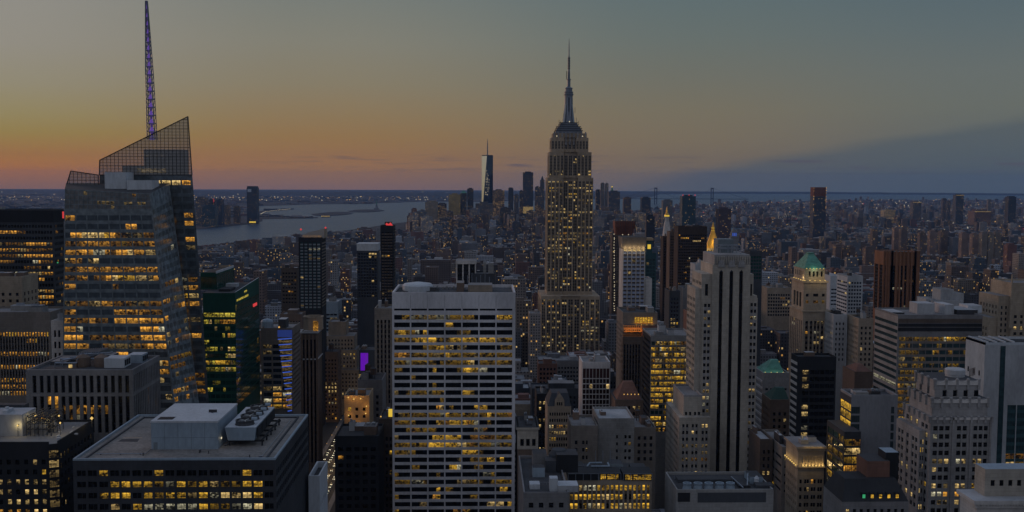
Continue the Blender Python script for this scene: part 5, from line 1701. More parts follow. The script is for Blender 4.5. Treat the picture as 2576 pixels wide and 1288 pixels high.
    ('yellow_lit_block', 'glass office block glowing yellow on nearly every floor', 1637, 1745, 848, 700, 36, 1088, 'concrete', F(fh=3.95, cols=[(.02 + i * .0985, .02 + i * .0985 + .086) for i in range(10)], wh=.62, d=.4, top=2.2, lit=.85, fam='y', dark='glass_green', sp='taupe', sp_in=.05, wt=(.25, .4, .35), mul=(1, 0), run=.5, bias=0, split=2, litf=lambda i, j, nc, nr: .97 if j < 10 else .68), F(fh=3.95, bw=5, ww=.7, wh=.5, lit=.05, fam='o', dark='glass_black', mat='charcoal', top=2.2), 'roof_grey', 'the yellow-lit office block', dict(cl=3, ch=7)),
    ('grid_window_tower', 'narrow white gridded tower with dark square windows and tall top row', 1465, 1535, 915, 680, 24, 1065, 'whitewash', F(fh=3.45, cols=[(.02 + i * .121, .02 + i * .121 + .107) for i in range(8)], wh=.84, d=.5, top=9.9, lit=.03, fam='w', dark='glass_brown', litf=lambda i, j, nc, nr: .9 if j >= nr - 2 and i < 4 else .02), None, 'roof_grey', 'the white gridded tower', dict(cl=3, fn=lambda t: grid_top(t))),
    ('lit_long_building', 'long low building with glowing upper floor beyond the three-striped tower', 1930, 1990, 726, 1300, 28, 790, 'tan_brick', fl(fh=4.2, bw=3, ww=.7, wh=.6, lit=.9, top=6, wt=(.4, .4, .2), litf=lambda i, j, nc, nr: .95 if j == 0 else .1), None, 'roof_grey', None, dict(cap=30)),
    ('dark_wedge_tower', 'dark green glass wedge right behind crown of three-striped tower', 1887, 1918, 634, 1150, 26, 690, 'slate', F(fh=3.8, bw=3, ww=.85, wh=.7, top=4, lit=.04, fam='o', dark='glass_green'), None, 'roof_dark', None, dict(cl=0, cap=20)),
    ('white_banded_tower', 'white and grey banded glass tower beyond the green pyramid roof', 2132, 2171, 697, 1000, 30, 790, 'pale_grey', F(fh=3.5, bw=2.6, ww=.7, wh=.55, top=4, lit=.2, fam='w', dark='glass_navy', run=.7), F(fh=3.5, bw=6, ww=.95, wh=.45, top=4, lit=.02, fam='w', dark='glass_navy', mat='whitewash'), 'roof_grey', 'the white banded glass tower', dict(cap=40)),
    ('pale_blue_building', 'pale blue lit block peeping out behind green pyramid roof tower', 2089, 2117, 696, 1120, 40, 760, 'steel_white', F(fh=4, bw=4, ww=.95, wh=.4, top=12, lit=.02, fam='w', dark='glass_navy'), None, 'roof_pale', None, dict(cl=1, cap=20)),
    ('curtain_wall_block', 'huge curtain wall office block with pale banded side and flat roof', 2259, 2472, 797, 620, 37, 1200, 'granite', F(fh=4.05, bw=4.2, ww=.92, wh=.62, d=.3, top=11.5, lit=.85, fam='y', run=.6, dark='glass_teal', sp='taupe', wt=(.88, .10, .02), mul=(0, 0), split=3), F(fh=4.05, cols=[(.01, .99)], wh=.5, d=.3, top=3, lit=.04, fam='w', dark='glass_teal', mat='grey_stone', mul=(6, 0)), 'roof_grey', 'the huge curtain wall block', dict(cl=0, fn=lambda t: curtain_top(t))),
    ('black_glass_tower', 'black glass tower with one column of lit windows and striped side', 2007, 2104, 902, 600, 13, 1100, 'charcoal', F(fh=4.1, cols=[(.13, .29)] + [(.33 + i * .128, .33 + i * .128 + .118) for i in range(5)], wh=.6, d=.25, top=6, lit=.5, fam='w', dark='glass_black', bias=0, litf=lambda i, j, nc, nr: .7 if i == 0 else 0, run=.0), None, 'roof_dark', 'the black glass tower', dict(fn=black_side, cl=1)),
])
surf('gravel_roof', (.245, .225, .21), .95, .38, .09, 1.0, fine=.25)
# ---- grey finned office block with roof plant (left foreground)
t = T('finned_stone_block', 'grey stone block of tall dark window slots with tanks and plant on roof', 64, 334, 936, 450, 39, 1080, 'building', 'the grey finned stone block')
W_ = t.X1 - t.X0
cols = [(.062 + i * .0665, .062 + i * .0665 + .036) for i in range(14)]
zA, zB_ = t.z(989), t.z(945)
Y = t.Y
dc = [(.03 + i * .062, .03 + i * .062 + .034) for i in range(16)]
top = F(one=True, cols=cols, d=1.0, top=t.Z - zB_, lit=.1, litf=lambda i, j, nc, nr: .0, dark='glass_black', zmin=zA + .1, name='window')
low = F(fh=4.1, cols=cols, d=1.0, wh=.9, top=1.2, lit=.3, fam='o', dark='glass_black', sp='charcoal', sp_in=.9, litf=lambda i, j, nc, nr: (.25, .85, .25, .1, .1, .3, .1)[min(j, 6)], wt=(.3, .4, .3))
wl = t.part('wall')
for fa, fb_ in (((t.X0, Y), (t.X1, Y)), ((t.X1, Y), (t.X1, Y + 38))):
    side = fb_[1] > Y
    c_ = dc if side else cols
    tf, lf = dict(top), dict(low)
    tf['cols'] = lf['cols'] = c_
    if side:
        lf['litf'] = lambda i, j, nc, nr: .12
    facade(wl, t.wins, (*fa, zA), (*fb_, zA), (*fb_, t.Z), (*fa, t.Z), 'granite', tf, 0)
    facade(wl, t.wins, (*fa, 0), (*fb_, 0), (*fb_, zA), (*fa, zA), 'granite', lf, t.zb)
wl.poly(((t.X0, Y + 38, 0), (t.X0, Y, 0), (t.X0, Y, t.Z), (t.X0, Y + 38, t.Z)), 'granite')
wl.poly(((t.X1, Y + 38, 0), (t.X0, Y + 38, 0), (t.X0, Y + 38, t.Z), (t.X1, Y + 38, t.Z)), 'granite')
wl.poly(((t.X0, Y, t.Z), (t.X1, Y, t.Z), (t.X1, Y + 38, t.Z), (t.X0, Y + 38, t.Z)), 'roof_dark')
t.parapet(t.X0, t.X1, Y, Y + 38, t.Z, 1.0, 'granite', 1.0)
x = lambda px: P(px, 920, 465).x
Z = t.Z
for px in (212, 258):
    b = MB(); b.lathe(x(px), 464.0, [(2.9, Z), (3.1, Z + 1), (3.0, Z + 4.2), (.3, Z + 5.6)], 'brown_brick', 16); b.build('water_tank', t.root)
for xa, xb, ya, yb2, h, m in ((272, 322, 460.0, 469.0, 4.2, 'steel_white'), (308, 345, 472.0, 480.0, 3.8, 'steel_blue'), (120, 160, 468.0, 482.0, 1.5, 'roof_dark'), (225, 262, 476.0, 484.0, 3.0, 'slate')):
    b = MB(); b.box(x(xa), x(xb), ya, yb2, Z, Z + h, m, 'steel_white' if 'steel' in m else 'roof_grey')
    if 'steel' in m:
        for k in range(3):
            b.box(x(xb) + .02, x(xb) + .12, ya + .8 + k * 2.6, ya + 2.8 + k * 2.6, Z + .8, Z + h - .8, 'charcoal', bottom=True)
    b.build('air_unit', t.root)
b = MB()
for xa, ya, xb, yb2, z in ((150, 460.0, 205, 460.0, 2.2), (205, 460.0, 205, 476.0, 3.8), (195, 468.0, 250, 472.0, 4.6), (150, 466.0, 250, 466.0, 3.0), (168, 460.0, 250, 482.0, 3.4), (160, 472.0, 240, 478.0, 2.6)):
    b.bar((x(xa), ya, Z + z), (x(xb), yb2, Z + z), .35, 'bright_metal', 6)
    for q_ in (0, 1):
        xx, yy = (x(xa), ya) if q_ == 0 else (x(xb), yb2)
        b.box(xx - .15, xx + .15, yy - .15, yy + .15, Z, Z + z, 'bright_metal')
b.build('pipe_rack', t.root)
b = MB()
for k in range(9):
    b.box(x(188 + k * 6), x(188 + k * 6) + .3, 470.0, 482.0, Z + 4.7 + .06 * k, Z + 5.1 + .06 * k, 'bright_metal', bottom=True)
b.box(x(186), x(240), 470.0, 470.4, Z + 4.2, Z + 4.6, 'bright_metal', bottom=True)
b.build('roof_frame', t.root)
b = MB(); b.box(x(186), x(194), 459.0, 459.5, Z + .2, Z + 1.6, 'lit_w3'); b.build('lit_door', t.root)
t.done()

# ---- dark building with square lit windows and floodlit roof (left corner)
t = T('floodlit_roof_building', 'dark office building with small square lit windows and floodlit roof plant', -170, 110, 1118, 400, 37, 1288, 'building', 'the floodlit roof building')
Y = 400
xp = lambda px, YY=400: P(px, 1118, YY).x
Z = t.Z
wl = t.part('wall')
xb0, xb1 = xp(122), xp(146, 401)
f1 = F(fh=3.87, bw=3.4, ww=.48, wh=.50, d=.5, top=5.0, edge=.4, lit=.6, fam='w', dark='glass_black', bias=0, run=.2, wt=(.1, .5, .4), litf=lambda i, j, nc, nr: (.25, .5, .95)[min(j, 2)], mul=(0, 0), edge_=0)
facade(wl, t.wins, (t.X0, Y, 0), (xb0, Y, 0), (xb0, Y, Z), (t.X0, Y, Z), 'charcoal', f1, t.zb)
f2_ = F(fh=3.87, cols=[(.03, .97)], wh=.72, d=.25, top=2.0, lit=1.0, fam='w', dark='glass_navy', bias=0, run=0, wt=(.35, .45, .2), mul=(4, 0))
facade(wl, t.wins, (xb0, Y, 0), (xb1, Y + 1.5, 0), (xb1, Y + 1.5, Z), (xb0, Y, Z), 'charcoal', f2_, t.zb)
f3_ = F(fh=3.87, bw=3.3, ww=.45, wh=.5, d=.5, top=3.5, lit=.35, fam='w', dark='glass_black', wt=(.6, .35, .05))
facade(wl, t.wins, (xb1, Y + 1.5, 0), (xb1, Y + 38, 0), (xb1, Y + 38, Z), (xb1, Y + 1.5, Z), 'charcoal', f3_, t.zb)
wl.poly(((xb1, Y + 38, 0), (t.X0, Y + 38, 0), (t.X0, Y + 38, Z), (xb1, Y + 38, Z)), 'charcoal')
wl.poly(((t.X0, Y, Z), (xb0, Y, Z), (xb1, Y + 1.5, Z), (xb1, Y + 38, Z), (t.X0, Y + 38, Z)), 'roof_grey')
p = t.part('parapet')
p.box(t.X0, xb0, Y, Y + .5, Z, Z + .9, 'charcoal'); p.box(xb1 - .5, xb1, Y + 1.5, Y + 38, Z, Z + .9, 'charcoal'); p.box(t.X0, xb1 - .5, Y + 37.5, Y + 38, Z, Z + .9, 'charcoal')
xr = lambda px, YY=415.0: P(px, 1080, YY).x
b = MB(); b.box(xr(-100), xr(62), 413.0, 426.0, Z, Z + 8.6, 'pale_grey', 'roof_pale'); b.build('plant_room', t.root)
b = MB(); b.box(xr(-90), xr(30), 427.0, 431.0, Z, Z + 9.5, 'slate'); b.build('bulkhead', t.root)
b = MB(); b.box(xr(4), xr(16), 416.0, 422.0, Z + 8.6, Z + 9.6, 'steel_white'); b.lathe(xr(8), 419.0, [(.8, Z + 9.6), (.8, Z + 10.4), (.1, Z + 10.6)], 'steel_white', 8); b.build('air_unit', t.root)
b = MB()          # open steel plant frame
for ix in range(7):
    for iy in (413.0, 419.0, 425.0):
        xx = xr(72) + ix * 1.6
        b.box(xx - .12, xx + .12, iy - .12, iy + .12, Z, Z + 7.6, 'dark_metal')
for iz in (2.6, 5.2, 7.6):
    for iy in (413.0, 419.0, 425.0):
        b.box(xr(72), xr(72) + 9.6, iy - .15, iy + .15, Z + iz - .15, Z + iz + .15, 'dark_metal', bottom=True)
    for ix in range(7):
        b.box(xr(72) + ix * 1.6 - .15, xr(72) + ix * 1.6 + .15, 413.0, 425.0, Z + iz - .12, Z + iz + .12, 'dark_metal', bottom=True)
for k in range(5):
    b.bar((xr(72) + k * 1.9, 414.0, Z + 7.7), (xr(72) + k * 1.9 + 3, 424.0, Z + 9.0), .18, 'dark_metal', 4)
b.build('plant_frame', t.root)
for k in range(4):
    b = MB(); b.lathe(xr(80 + k * 12), 417.0 + (k % 2) * 4, [(1.6, Z), (1.7, Z + 3.2), (1.2, Z + 3.8), (1.2, Z + 4.6)], 'concrete', 12); b.build('cooling_unit', t.root)
for px, YY, h, e in ((45, 412.4, 4.4, 170), (152, 415.0, 4.8, 170), (241 * .62, 417.0, 7.2, 90), (90, 419.0, 6.8, 90), (120, 422.0, 6.8, 110)):
    if px > 200:
        continue
    b = MB(); xx = P(px, 1085, YY).x
    if h < 5:
        b.bar((xx, YY, Z), (xx, YY, Z + h - .5), .1, 'dark_metal', 4)
    b.lathe(xx, YY, [(.05, Z + h - .42), (.42, Z + h), (.05, Z + h + .42)], 'flood_glow', 8, cap=False); b.build('floodlight', t.root)
    spot(xx, YY - .8, Z + h, e, (1, .74, .3), .4)
xx = P(240, 1048, 428.0).x
b = MB(); b.bar((xx - 1.5, 428.0, Z), (xx - 1.5, 428.0, Z + 3.0), .12, 'dark_metal', 4); b.lathe(xx - 1.5, 428.0, [(.05, Z + 3), (.7, Z + 3.7), (.05, Z + 4.4)], 'flood_glow', 8, cap=False); b.build('floodlight', t.root)
spot(xx - 2.5, 426.5, Z + 3.6, 260, (1, .74, .3), .4)
for k in range(9):
    b = MB(); ax, ay = xr(140 + RNG.uniform(0, 70), 420.0), RNG.uniform(406.0, 428.0)
    b.box(ax, ax + RNG.uniform(.5, 1.6), ay, ay + RNG.uniform(.5, 2), Z, Z + RNG.uniform(.2, .7), 'roof_pale'); b.build('roof_hatch', t.root)
HERO[-1]['rect'] = (0, 245, 1030, 1288)
t.done()

# ---- black office building with broad roof (foreground)
t = T('broad_roof_building', 'black office building with broad pale roof, metal plant box and cooling tower', 183, 693, 1158, 360, 69, 1288, 'building', 'the broad pale roof building')
Y = 360
Z = t.Z
W_ = t.X1 - t.X0
cols = [(.018 + i * .0545, .018 + i * .0545 + .0435) for i in range(18)]
t.tower(t.X0, t.X1, Y, Y + 69, 0, Z, 'dark_stone', F(fh=3.95, cols=cols, wh=.52, sill=.48, d=.5, top=2.6, fam='y', dark='glass_black', lit=.8, bias=0, run=.15, wt=(.3, .45, .25), mul=(1, 0), litf=lambda i, j, nc, nr: 0 if i < 2 or i > 16 else (.0 if i in (11, 12, 13) and j == 0 else (.55 if j == 0 else .88))),
        None, 'gravel_roof', right=F(fh=3.95, bw=3.1, ww=.74, wh=.62, d=.35, top=3, fam='y', dark='glass_navy', lit=.03, wt=(.8, .2, 0), sp='slate'))
p = t.part('parapet')
hh = .7
for (a, b_, c, d_) in ((t.X0, t.X1, Y, Y + .7), (t.X0, t.X1, Y + 68.3, Y + 69), (t.X0, t.X0 + .7, Y + .7, Y + 68.3), (t.X1 - .7, t.X1, Y + .7, Y + 68.3)):
    p.box(a, b_, c, d_, Z, Z + hh, 'steel_blue')
p = t.part('roof_curb')
p.box(t.X0 + 3.2, t.X0 + 3.8, Y + 2, Y + 66, Z, Z + .5, 'slate'); p.box(t.X1 - 3.8, t.X1 - 3.2, Y + 2, Y + 66, Z, Z + .5, 'slate'); p.box(t.X0 + 3.8, t.X1 - 3.8, Y + 65, Y + 65.6, Z, Z + .5, 'slate')
xr = lambda px, YY: P(px, 1080, YY).x
# metal plant box: front at 378..551 px, base row 1122
yb_ = 375.0
b = MB()
x0, x1 = xr(380, yb_), xr(548, yb_)
b.box(x0, x1, yb_, yb_ + 30, Z, Z + 10.2, 'steel_blue', 'steel_white')
b.box(x0 - .15, x1 + .15, yb_ - .15, yb_ + 30.15, Z + 9.7, Z + 10.35, 'steel_white')
for k in range(1, 5):
    b.box(x0 + (x1 - x0) * k / 5 - .05, x0 + (x1 - x0) * k / 5 + .05, yb_ - .05, yb_ + .02, Z, Z + 9.7, 'blue_grey')
b.box(x0, x1, yb_ - .05, yb_ + .02, Z + 4.2, Z + 4.32, 'blue_grey', bottom=True)
o = b.build('plant_room', t.root)
b = MB(); b.box(x0 + 1.5, x0 + 7, yb_ + 2.2, yb_ + 6.5, Z + 10.36, Z + 10.42, 'charcoal'); b.build('roof_grille', o)
b = MB(); b.box(x0 + .8, x0 + 2.2, yb_ - .08, yb_ + .02, Z, Z + 2.6, 'blue_grey'); b.build('door', o)
b = MB(); b.box(x0 + 17, x0 + 20, yb_ + 14, yb_ + 14.3, Z + 10.36, Z + 11.4, 'dark_metal'); b.box(x0 + 18.3, x0 + 18.6, yb_ + 13, yb_ + 17, Z + 10.36, Z + 10.7, 'dark_metal'); b.build('vent', o)
b = MB(); b.box(x1 + .3, x1 + .5, yb_ + 3, yb_ + 3.8, Z + 3.0, Z + 3.6, 'lamp_white', bottom=True); b.build('wall_lamp', o)
spot(x1 + 1.0, yb_ + 3.4, Z + 3.3, 14, (1, .75, .4), .2, 'wall_lamp_glow')
# cooling tower on its dunnage frame, four fans
ya, yz = 379.0, 413.0
xa, xb = xr(571, ya), xr(645, ya)
b = MB(); b.frustum(xa + .3, xb - .8, ya, yz, Z + 2.2, xa - .6, xb, ya - .8, yz, Z + 7.2, 'steel_blue', 'steel_white')
o = b.build('cooling_tower', t.root)
for k in range(4):
    yc_ = ya + 3.6 + k * 8.2
    f = MB()
    f.lathe((xa + xb) / 2 + .2, yc_ + .8, [(3.6, Z + 7.2), (3.3, Z + 8.0), (3.4, Z + 8.9), (3.1, Z + 8.9), (3.0, Z + 7.6)], 'dark_metal', 20, cap=True)
    f.bar((xb - 2.6, yc_ + .8, Z + 9.2), (xb - .6, yc_ + .8, Z + 9.2), .7, 'steel_blue', 8)
    for a in range(5):
        an_ = a * 2 * math.pi / 5
        f.bar(((xa + xb) / 2 + .2, yc_ + .8, Z + 8.5), ((xa + xb) / 2 + .2 + 2.8 * math.cos(an_), yc_ + .8 + 2.8 * math.sin(an_), Z + 8.5), .3, 'bright_metal', 4)
    f.build('fan', o)
b = MB()
for k in range(5):
    yy = ya + 1 + k * 8
    b.box(xa - .5, xb + 2.5, yy, yy + .5, Z + 1.5, Z + 2.1, 'charcoal', bottom=True)
    for xx in (xa + .5, xb + 1.8):
        b.box(xx - .25, xx + .25, yy, yy + .5, Z, Z + 1.5, 'charcoal')
b.box(xb + 1.6, xb + 2.2, ya, yz, Z + 2.1, Z + 2.5, 'charcoal', bottom=True)
b.build('dunnage_frame', o)
b = MB()
for k in range(4):
    b.box(xb - .1, xb + .25, ya + 1 + k * 8.3, ya + 8.2 + k * 8.3, Z + 3, Z + 6.6, 'charcoal', bottom=True)
b.build('louvre', o)
PR = random.Random(9)
for k in range(9):      # tar patches, scuppers and conduits over the gravel
    b = MB(); ax, ay = PR.uniform(t.X0 + 6, t.X1 - 14), PR.uniform(Y + 3, Y + 60); w_, d_ = PR.uniform(2, 8), PR.uniform(1.5, 5)
    if x0 - w_ - 1 < ax < x1 + 1 and ay > yb_ - d_ - 1 or ax + w_ > xa - 3 and ay > ya - d_ - 2:
        continue
    b.poly([(ax, ay, Z + .012), (ax + w_, ay + PR.uniform(-.6, .6), Z + .012), (ax + w_ * .9, ay + d_, Z + .012), (ax + .2, ay + d_ * .9, Z + .012)], PR.choice(['roof_dark', 'roof_grey', 'tan_brick'])); b.build('roof_patch', t.root)
for (ca_, cb_) in (((t.X0 + 5, Y + 8), (x0, Y + 22)), ((x1 + 1, Y + 20), (xa - .5, Y + 24)), ((t.X0 + 8, Y + 62), (x0 + 2, Y + 47)), ((xb + 4, Y + 4), (xb + 5, Y + 60))):
    b = MB(); b.bar((*ca_, Z + .3), (cb_[0], ca_[1], Z + .3), .14, 'bright_metal', 6); b.bar((cb_[0], ca_[1], Z + .3), (*cb_, Z + .3), .14, 'bright_metal', 6)
    for f_ in (.1, .5, .9):
        xx = ca_[0] + (cb_[0] - ca_[0]) * f_
        b.box(xx - .15, xx + .15, ca_[1] - .25, ca_[1] + .25, Z, Z + .28, 'charcoal')
    b.build('conduit', t.root)
b = MB()
for k in range(5):
    ax, ay = RNG.uniform(t.X0 + 8, t.X1 - 8), RNG.uniform(Y + 3, Y + 11)
    b.lathe(ax, ay, [(.18, Z), (.18, Z + .8), (.3, Z + .9), (.05, Z + 1.1)], 'dark_metal', 8)
b.build('vent_pipe', t.root)['kind'] = 'stuff'
HERO[-1]['rect'] = (183, 778, 1012, 1288)
t.done()

# ---- green glass tower pair (one building, two heights)
t = T('green_glass_tower', 'dark green glass office tower with yellow lit floors and sloping parapets', 510, 592, 737, 620, 66, 1020, 'building', 'the green glass tower')
Y = 620
xp = lambda px, YY=620, y=800: P(px, y, YY).x
zp = lambda y, YY=620: P(560, y, YY).z
cols = [(.03, .30), (.34, .62), (.68, .97)]
t.tower(t.X0, t.X1, Y, Y + 66, 0, t.Z, 'green_dark', F(fh=4.05, cols=[(.02 + i * .163, .02 + i * .163 + .15) for i in range(6)], wh=.6, d=.3, top=11, lit=.6, fam='g', run=.65, dark='glass_green', wt=(.3, .4, .3), mul=(0, 0), split=2, litf=lambda i, j, nc, nr: .0 if j in (4, 9) else .7), None, 'roof_dark',
        right=F(fh=4.05, bw=3.3, ww=.94, wh=.9, d=.12, top=7, edge=.2, lit=.04, fam='g', dark='glass_green', wt=(.9, .1, 0)))
b = MB()
b.poly(((t.X1, Y, t.Z), (t.X1, Y + 66, t.Z), (t.X1, Y + 66, t.Z + 3.2), (t.X1, Y, t.Z + .4)), 'green_dark')
b.poly(((t.X1 - .5, Y + 66, t.Z), (t.X1 - .5, Y, t.Z), (t.X1 - .5, Y, t.Z + .4), (t.X1 - .5, Y + 66, t.Z + 3.2)), 'green_dark')
b.poly(((t.X1 - .5, Y, t.Z + .4), (t.X1, Y, t.Z + .4), (t.X1, Y + 66, t.Z + 3.2), (t.X1 - .5, Y + 66, t.Z + 3.2)), 'steel_white')
b.build('parapet', t.root)
yt_ = 640
zt = zp(688, yt_)
x0, x1 = xp(504, yt_, 688), xp(545, yt_, 688)
t.tower(x0, x1, yt_, yt_ + 45, t.Z + .02, zt, 'green_dark', F(one=True, cols=[(.02 + i * .245, .02 + i * .245 + .225) for i in range(4)], d=.12, top=2, lit=0, dark='glass_green', zmin=t.Z + 1, name='glass_panel'), None, 'tar', right=F(one=True, cols=[(.01 + i * .11, .01 + i * .11 + .1) for i in range(9)], d=.12, top=1, lit=0, dark='glass_green', zmin=t.Z + 1, name='glass_panel'))
b = MB(); b.box(x1 - .5, x1, yt_, yt_ + 45, zt, zt + 1.4, 'steel_white'); b.box(x0, x1 - .5, yt_ + 44.4, yt_ + 45, zt, zt + 1.4, 'tan_brick'); b.box(x0, x1 - .5, yt_, yt_ + .5, zt, zt + .6, 'green_dark'); b.build('parapet', t.root)
b = MB(); b.box(x1 + 4, t.X1 - 5, Y + 8, Y + 22, t.Z, t.Z + 1.5, 'tar', 'tar'); b.build('roof_well', t.root)
b = MB(); b.box(x1 + 2, t.X1 - 7, Y + 34, Y + 40, t.Z, t.Z + 2.2, 'steel_white', 'roof_pale'); b.build('air_unit', t.root)
b = MB(); pz = P(662, 768, Y + 50); b.box(t.X1 - .1, t.X1 + .3, Y + 48, Y + 58, t.Z - 14, t.Z - 12.2, 'lamp_red', bottom=True); b.build('lit_sign', t.root)
b = MB()
for k in range(2):
    b.box(t.X1 - .05, t.X1 + .12, Y + 3 + 20 * k, Y + (34 if k == 0 else 30), t.Z - 5.4 + 3 * k, t.Z - 4.2 + 3 * k, 'lit_g3', bottom=True)
b.build('lit_strip', t.root)
HERO[-1]['rect'] = (505, 656, 672, 1020)
t.done()

# ---- deco crown tower (right foreground)
t = T('scalloped_crown_tower', 'pale deco apartment tower with scalloped stepped crown and round roof tank', 2340, 2495, 1049, 420, 26, 1288, 'skyscraper', 'the scalloped crown tower')
Y = 420
xp = lambda px, YY=420, y=1000: P(px, y, YY).x
zp = lambda y, YY=420: P(2420, y, YY).z
W_ = t.X1 - t.X0
trip = []
for a, b_ in ((.045, .335), (.43, .615), (.70, .955)):
    n = 3 if b_ - a > .2 else 2
    for i in range(n):
        w_ = (b_ - a) / n
        trip.append((a + w_ * (i + .12), a + w_ * (i + .88)))
ST = 'grey_stone'
fs = F(fh=3.45, cols=trip, wh=.56, d=.5, top=3.0, lit=.38, fam='w', dark='glass_black', sp='concrete', sp_in=.12, mul=(0, 1), wt=(.25, .4, .35))
ss = F(fh=3.45, cols=[(.08, .18), (.22, .32), (.45, .55), (.68, .78), (.82, .92)], wh=.56, d=.5, top=3, lit=.2, fam='w', dark='glass_black', sp='concrete', sp_in=.12, mul=(0, 1))
t.tower(t.X0, t.X1, Y, Y + 26, 0, t.Z, ST, fs, ss, 'roof_grey')
t.tower(xp(2308, 426, 1085), t.X0, 424, 448, 0, zp(1083, 424), ST, F(fh=3.45, cols=[(.2, .42), (.56, .78)], wh=.56, d=.5, top=3, lit=.3, fam='w', dark='glass_black', sp='concrete', sp_in=.12), ss, 'roof_grey')
z1_, z2_ = zp(1003, 421), zp(957, 423)
x0, x1 = xp(2346, 421), xp(2486, 421)
t.tower(x0, x1, Y + 1.2, Y + 24, t.Z, z1_, ST, F(fh=6.2, cols=[(.1 + i * .18, .1 + i * .18 + .08) for i in range(5)], wh=.62, sill=.62, d=.6, top=1.6, lit=.2, fam='w', dark='glass_black', bias=0, litf=lambda i, j, nc, nr: 1 if i in (2, 3) else 0, run=0, wt=(0, .3, .7)), F(fh=6.2, cols=[(.2, .3), (.5, .6), (.75, .85)], wh=.6, d=.6, top=2, lit=0, dark='glass_black'), 'roof_dark')
x2, x3 = xp(2352, 423), xp(2462, 423)
t.tower(x2, x3, Y + 3.4, Y + 22, z1_, z2_, ST, F(one=True, cols=[(.18 + i * .24, .18 + i * .24 + .1) for i in range(4)], d=.8, top=4.2, lit=0, dark='glass_black', zmin=z1_ + .4), F(one=True, cols=[(.2, .32), (.6, .72)], d=.8, top=3.4, lit=0, dark='glass_black', zmin=z1_ + .4), 'roof_dark')
b = MB()      # scalloped crests and piers


def crest(xa, xb, y, z, n, h, w2):
    for i in range(n + 1):
        xx = xa + (xb - xa) * i / n
        b.box(xx - w2, xx + w2, y - .7, y + .1, z - h * 2.6, z + h * .35, ST)
        b.lathe(xx, y - .3, [(w2 * 1.5, z - h * .2), (w2 * 1.6, z + h * .35), (w2 * .5, z + h * .6)], ST, 8)
    for i in range(n):
        x_0, x_1 = xa + (xb - xa) * i / n, xa + (xb - xa) * (i + 1) / n
        pr_ = None
        for k in range(7):
            f = k / 6
            pt_ = (x_0 + (x_1 - x_0) * f, z - h * .95 * math.sin(f * math.pi) * .6 + h * .2)
            if pr_:
                b.poly(((pr_[0], y - .45, z - h * 1.3), (pt_[0], y - .45, z - h * 1.3), (pt_[0], y - .45, pt_[1]), (pr_[0], y - .45, pr_[1])), 'white_stone')
                b.poly(((pr_[0], y - .45, pr_[1]), (pt_[0], y - .45, pt_[1]), (pt_[0], y + .1, pt_[1]), (pr_[0], y + .1, pr_[1])), 'white_stone')
            pr_ = pt_


def crest_side(xx, ya, yb2, z, n, h, w2):
    for i in range(n + 1):
        yy = ya + (yb2 - ya) * i / n
        b.box(xx - .7, xx + .1, yy - w2, yy + w2, z - h * 2.6, z + h * .35, ST)
        b.lathe(xx - .3, yy, [(w2 * 1.5, z - h * .2), (w2 * 1.6, z + h * .35), (w2 * .5, z + h * .6)], ST, 8)


crest(x2, x3, Y + 3.4, z2_, 4, 1.5, .45)
crest(x0, x1, Y + 1.2, z1_, 6, 1.4, .45)
crest(t.X0, t.X1, Y, t.Z, 9, .9, .4)
crest_side(x2, Y + 3.4, Y + 22, z2_, 3, 1.5, .45)
crest_side(x0, Y + 1.2, Y + 24, z1_, 4, 1.4, .45)
crest_side(t.X0, Y, Y + 26, t.Z, 5, .9, .4)
b.build('crown', t.root)
b = MB()
for a in (.0, .36, .65, .97):
    xx = t.X0 + W_ * a
    b.box(xx, xx + W_ * .028, Y - .45, Y - .02, 60, t.Z, ST)
b.build('pier', t.root)
b = MB(); cx, cy = xp(2402, 433, 950), 433; b.lathe(cx, cy, [(3.9, z2_), (3.9, z2_ + .8), (4.1, z2_ + .9), (4.1, zp(931, 431)), (3.6, zp(930, 431) + .2)], 'pale_grey', 20); b.build('roof_tank', t.root)
b = MB()
for k in range(5):
    b.bar((xp(2440 + k * 6, 430), 431 + k, z2_), (xp(2440 + k * 6, 430), 431 + k, z2_ + 3.4), .15, 'dark_metal', 4)
b.build('roof_rail', t.root)
HERO[-1]['rect'] = (2305, 2500, 930, 1288)
t.done()

# ---- brown octagonal ribbed tower
t = T('ribbed_brown_tower', 'rust brown tower with thick ribs and chamfered corners, few lit floors', 2230, 2318, 634, 1100, 40, 775, 'skyscraper', 'the brown ribbed tower')
Y = 1100
W_ = t.X1 - t.X0
c_ = W_ * .17
pts = [(t.X0 + c_, Y), (t.X1 - c_, Y), (t.X1, Y + c_), (t.X1, Y + 40 - c_), (t.X1 - c_, Y + 40), (t.X0 + c_, Y + 40), (t.X0, Y + 40 - c_), (t.X0, Y + c_)]
surf('rust_brown', (.26, .125, .07))
zt_ = t.z(664)
for i in range(8):
    a, b_ = pts[i], pts[(i + 1) % 8]
    if i in (0, 1, 7, 6):
        n = 4 if i == 0 else 2
        facade(t.part('wall'), t.wins, (*a, 0), (*b_, 0), (*b_, zt_), (*a, zt_), 'rust_brown', F(fh=3.9, cols=[((k + .12) / n, (k + .88) / n) for k in range(n)], wh=.6, d=.8, top=1, lit=.35 if i < 2 else .04, fam='o', dark='glass_black', sp='charcoal', sp_in=.6, wt=(.4, .35, .25), run=.7), t.zb)
    else:
        t.part('wall').poly(((*a, 0), (*b_, 0), (*b_, zt_), (*a, zt_)), 'rust_brown')
    t.part('crown').poly(((*a, zt_), (*b_, zt_), (*b_, t.Z), (*a, t.Z)), 'rust_brown')
t.part('roof').poly([(*p, t.Z - 1) for p in pts], 'roof_dark')
b = MB()
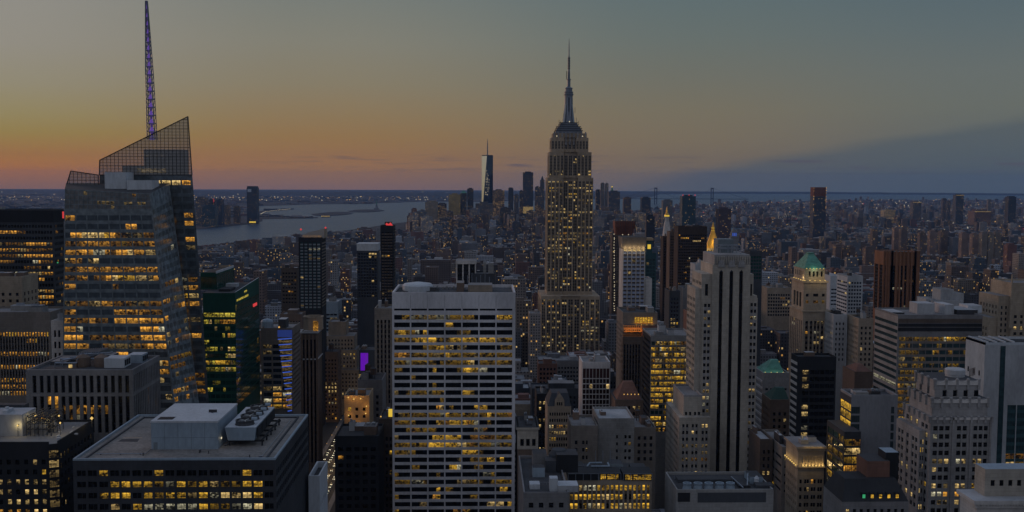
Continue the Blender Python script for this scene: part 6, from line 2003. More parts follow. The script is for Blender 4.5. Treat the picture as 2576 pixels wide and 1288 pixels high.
for i in (7, 0, 1):
    a, b_ = pts[i], pts[(i + 1) % 8]
    n = 6 if i == 0 else 3
    for k in range(n + 1):
        f = k / n
        x_, y_ = a[0] + (b_[0] - a[0]) * f, a[1] + (b_[1] - a[1]) * f
        b.box(x_ - .9, x_ + .9, y_ - 1.2, y_ + .3, 30, t.Z + 1.2, 'rust_brown', 'pale_grey')
b.build('rib', t.root)
HERO[-1]['rect'] = (2218, 2324, 632, 775)
t.done()


def green_hip(t, x0, x1, ybase, yap, xa, xb, Y0, Y1, wall, roofm):
    zb2 = P((x0 + x1) / 2, ybase, Y0).z
    X0, X1 = P(x0, ybase, Y0).x, P(x1, ybase, Y0).x
    t.part('roof').frustum(X0, X1, Y0, Y1, zb2, P(xa, yap, Y0 + 8).x, P(xb, yap, Y0 + 8).x, (Y0 + Y1) / 2 - 2, (Y0 + Y1) / 2 + 2, P(xa, yap, Y0 + 8).z, roofm)
    t.tower(X0 + .3, X1 - .3, Y0 + .3, Y1 - .3, t.Z, zb2, wall, None, None, wall)


def hip1(t):
    green_hip(t, 1920, 1972, 938, 905, 1941, 1957, 703, 722, 'grey_stone', 'copper_green')
    for k in range(4):
        p = P(1925 + k * 15, 937, 702)
        spot(p.x, p.y - .5, p.z, 50, (.7, 1, .7), .3)
    lights_at(t, [(1925 + k * 15, 937) for k in range(4)], 'flood_glow', .35, 'floodlight', 1)
    b = MB()
    for k in range(14):
        z = t.Z - 6 - k * 4.6
        b.box(t.X0 - .6, t.X0 - .02, t.Y + 1, t.Y + t.D - 1, z, z + 1.6, 'white_stone', bottom=True)
    b.build('balcony', t.root)


def cornice_lit(t):
    Y, Z = t.Y, t.Z
    b = MB()
    b.box(t.X0 - 1.2, t.X1 + .6, Y - 1.2, Y + t.D, Z, Z + 1.1, 'limestone_warm', 'roof_grey'); b.box(t.X0 - .7, t.X1 + .3, Y - .7, Y - .02, Z - 1.2, Z, 'limestone_warm', bottom=True)
    zz = t.z(1176); b.box(t.X0 - .8, t.X1 + .4, Y - .8, Y - .02, zz, zz + .8, 'limestone_warm', bottom=True); b.box(t.X0 - .8, t.X0 - .02, Y - .02, Y + t.D, zz, zz + .8, 'limestone_warm', bottom=True)
    b.build('cornice', t.root)
    b = MB(); c = MB()
    W = t.X1 - t.X0
    for k in range(7):
        xx = t.X0 + W * (.245 + k * .125)
        c.lathe(xx - W * .0625, Y - .25, [(.38, t.z(1172)), (.33, t.z(1148)), (.5, t.z(1147))], 'limestone_warm', 8)
        b.box(xx - W * .0625 - .3, xx - W * .0625 + .3, Y - 1.0, Y - .4, zz + .8, zz + 1.3, 'flood_glow')
        spot(xx - W * .0625, Y - 1.3, zz + 1.6, 60, (1, .68, .25), .2, 'cornice_lamp_glow')
        if k % 2:
            spot(xx - W * .0625, Y - 2.0, Z + 2.2, 80, (1, .68, .25), .2, 'cornice_lamp_glow')
    for k in range(7):
        yy = Y + 1 + k * (t.D - 2) / 6
        b.box(t.X0 - 1.0, t.X0 - .5, yy - .3, yy + .3, zz + .8, zz + 1.3, 'flood_glow'); spot(t.X0 - 1.4, yy, zz + 1.6, 50, (1, .68, .25), .2, 'cornice_lamp_glow')
    b.build('floodlight', t.root)['kind'] = 'stuff'
    c.build('column', t.root)['kind'] = 'stuff'


def hotel_roof(t):
    Y, Z = t.Y, t.Z
    x_ = lambda px, yy=Y + 8: P(px, 1225, yy).x
    for k in range(5):
        b = MB(); b.lathe(x_(1725 + k * 27), Y + 5, [(2.0, Z), (1.6, Z + 1.5), (1.9, Z + 2.6), (1.5, Z + 2.6), (1.4, Z + 1.8)], 'steel_blue', 14); b.build('fan_unit', t.root)
    for xa, xb, ya, yb2, h, m in ((1855, 1885, 6, 16, 1.0, 'tar'), (1893, 1925, 12, 22, 3.0, 'steel_blue'), (1897, 1940, 4, 9, 1.6, 'slate'), (1712, 1850, 14, 20, 1.4, 'slate')):
        b = MB(); b.box(x_(xa), x_(xb), Y + ya, Y + yb2, Z, Z + h, m, 'roof_dark'); b.build('air_unit', t.root)
    b = MB(); b.lathe(x_(1906), Y + 10, [(1.0, Z), (1.0, Z + 2.0), (1.1, Z + 3.0), (.4, Z + 4.0)], 'steel_white', 12); b.build('dome_vent', t.root)
    b = MB(); b.bar((x_(1872), Y + 3, Z + 2), (x_(1896), Y + 18, Z + 3), .3, 'bright_metal', 4); b.bar((x_(1850), Y + 16, Z + 2), (x_(1862), Y + 3, Z + 1), .3, 'bright_metal', 4); b.build('pipe', t.root)
    b = MB()
    for xa, xb, y0, y1, m in ((1705, 1736, 1262, 1239, 'charcoal'), (1755, 1927, 1264, 1239, 'slate')):
        b.box(P(xa, 1250, Y).x, P(xb, 1250, Y).x, Y - .06, Y - .01, P(1800, y1 + (y0 - y1), Y).z, P(1800, y1, Y).z, m, bottom=True)
    b.build('louvre_panel', t.root)


def gable(t):
    W = t.X1 - t.X0
    zr = P(1407, 984, t.Y + 12).z
    b = MB()
    b.frustum(t.X0, t.X1, t.Y, t.Y + t.D, t.Z, t.X0 + W * .18, t.X1 - W * .1, t.Y + 6, t.Y + t.D - 6, zr, 'slate')
    b.build('roof', t.root)
    b = MB(); cx = (t.X0 + t.X1) / 2
    b.poly(((cx - W * .22, t.Y - .3, t.Z - 1), (cx + W * .22, t.Y - .3, t.Z - 1), (cx + W * .2, t.Y - .3, t.Z + 4), (cx, t.Y - .3, t.Z + 8.5), (cx - W * .2, t.Y - .3, t.Z + 4)), 'limestone_warm')
    b.poly(((cx + W * .2, t.Y - .3, t.Z + 4), (cx + W * .2, t.Y + 7, t.Z + 4), (cx, t.Y + 7, t.Z + 8.5), (cx, t.Y - .3, t.Z + 8.5)), 'slate')
    b.poly(((cx - W * .2, t.Y - .3, t.Z + 4), (cx, t.Y - .3, t.Z + 8.5), (cx, t.Y + 7, t.Z + 8.5), (cx - W * .2, t.Y + 7, t.Z + 4)), 'slate')
    for k in (-1, 0, 1):
        b.box(cx + k * 1.3 - .4, cx + k * 1.3 + .4, t.Y - .36, t.Y - .31, t.Z + .6, t.Z + 2.6, 'glass_black', bottom=True)
    b.build('gabled_dormer', t.root)


def hiproof(t):
    W = t.X1 - t.X0
    t.part('roof').frustum(t.X0 + 1, t.X1 - 1, t.Y + 1, t.Y + t.D - 1, t.Z, t.X0 + W * .36, t.X1 - W * .3, t.Y + 9, t.Y + 12, t.Z + 10, 'red_brick')
    lights_at(t, [(1570 + k * 9, 992) for k in range(5)], 'lamp_amber', .4, 'wall_lamp', -.5)


def penthouse(t):
    Y, Z = t.Y, t.Z
    W = t.X1 - t.X0
    b = MB()
    for (a, c, dy) in ((0.0, .36, 0), (.37, .63, .6), (.655, 1.0, -.4)):
        xa, xb = t.X0 + W * a, t.X0 + W * c
        b.box(xa, xb, Y - .1 + dy, Y + 10, Z, Z + 2.9, 'charcoal', 'tar'); b.box(xa - .1, xb + .1, Y - .4 + dy, Y + 10, Z + 2.9, Z + 3.25, 'bright_metal', 'tar')
        n = 4
        for k in range(n + 1):
            xx = xa + (xb - xa) * k / n
            b.box(xx - .12, xx + .12, Y - .35 + dy, Y - .12 + dy, Z, Z + 2.9, 'bright_metal')
    b.build('penthouse', t.root)
    for a, c, dy, st_ in ((.39, .45, .6, 3), (.465, .6, .6, 2), (.68, .76, -.4, 2), (.78, .99, -.4, 2)):
        b = MB(); b.poly(((t.X0 + W * a, Y - .16 + dy, Z + .3), (t.X0 + W * c, Y - .16 + dy, Z + .3), (t.X0 + W * c, Y - .16 + dy, Z + 2.5), (t.X0 + W * a, Y - .16 + dy, Z + 2.5)), 'lit_y%d' % st_); b.build('lit_window', t.root)
    b = MB()
    zz = Z + 3.25
    for x0, y0, x1, y1 in ((.25, 3, .30, 9), (.3, 9, .45, 9), (.30, 3, .52, 3), (.52, 3, .52, 9)):
        b.bar((t.X0 + W * x0, Y + y0 + 6, zz + .5), (t.X0 + W * x1, Y + y1 + 6, zz + .5), .35, 'steel_blue', 6)
    b.build('duct', t.root)
    b = MB()
    for k in range(3):
        xx = t.X0 + W * (.38 + k * .09)
        b.bar((xx, Y + 18, Z), (xx, Y + 18, Z + 8.5), .16, 'bright_metal', 6)
    b.build('mast_pole', t.root)
    for a, c, ya, h, m in ((.55, .72, 14, 3.4, 'blue_grey'), (.8, 1.0, 12, 2, 'tar'), (.1, .24, 14, 2.4, 'slate')):
        b = MB(); b.box(t.X0 + W * a, t.X0 + W * c - .5, Y + ya, Y + ya + 8, Z, Z + h, m, 'roof_dark'); b.build('bulkhead', t.root)


def loft_roof(t):
    Y, Z = t.Y, t.Z
    x_ = lambda px, yy: P(px, 1210, yy).x
    for px, yy, w, d, h, m in ((1383, 405, 3.2, 4, 5.2, 'steel_white'), (1333, 408, 4, 5, 2, 'steel_white'), (1340, 425, 5, 5, 4, 'steel_blue'), (1404, 404, 8, 7, 2.6, 'pale_grey'), (1372, 432, 4.5, 6, 5, 'slate'), (1400, 432, 9, 10, 7.5, 'charcoal'), (1340, 440, 6, 8, 6, 'granite')):
        b = MB(); b.box(x_(px, yy), x_(px, yy) + w, yy, yy + d, Z, Z + h, m, 'steel_white' if m in ('steel_white', 'pale_grey') else 'roof_dark'); b.build('air_unit' if h < 4 else 'bulkhead', t.root)
    b = MB(); b.lathe(x_(1405, 440), 440, [(4.2, Z), (4.2, Z + 6), (3, Z + 8)], 'slate', 14); b.build('cooling_drum', t.root)
    b = MB()
    for k in range(7):
        b.bar((x_(1330 + k * 9, 414), 414, Z), (x_(1330 + k * 9, 414), 414, Z + 1.1), .08, 'bright_metal', 4)
    b.bar((x_(1330, 414), 414, Z + 1.1), (x_(1384, 414), 414, Z + 1.1), .08, 'bright_metal', 4); b.build('railing', t.root)


def mansard(t):
    Y, Z = t.Y, t.Z
    W = t.X1 - t.X0
    b = MB(); b.frustum(t.X0, t.X1, Y, Y + t.D, Z, t.X0 + 3, t.X1 - 3, Y + 6, Y + t.D - 5, Z + 7.5, 'tar'); b.build('roof', t.root)
    for k in range(5):
        xx = t.X0 + W * (.34 + k * .125)
        b = MB(); b.box(xx - .9, xx + .9, Y + 1.0, Y + 4.5, Z + .6, Z + 3.2, 'charcoal'); o = b.build('dormer', t.root)
        b = MB(); b.box(xx - .55, xx + .55, Y + .9, Y + .98, Z + 1.0, Z + 2.6, 'lamp_green' if k == 0 else 'lit_y3', bottom=True); b.build('window', o)
    b = MB(); b.box(P(2172, 1180, Y + 12).x, P(2228, 1180, Y + 12).x, Y + 8, Y + 20, Z + 4, Z + 14, 'red_brick', 'roof_dark'); b.build('bulkhead', t.root)
    b = MB(); b.box(P(2222, 1180, Y + 12).x, P(2255, 1180, Y + 12).x, Y + 10, Y + 18, Z + 5, Z + 17, 'charcoal', 'steel_blue'); b.build('air_unit', t.root)


def ornate(t):
    Y, Z = t.Y, t.Z
    b = MB(); b.box(t.X0 - 1.6, t.X1 + 1, Y - 1.6, Y + t.D, Z, Z + 1.4, 'white_stone', 'roof_pale'); b.box(t.X0 - 1, t.X1, Y - 1, Y - .02, Z - 1.4, Z, 'white_stone', bottom=True)
    for k in range(26):
        xx = t.X0 + k * 1.1
        b.box(xx, xx + .5, Y - 1.4, Y - 1.02, Z - .7, Z - .01, 'white_stone', bottom=True)
    b.build('cornice', t.root)
    x0 = P(2478, 1200, Y + 4).x
    t.tower(x0, x0 + 22, Y + 4, Y + 12, Z + 1.4, P(2520, 1180, Y + 4).z, 'limestone', F(fh=4.5, cols=[(.1 + i * .15, .1 + i * .15 + .07) for i in range(6)], wh=.5, d=.4, top=3, lit=.15, fam='w', dark='glass_black'), None, 'steel_blue')


def white_right(t):
    Y, Z = t.Y, t.Z
    t.box('edge_rail', t.X0, t.X0 + .4, Y, Y + t.D, Z, Z + 1.4, 'bright_metal')
    b = MB()
    x_ = lambda px: P(px, 870, Y).x
    for px in (2433 + 12, 2433 + 25, 2433 + 39):
        pass
    for r_ in range(2):
        for c__ in range(3):
            yy = Y + 4.5 + c__ * 6.0
            zz = P(2455, 940 + r_ * 25, Y + 10).z
            b.box(t.X0 - .06, t.X0 + .02, yy, yy + 1.3, zz, zz + 2.6, 'glass_black', bottom=True)
    b.build('slit_window', t.root)
    b = MB(); b.box(x_(2517), x_(2530), Y - .12, Y - .02, 100, Z - .5, 'glass_teal', bottom=True); b.build('glass_strip', t.root)
    b = MB()
    for k in range(4):
        b.bar((x_(2490 + k * 22), Y + 2, Z + 1.2), (x_(2480 + k * 26), Y + t.D - 2, Z + 1.6), .5, 'steel_white', 4)
    b.build('roof_beam', t.root)


def annex(t):
    Y = 470
    x_ = lambda px: P(px, 1090, Y).x
    z = P(2150, 1086, Y).z
    t.tower(x_(2124), x_(2166), Y, Y + 24, 0, z, 'dark_stone', F(fh=4.1, cols=[(.02, .49), (.51, .98)], wh=.76, d=.25, top=3, lit=.85, fam='y', dark='glass_green', mul=(3, 0), bias=0, run=0, wt=(.25, .35, .4)), F(fh=4.1, bw=8, ww=.96, wh=.76, d=.25, top=2, lit=.8, fam='y', dark='glass_green', mul=(4, 0), bias=0, run=.2), 'roof_dark')


def gothic(t):
    b = MB(); W = t.X1 - t.X0
    for k in range(5):
        for y0 in (t.Y - .8,):
            xx = t.X0 + W * k / 4
            b.frustum(xx - 1.2, xx + 1.2, y0, y0 + 2.4, t.Z - 30, xx - .3, xx + .3, y0 + .6, y0 + 1.4, t.Z + 7, 'limestone_warm')
    b.build('buttress', t.root)
    t.tower(t.X0 - 8, t.X0, t.Y + 2, t.Y + 30, 0, P(2540, 745, t.Y).z, 'limestone_warm', fl(fh=4, bw=4, ww=.4, lit=.05, top=6), fl(fh=4, bw=4, ww=.4, lit=.03, top=6), 'roof_grey')
    t.tower(t.X0 - 14, t.X0 - 8, t.Y + 3, t.Y + 30, 0, P(2530, 800, t.Y).z, 'limestone_warm', None, fl(fh=4, bw=4, ww=.4, lit=.05, top=6), 'roof_grey')


def white_steps(t):
    for a, b_, y in ((2367, 2400, 728), (2400, 2425, 738), (2330, 2352, 752)):
        x0, x1 = P(a, y, t.Y + 4).x, P(b_, y, t.Y + 4).x
        t.box('penthouse', x0, x1, t.Y + 4, t.Y + 18, 60, P(a, y, t.Y + 4).z, 'pale_grey', 'roof_grey')


st = lambda **k: F(**{**dict(fam='w', fh=3.9, bw=2.9, ww=.46, wh=.52, d=.45, top=4, dark='glass_black', wt=(.25, .4, .35), mul=(0, 1)), **k})
boxes([
    ('small_pyramid_tower', 'grey tower with small floodlit green pyramid and balconied side', 1920, 1986, 942, 700, 26, 1030, 'grey_stone', st(fh=4.5, bw=3.5, ww=.6, wh=.35, lit=.06, top=8), None, 'roof_grey', 'the small green pyramid tower', dict(fn=hip1, cl=0, cap=30)),
    ('green_hip_building', 'dark brown brick building with lit windows under dark green hip roof', 1938, 1986, 1010, 645, 20, 1130, 'brown_brick', st(fh=4.0, bw=3.1, lit=.55, top=6), st(lit=.05), 'roof_dark', None, dict(cl=0, fn=lambda t: green_hip(t, 1938, 1986, 1009, 975, 1952, 1972, 645.5, 664, 'brown_brick', 'green_slate'))),
    ('lit_cornice_building', 'tan palazzo building with floodlit columned top floor', 2008, 2074, 1128, 500, 20, 1288, 'limestone_warm', st(fh=3.9, cols=[(.08, .17), (.26, .345), (.355, .44), (.52, .605), (.615, .70), (.77, .855), (.865, .95)], lit=.22, top=14.5), st(fh=3.9, bw=3.2, ww=.4, lit=.03, top=14.5), 'roof_grey', 'the lit cornice building', dict(fn=cornice_lit, cl=2, par=0)),
    ('grey_wall_tower', 'glass tower with blank grey party wall and glowing glass corner', 2142, 2259, 1000, 480, 15, 1240, 'plain_grey', F(fh=4.1, cols=[(.004, .19), (.86, .93)], wh=.8, d=.25, top=4, lit=.5, fam='y', dark='glass_teal', bias=0, run=0, wt=(.15, .4, .45), litf=lambda i, j, nc, nr: .9 if i == 0 and j not in (0, 1, 2, 5) else (.35 if i == 1 and j > 4 else 0), mul=(3, 0), nmax=16), F(fh=4.1, bw=15, ww=.95, wh=.8, d=.2, edge=.1, top=3, lit=.9, fam='y', dark='glass_teal', mat='dark_stone', mul=(3, 0), bias=0, run=0, wt=(.2, .4, .4), litf=lambda i, j, nc, nr: .97 if j < 5 else .7), 'roof_dark', 'the blank grey wall tower', dict(fn=annex, cl=3, ch=2)),
    ('white_blank_tower', 'white blank-walled tower with slit windows beside dark glass front', 2478, 2700, 868, 520, 21, 1288, 'whitewash', F(fh=4.2, cols=[(.28, .38), (.39, .49), (.50, .60), (.61, .71), (.72, .82), (.83, .93)], wh=.6, d=.2, top=30, lit=.5, fam='y', dark='glass_teal', mat='pale_grey', sp='teal_panel', litf=lambda i, j, nc, nr: .15 if j < 4 else .6, mul=(2, 0)), None, 'tar', 'the white blank tower', dict(fn=white_right, cl=0, pmat='steel_white')),
    ('ornate_white_building', 'white building with heavy bracketed cornice in bottom right corner', 2457, 2640, 1266, 370, 13, 1288, 'white_stone', st(lit=.15, bw=3, top=3), None, 'roof_pale', 'the white corniced building', dict(fn=ornate, cl=0, par=0)),
    ('mansard_building', 'building with black mansard roof and row of tiny lit dormers', 2118, 2286, 1262, 400, 22, 1288, 'granite', st(lit=.3, bw=2.6, top=2), st(lit=.05), 'tar', 'the black mansard building', dict(fn=mansard, cl=0, par=0)),
    ('grey_plant_building', 'wide grey flat building with fans and pipes on roof at bottom', 1702, 1946, 1238, 430, 27, 1288, 'concrete', None, None, 'roof_dark', 'the grey rooftop-fan building', dict(fn=hotel_roof, cl=0)),
    ('yellow_window_building', 'brick loft building with glowing yellow window pairs and glass penthouse', 1429, 1640, 1208, 450, 28, 1288, 'tan_brick', F(fh=4.05, cols=[(.028 + i * .0535 + (i // 4) * .0015, .028 + i * .0535 + .034) for i in range(18)], wh=.6, sill=.5, d=.45, top=1.4, lit=.8, fam='y', dark='glass_black', sp='brownish', sp_in=.06, bias=0, litf=lambda i, j, nc, nr: (.95, .85, .8, .75, .9, .6)[min(j, 5)], wt=(.1, .35, .55), mul=(0, 1), run=.35), None, 'roof_dark', 'the yellow window loft', dict(fn=penthouse, cl=0, par=0)),
    ('blank_wall_building', 'grey building with blank party wall and column of small openings', 1505, 1596, 1058, 560, 30, 1165, 'concrete', F(fh=3.9, cols=[(.50, .55), (.73, .79), (.84, .91)], wh=.45, d=.4, top=7, lit=.25, fam='w', dark='glass_black', mul=(0, 1)), None, 'roof_pale', 'the blank grey party wall', dict(cl=1, ch=2)),
    ('pale_office_block', 'tan stepped block with few lit windows right of blank party wall', 1596, 1650, 1080, 570, 28, 1165, 'taupe', st(bw=3.2, lit=.3, top=3), None, 'roof_grey', None, dict(cl=2, tk=1)),
    ('dim_stone_block', 'grey stone block with one lit window column left of blank party wall', 1437, 1504, 1076, 555, 26, 1165, 'taupe', st(cols=[(.14, .24), (.42, .5), (.56, .62)], lit=.2, top=6, fh=4.1), None, 'roof_grey', None, dict(cl=2)),
    ('gabled_building', 'old stone office building with slate roof and pointed gable dormer', 1378, 1437, 1022, 640, 26, 1165, 'limestone_warm', st(cols=[(.08 + i * .1, .08 + i * .1 + .062) for i in range(9)], lit=.4, top=3, litf=lambda i, j, nc, nr: (.02, .1, .5, .6, .1, .3, .6, .9)[min(j, 7)]), None, 'roof_dark', 'the gabled stone building', dict(fn=gable, cl=0, par=0)),
    ('dark_lit_slab', 'black slab with vertical line of small lit windows beside gabled building', 1350, 1378, 995, 690, 26, 1140, 'charcoal', st(bw=3.4, lit=.5, top=3, litf=lambda i, j, nc, nr: .9 if i == 0 else .15), None, 'roof_dark', None, dict(cl=1)),
    ('classical_building', 'old brick building with arched top floor and heavy white cornice', 1302, 1353, 1080, 560, 26, 1200, 'brown_brick', st(bw=3.4, lit=.05, top=14, litf=lambda i, j, nc, nr: .05), None, 'roof_dark', 'the arched cornice building', dict(fn=lambda t: (t.box('cornice', t.X0 - .8, t.X1 + .8, t.Y - 1.0, t.Y + t.D, t.Z - .01, t.Z + 1.2, 'limestone', 'roof_dark'), t.box('stone_storey', t.X0 - .2, t.X1 + .2, t.Y - .25, t.Y - .02, t.z(1130), t.Z - .02, 'limestone'), [t.box('arch', t.X0 + (t.X1 - t.X0) * (.14 + .29 * k), t.X0 + (t.X1 - t.X0) * (.31 + .29 * k), t.Y - .32, t.Y - .27, t.z(1121), t.z(1104), 'glass_black') for k in range(3)]), cl=3)),
    ('loft_roof_building', 'low brick building with roof crowded by white air units and drum', 1317, 1431, 1246, 400, 55, 1288, 'granite', st(bw=3.6, lit=.3, top=2), None, 'roof_dark', 'the crowded air unit roof', dict(fn=loft_roof, cl=0)),
    ('small_stair_tower', 'plain narrow brown tower in front of dim stone block', 1396, 1432, 1196, 475, 14, 1240, 'brownish', st(bw=6, ww=.18, lit=0, top=7, fh=8), None, 'roof_dark', None, dict(cl=1, ch=2)),
    ('red_hip_building', 'brown brick building with dark red hip roof and lit top windows', 1548, 1618, 1006, 645, 24, 1060, 'brown_brick', st(bw=3.0, lit=.2, top=3, litf=lambda i, j, nc, nr: .7 if j == 0 else .1), None, 'roof_dark', 'the dark red hip roof', dict(fn=hiproof, cl=0, par=0)),
    ('white_parapet_building', 'pale building corner with bright parapet at edge of lit avenue', 776, 804, 1212, 420, 22, 1288, 'steel_white', None, F(fh=4, bw=4, ww=.4, lit=0, top=8), 'roof_dark', None, dict(cl=0, par=2.5)),
    ('gothic_edge_tower', 'stone tower with gothic buttresses cut by right edge of frame', 2546, 2680, 716, 700, 30, 850, 'limestone_warm', st(bw=4.2, lit=.1, top=20), st(bw=4.2, lit=.02, top=20), 'roof_grey', 'the gothic buttress tower', dict(fn=gothic, cl=0, cap=30)),
    ('white_stepped_penthouse', 'white stepped penthouses peeping above huge curtain wall block', 2345, 2422, 760, 720, 26, 780, 'pale_grey', st(bw=3.4, lit=.03, top=4), None, 'roof_pale', None, dict(fn=white_steps, cl=0, cap=20)),
    ('maroon_tent_building', 'low block with dark red tent-like roof below white banded tower', 2150, 2196, 935, 720, 24, 1000, 'brown_brick', None, None, 'roof_dark', None, dict(cl=0, par=0, fn=lambda t: t.part('roof').frustum(t.X0 + 1, t.X1 - 1, t.Y, t.Y + 22, t.Z, t.X0 + 5, t.X1 - 5, t.Y + 7, t.Y + 13, t.Z + 4, 'red_brick'))),
    ('pale_shaft_tower', 'pale ribbed stone tower right of green pyramid roof tower', 2097, 2130, 795, 780, 24, 900, 'pale_grey', st(bw=2.6, ww=.4, lit=.1, top=4), st(bw=3, lit=.03, top=4), 'roof_grey', None, dict(cl=2, cap=30)),
    ('tan_shaft_tower', 'tan brick tower between pale ribbed tower and huge curtain wall block', 2160, 2198, 805, 760, 24, 920, 'tan_brick', st(bw=3.0, lit=.12, top=4), st(bw=3, lit=.03, top=4), 'roof_dark', None, dict(cl=1, tk=1, cap=30)),
    ('grey_window_block', 'grey block with faint windows right of the three-striped tower foot', 1912, 1945, 1110, 560, 24, 1190, 'brownish', st(bw=3.2, lit=.2, top=4), None, 'roof_pale', None, dict(cl=1)),
    ('balcony_block', 'low tan stepped block with long ledges left of lit cornice building', 1968, 2006, 1130, 545, 40, 1240, 'taupe', st(bw=12, ww=.9, wh=.35, fh=4.4, lit=.05, top=3, mul=(3, 0)), st(bw=12, ww=.9, wh=.35, fh=4.4, lit=.05, top=3), 'roof_grey', None, dict(cl=2)),
])
# ================================================================== the rest of the city
CR = random.Random(21)
HERO.append(dict(name='', short=None, fp=(-148, -122, 600, 1110), rect=(800, 843, 1075, 1288), Y=1112, yb=1288, root=None))
PAL = [((.20, .135, .105), 'brown'), ((.27, .215, .165), 'tan'), ((.21, .105, .08), 'red brick'), ((.20, .195, .195), 'grey'), ((.085, .075, .075), 'dark'), ((.34, .31, .28), 'cream'), ((.12, .085, .07), 'dark brown'), ((.40, .41, .43), 'white'), ((.09, .11, .13), 'slate blue'), ((.30, .25, .21), 'beige')]
PW = [16, 10, 8, 16, 18, 5, 16, 4, 12, 6]
ROOF = [((.22, .22, .23), 'grey roof'), ((.09, .09, .10), 'dark roof'), ((.44, .46, .49), 'pale roof'), ((.15, .13, .12), 'brown roof'), ((.30, .31, .33), 'light grey roof')]
RW = [10, 9, 5, 4, 5]


def lerp_tab(tab, x):
    if x <= tab[0][0]:
        return tab[0][1]
    for a, b in zip(tab, tab[1:]):
        if x <= b[0]:
            return a[1] + (b[1] - a[1]) * (x - a[0]) / (b[0] - a[0])
    return tab[-1][1]


SKYL = [(0, 560), (480, 620), (600, 606), (720, 592), (850, 580), (1000, 562), (1060, 552), (1150, 545), (1370, 540), (1500, 528), (1650, 540), (1800, 560), (2100, 572), (2576, 575)]


def inside(poly, x, y):
    r = False
    for (x1, y1), (x2, y2) in zip(poly, poly[1:] + poly[:1]):
        if (y1 > y) != (y2 > y) and x < (x2 - x1) * (y - y1) / (y2 - y1) + x1:
            r = not r
    return r


MAN = WEST + EAST
GEN = []


def cap_h(x0, x1, y0, h, y1=None):
    """lower a filler building so that it hides no landmark and stays under the skyline"""
    y1 = y1 or y0
    top = h + (5 if y0 < 2500 else 0)
    pr = [proj((x, y, top)) for x in (x0, x1) for y in (y0, y1)]
    xl, xr, yt = min(p[0] for p in pr), max(p[0] for p in pr), min(p[1] for p in pr)
    lim = lerp_tab(SKYL, (xl + xr) / 2) + CR.random() ** 2 * 30
    for q in HERO:
        if q['Y'] > y0 + 5 and q['rect'][0] < xr and q['rect'][1] > xl:
            lim = max(lim, q['yb'] + 2)
    if yt < lim:
        h = P((xl + xr) / 2, lim, y1 if P((xl + xr) / 2, lim, y0).z < 260 else y0).z - (5 if y0 < 2500 else 0)
        if 6 < h < 11 and y0 > 2500:
            h = 11
    return h


def clash(x0, x1, y0, y1):
    for q in HERO:
        f = q['fp']
        if x0 < f[1] + 2 and x1 > f[0] - 2 and y0 < f[3] + 2 and y1 > f[2] - 2:
            return True
    return False


def add_gen(x0, x1, y0, y1, h, rot=0.0, zone='', lit=None, pal=None):
    c = pal or CR.choices(PAL, PW)[0]
    rf = CR.choices(ROOF, RW)[0]
    j = CR.uniform(.75, 1.2)
    GEN.append(dict(b=(x0, x1, y0, y1, h), rot=rot, tint=(c[0][0] * j * .88, c[0][1] * j * .95, c[0][2] * j * 1.08), cn=c[1], roof=rf, lit=lit if lit is not None else CR.choice([0, .02, .03, .05, .08, .15]), zone=zone,
                    seed=CR.randint(0, 1 << 30), us=CR.uniform(.8, 1.15)))


# Manhattan grid: avenues run away from the camera, streets cross them
AVES = [-135 - 285 * k for k in range(6, 0, -1)] + [-135, 150, 290, 430, 620, 830, 1040, 1260, 1500, 1760, 2040, 2320, 2600]
for a, b in zip(AVES, AVES[1:]):
    s = 480.0
    while s < 5100:
        for row in (0, 1):
            y0 = s + 9 + row * 31.5
            y1 = y0 + 30.5
            x = a + 13
            while x < b - 20:
                w = CR.choice([14, 18, 22, 26, 32, 40, 50, 62])
                w = min(w, b - 13 - x)
                if w < 7:
                    break
                xm = x + w / 2
                x0_, x1_ = x + .2, x + w - .2
                x += w
                sx = proj((xm, y0, 20))[0]
                if not (-60 < sx < 2640) or not inside(MAN, xm, y0 + 15):
                    continue
                if y0 < 1700:
                    h = CR.choice([18, 24, 32, 40, 48, 58, 66, 78, 92])
                    if CR.random() < .09:
                        h = CR.uniform(90, 140)
                elif y0 < 2600:
                    h = CR.choice([17, 22, 28, 36, 44, 52, 60])
                    if CR.random() < .1:
                        h = CR.uniform(65, 105)
                else:
                    h = CR.choice([12, 15, 18, 22, 27, 34])
                    if CR.random() < .1:
                        h = CR.uniform(40, 80)
                h = cap_h(x0_, x1_, y0, h * CR.uniform(.9, 1.1), y1)
                if h < 8 or clash(x0_, x1_, y0, y1):
                    continue
                add_gen(x0_, x1_, y0 + CR.uniform(0, 1.5), y1 - CR.uniform(0, 8), h)
        s += 80
# downtown mass
for k in range(420):
    sx, Y = CR.uniform(1030, 1760), CR.uniform(4700, 6600)
    x = P(sx, 560, Y).x
    if not inside(MAN, x, Y):
        continue
    w, d = CR.uniform(22, 55), CR.uniform(22, 45)
    yt = CR.triangular(512, 575, 560) if sx < 1570 else CR.triangular(528, 575, 562)
    h = max(15, P(sx, max(yt, lerp_tab(SKYL, sx) - 20), Y).z)
    add_gen(x - w / 2, x + w / 2, Y, Y + d, h, CR.uniform(-.4, .4), 'downtown', CR.choice([.02, .05, .1, .2]), CR.choices(PAL, [10, 8, 6, 12, 16, 4, 14, 2, 10, 5])[0])
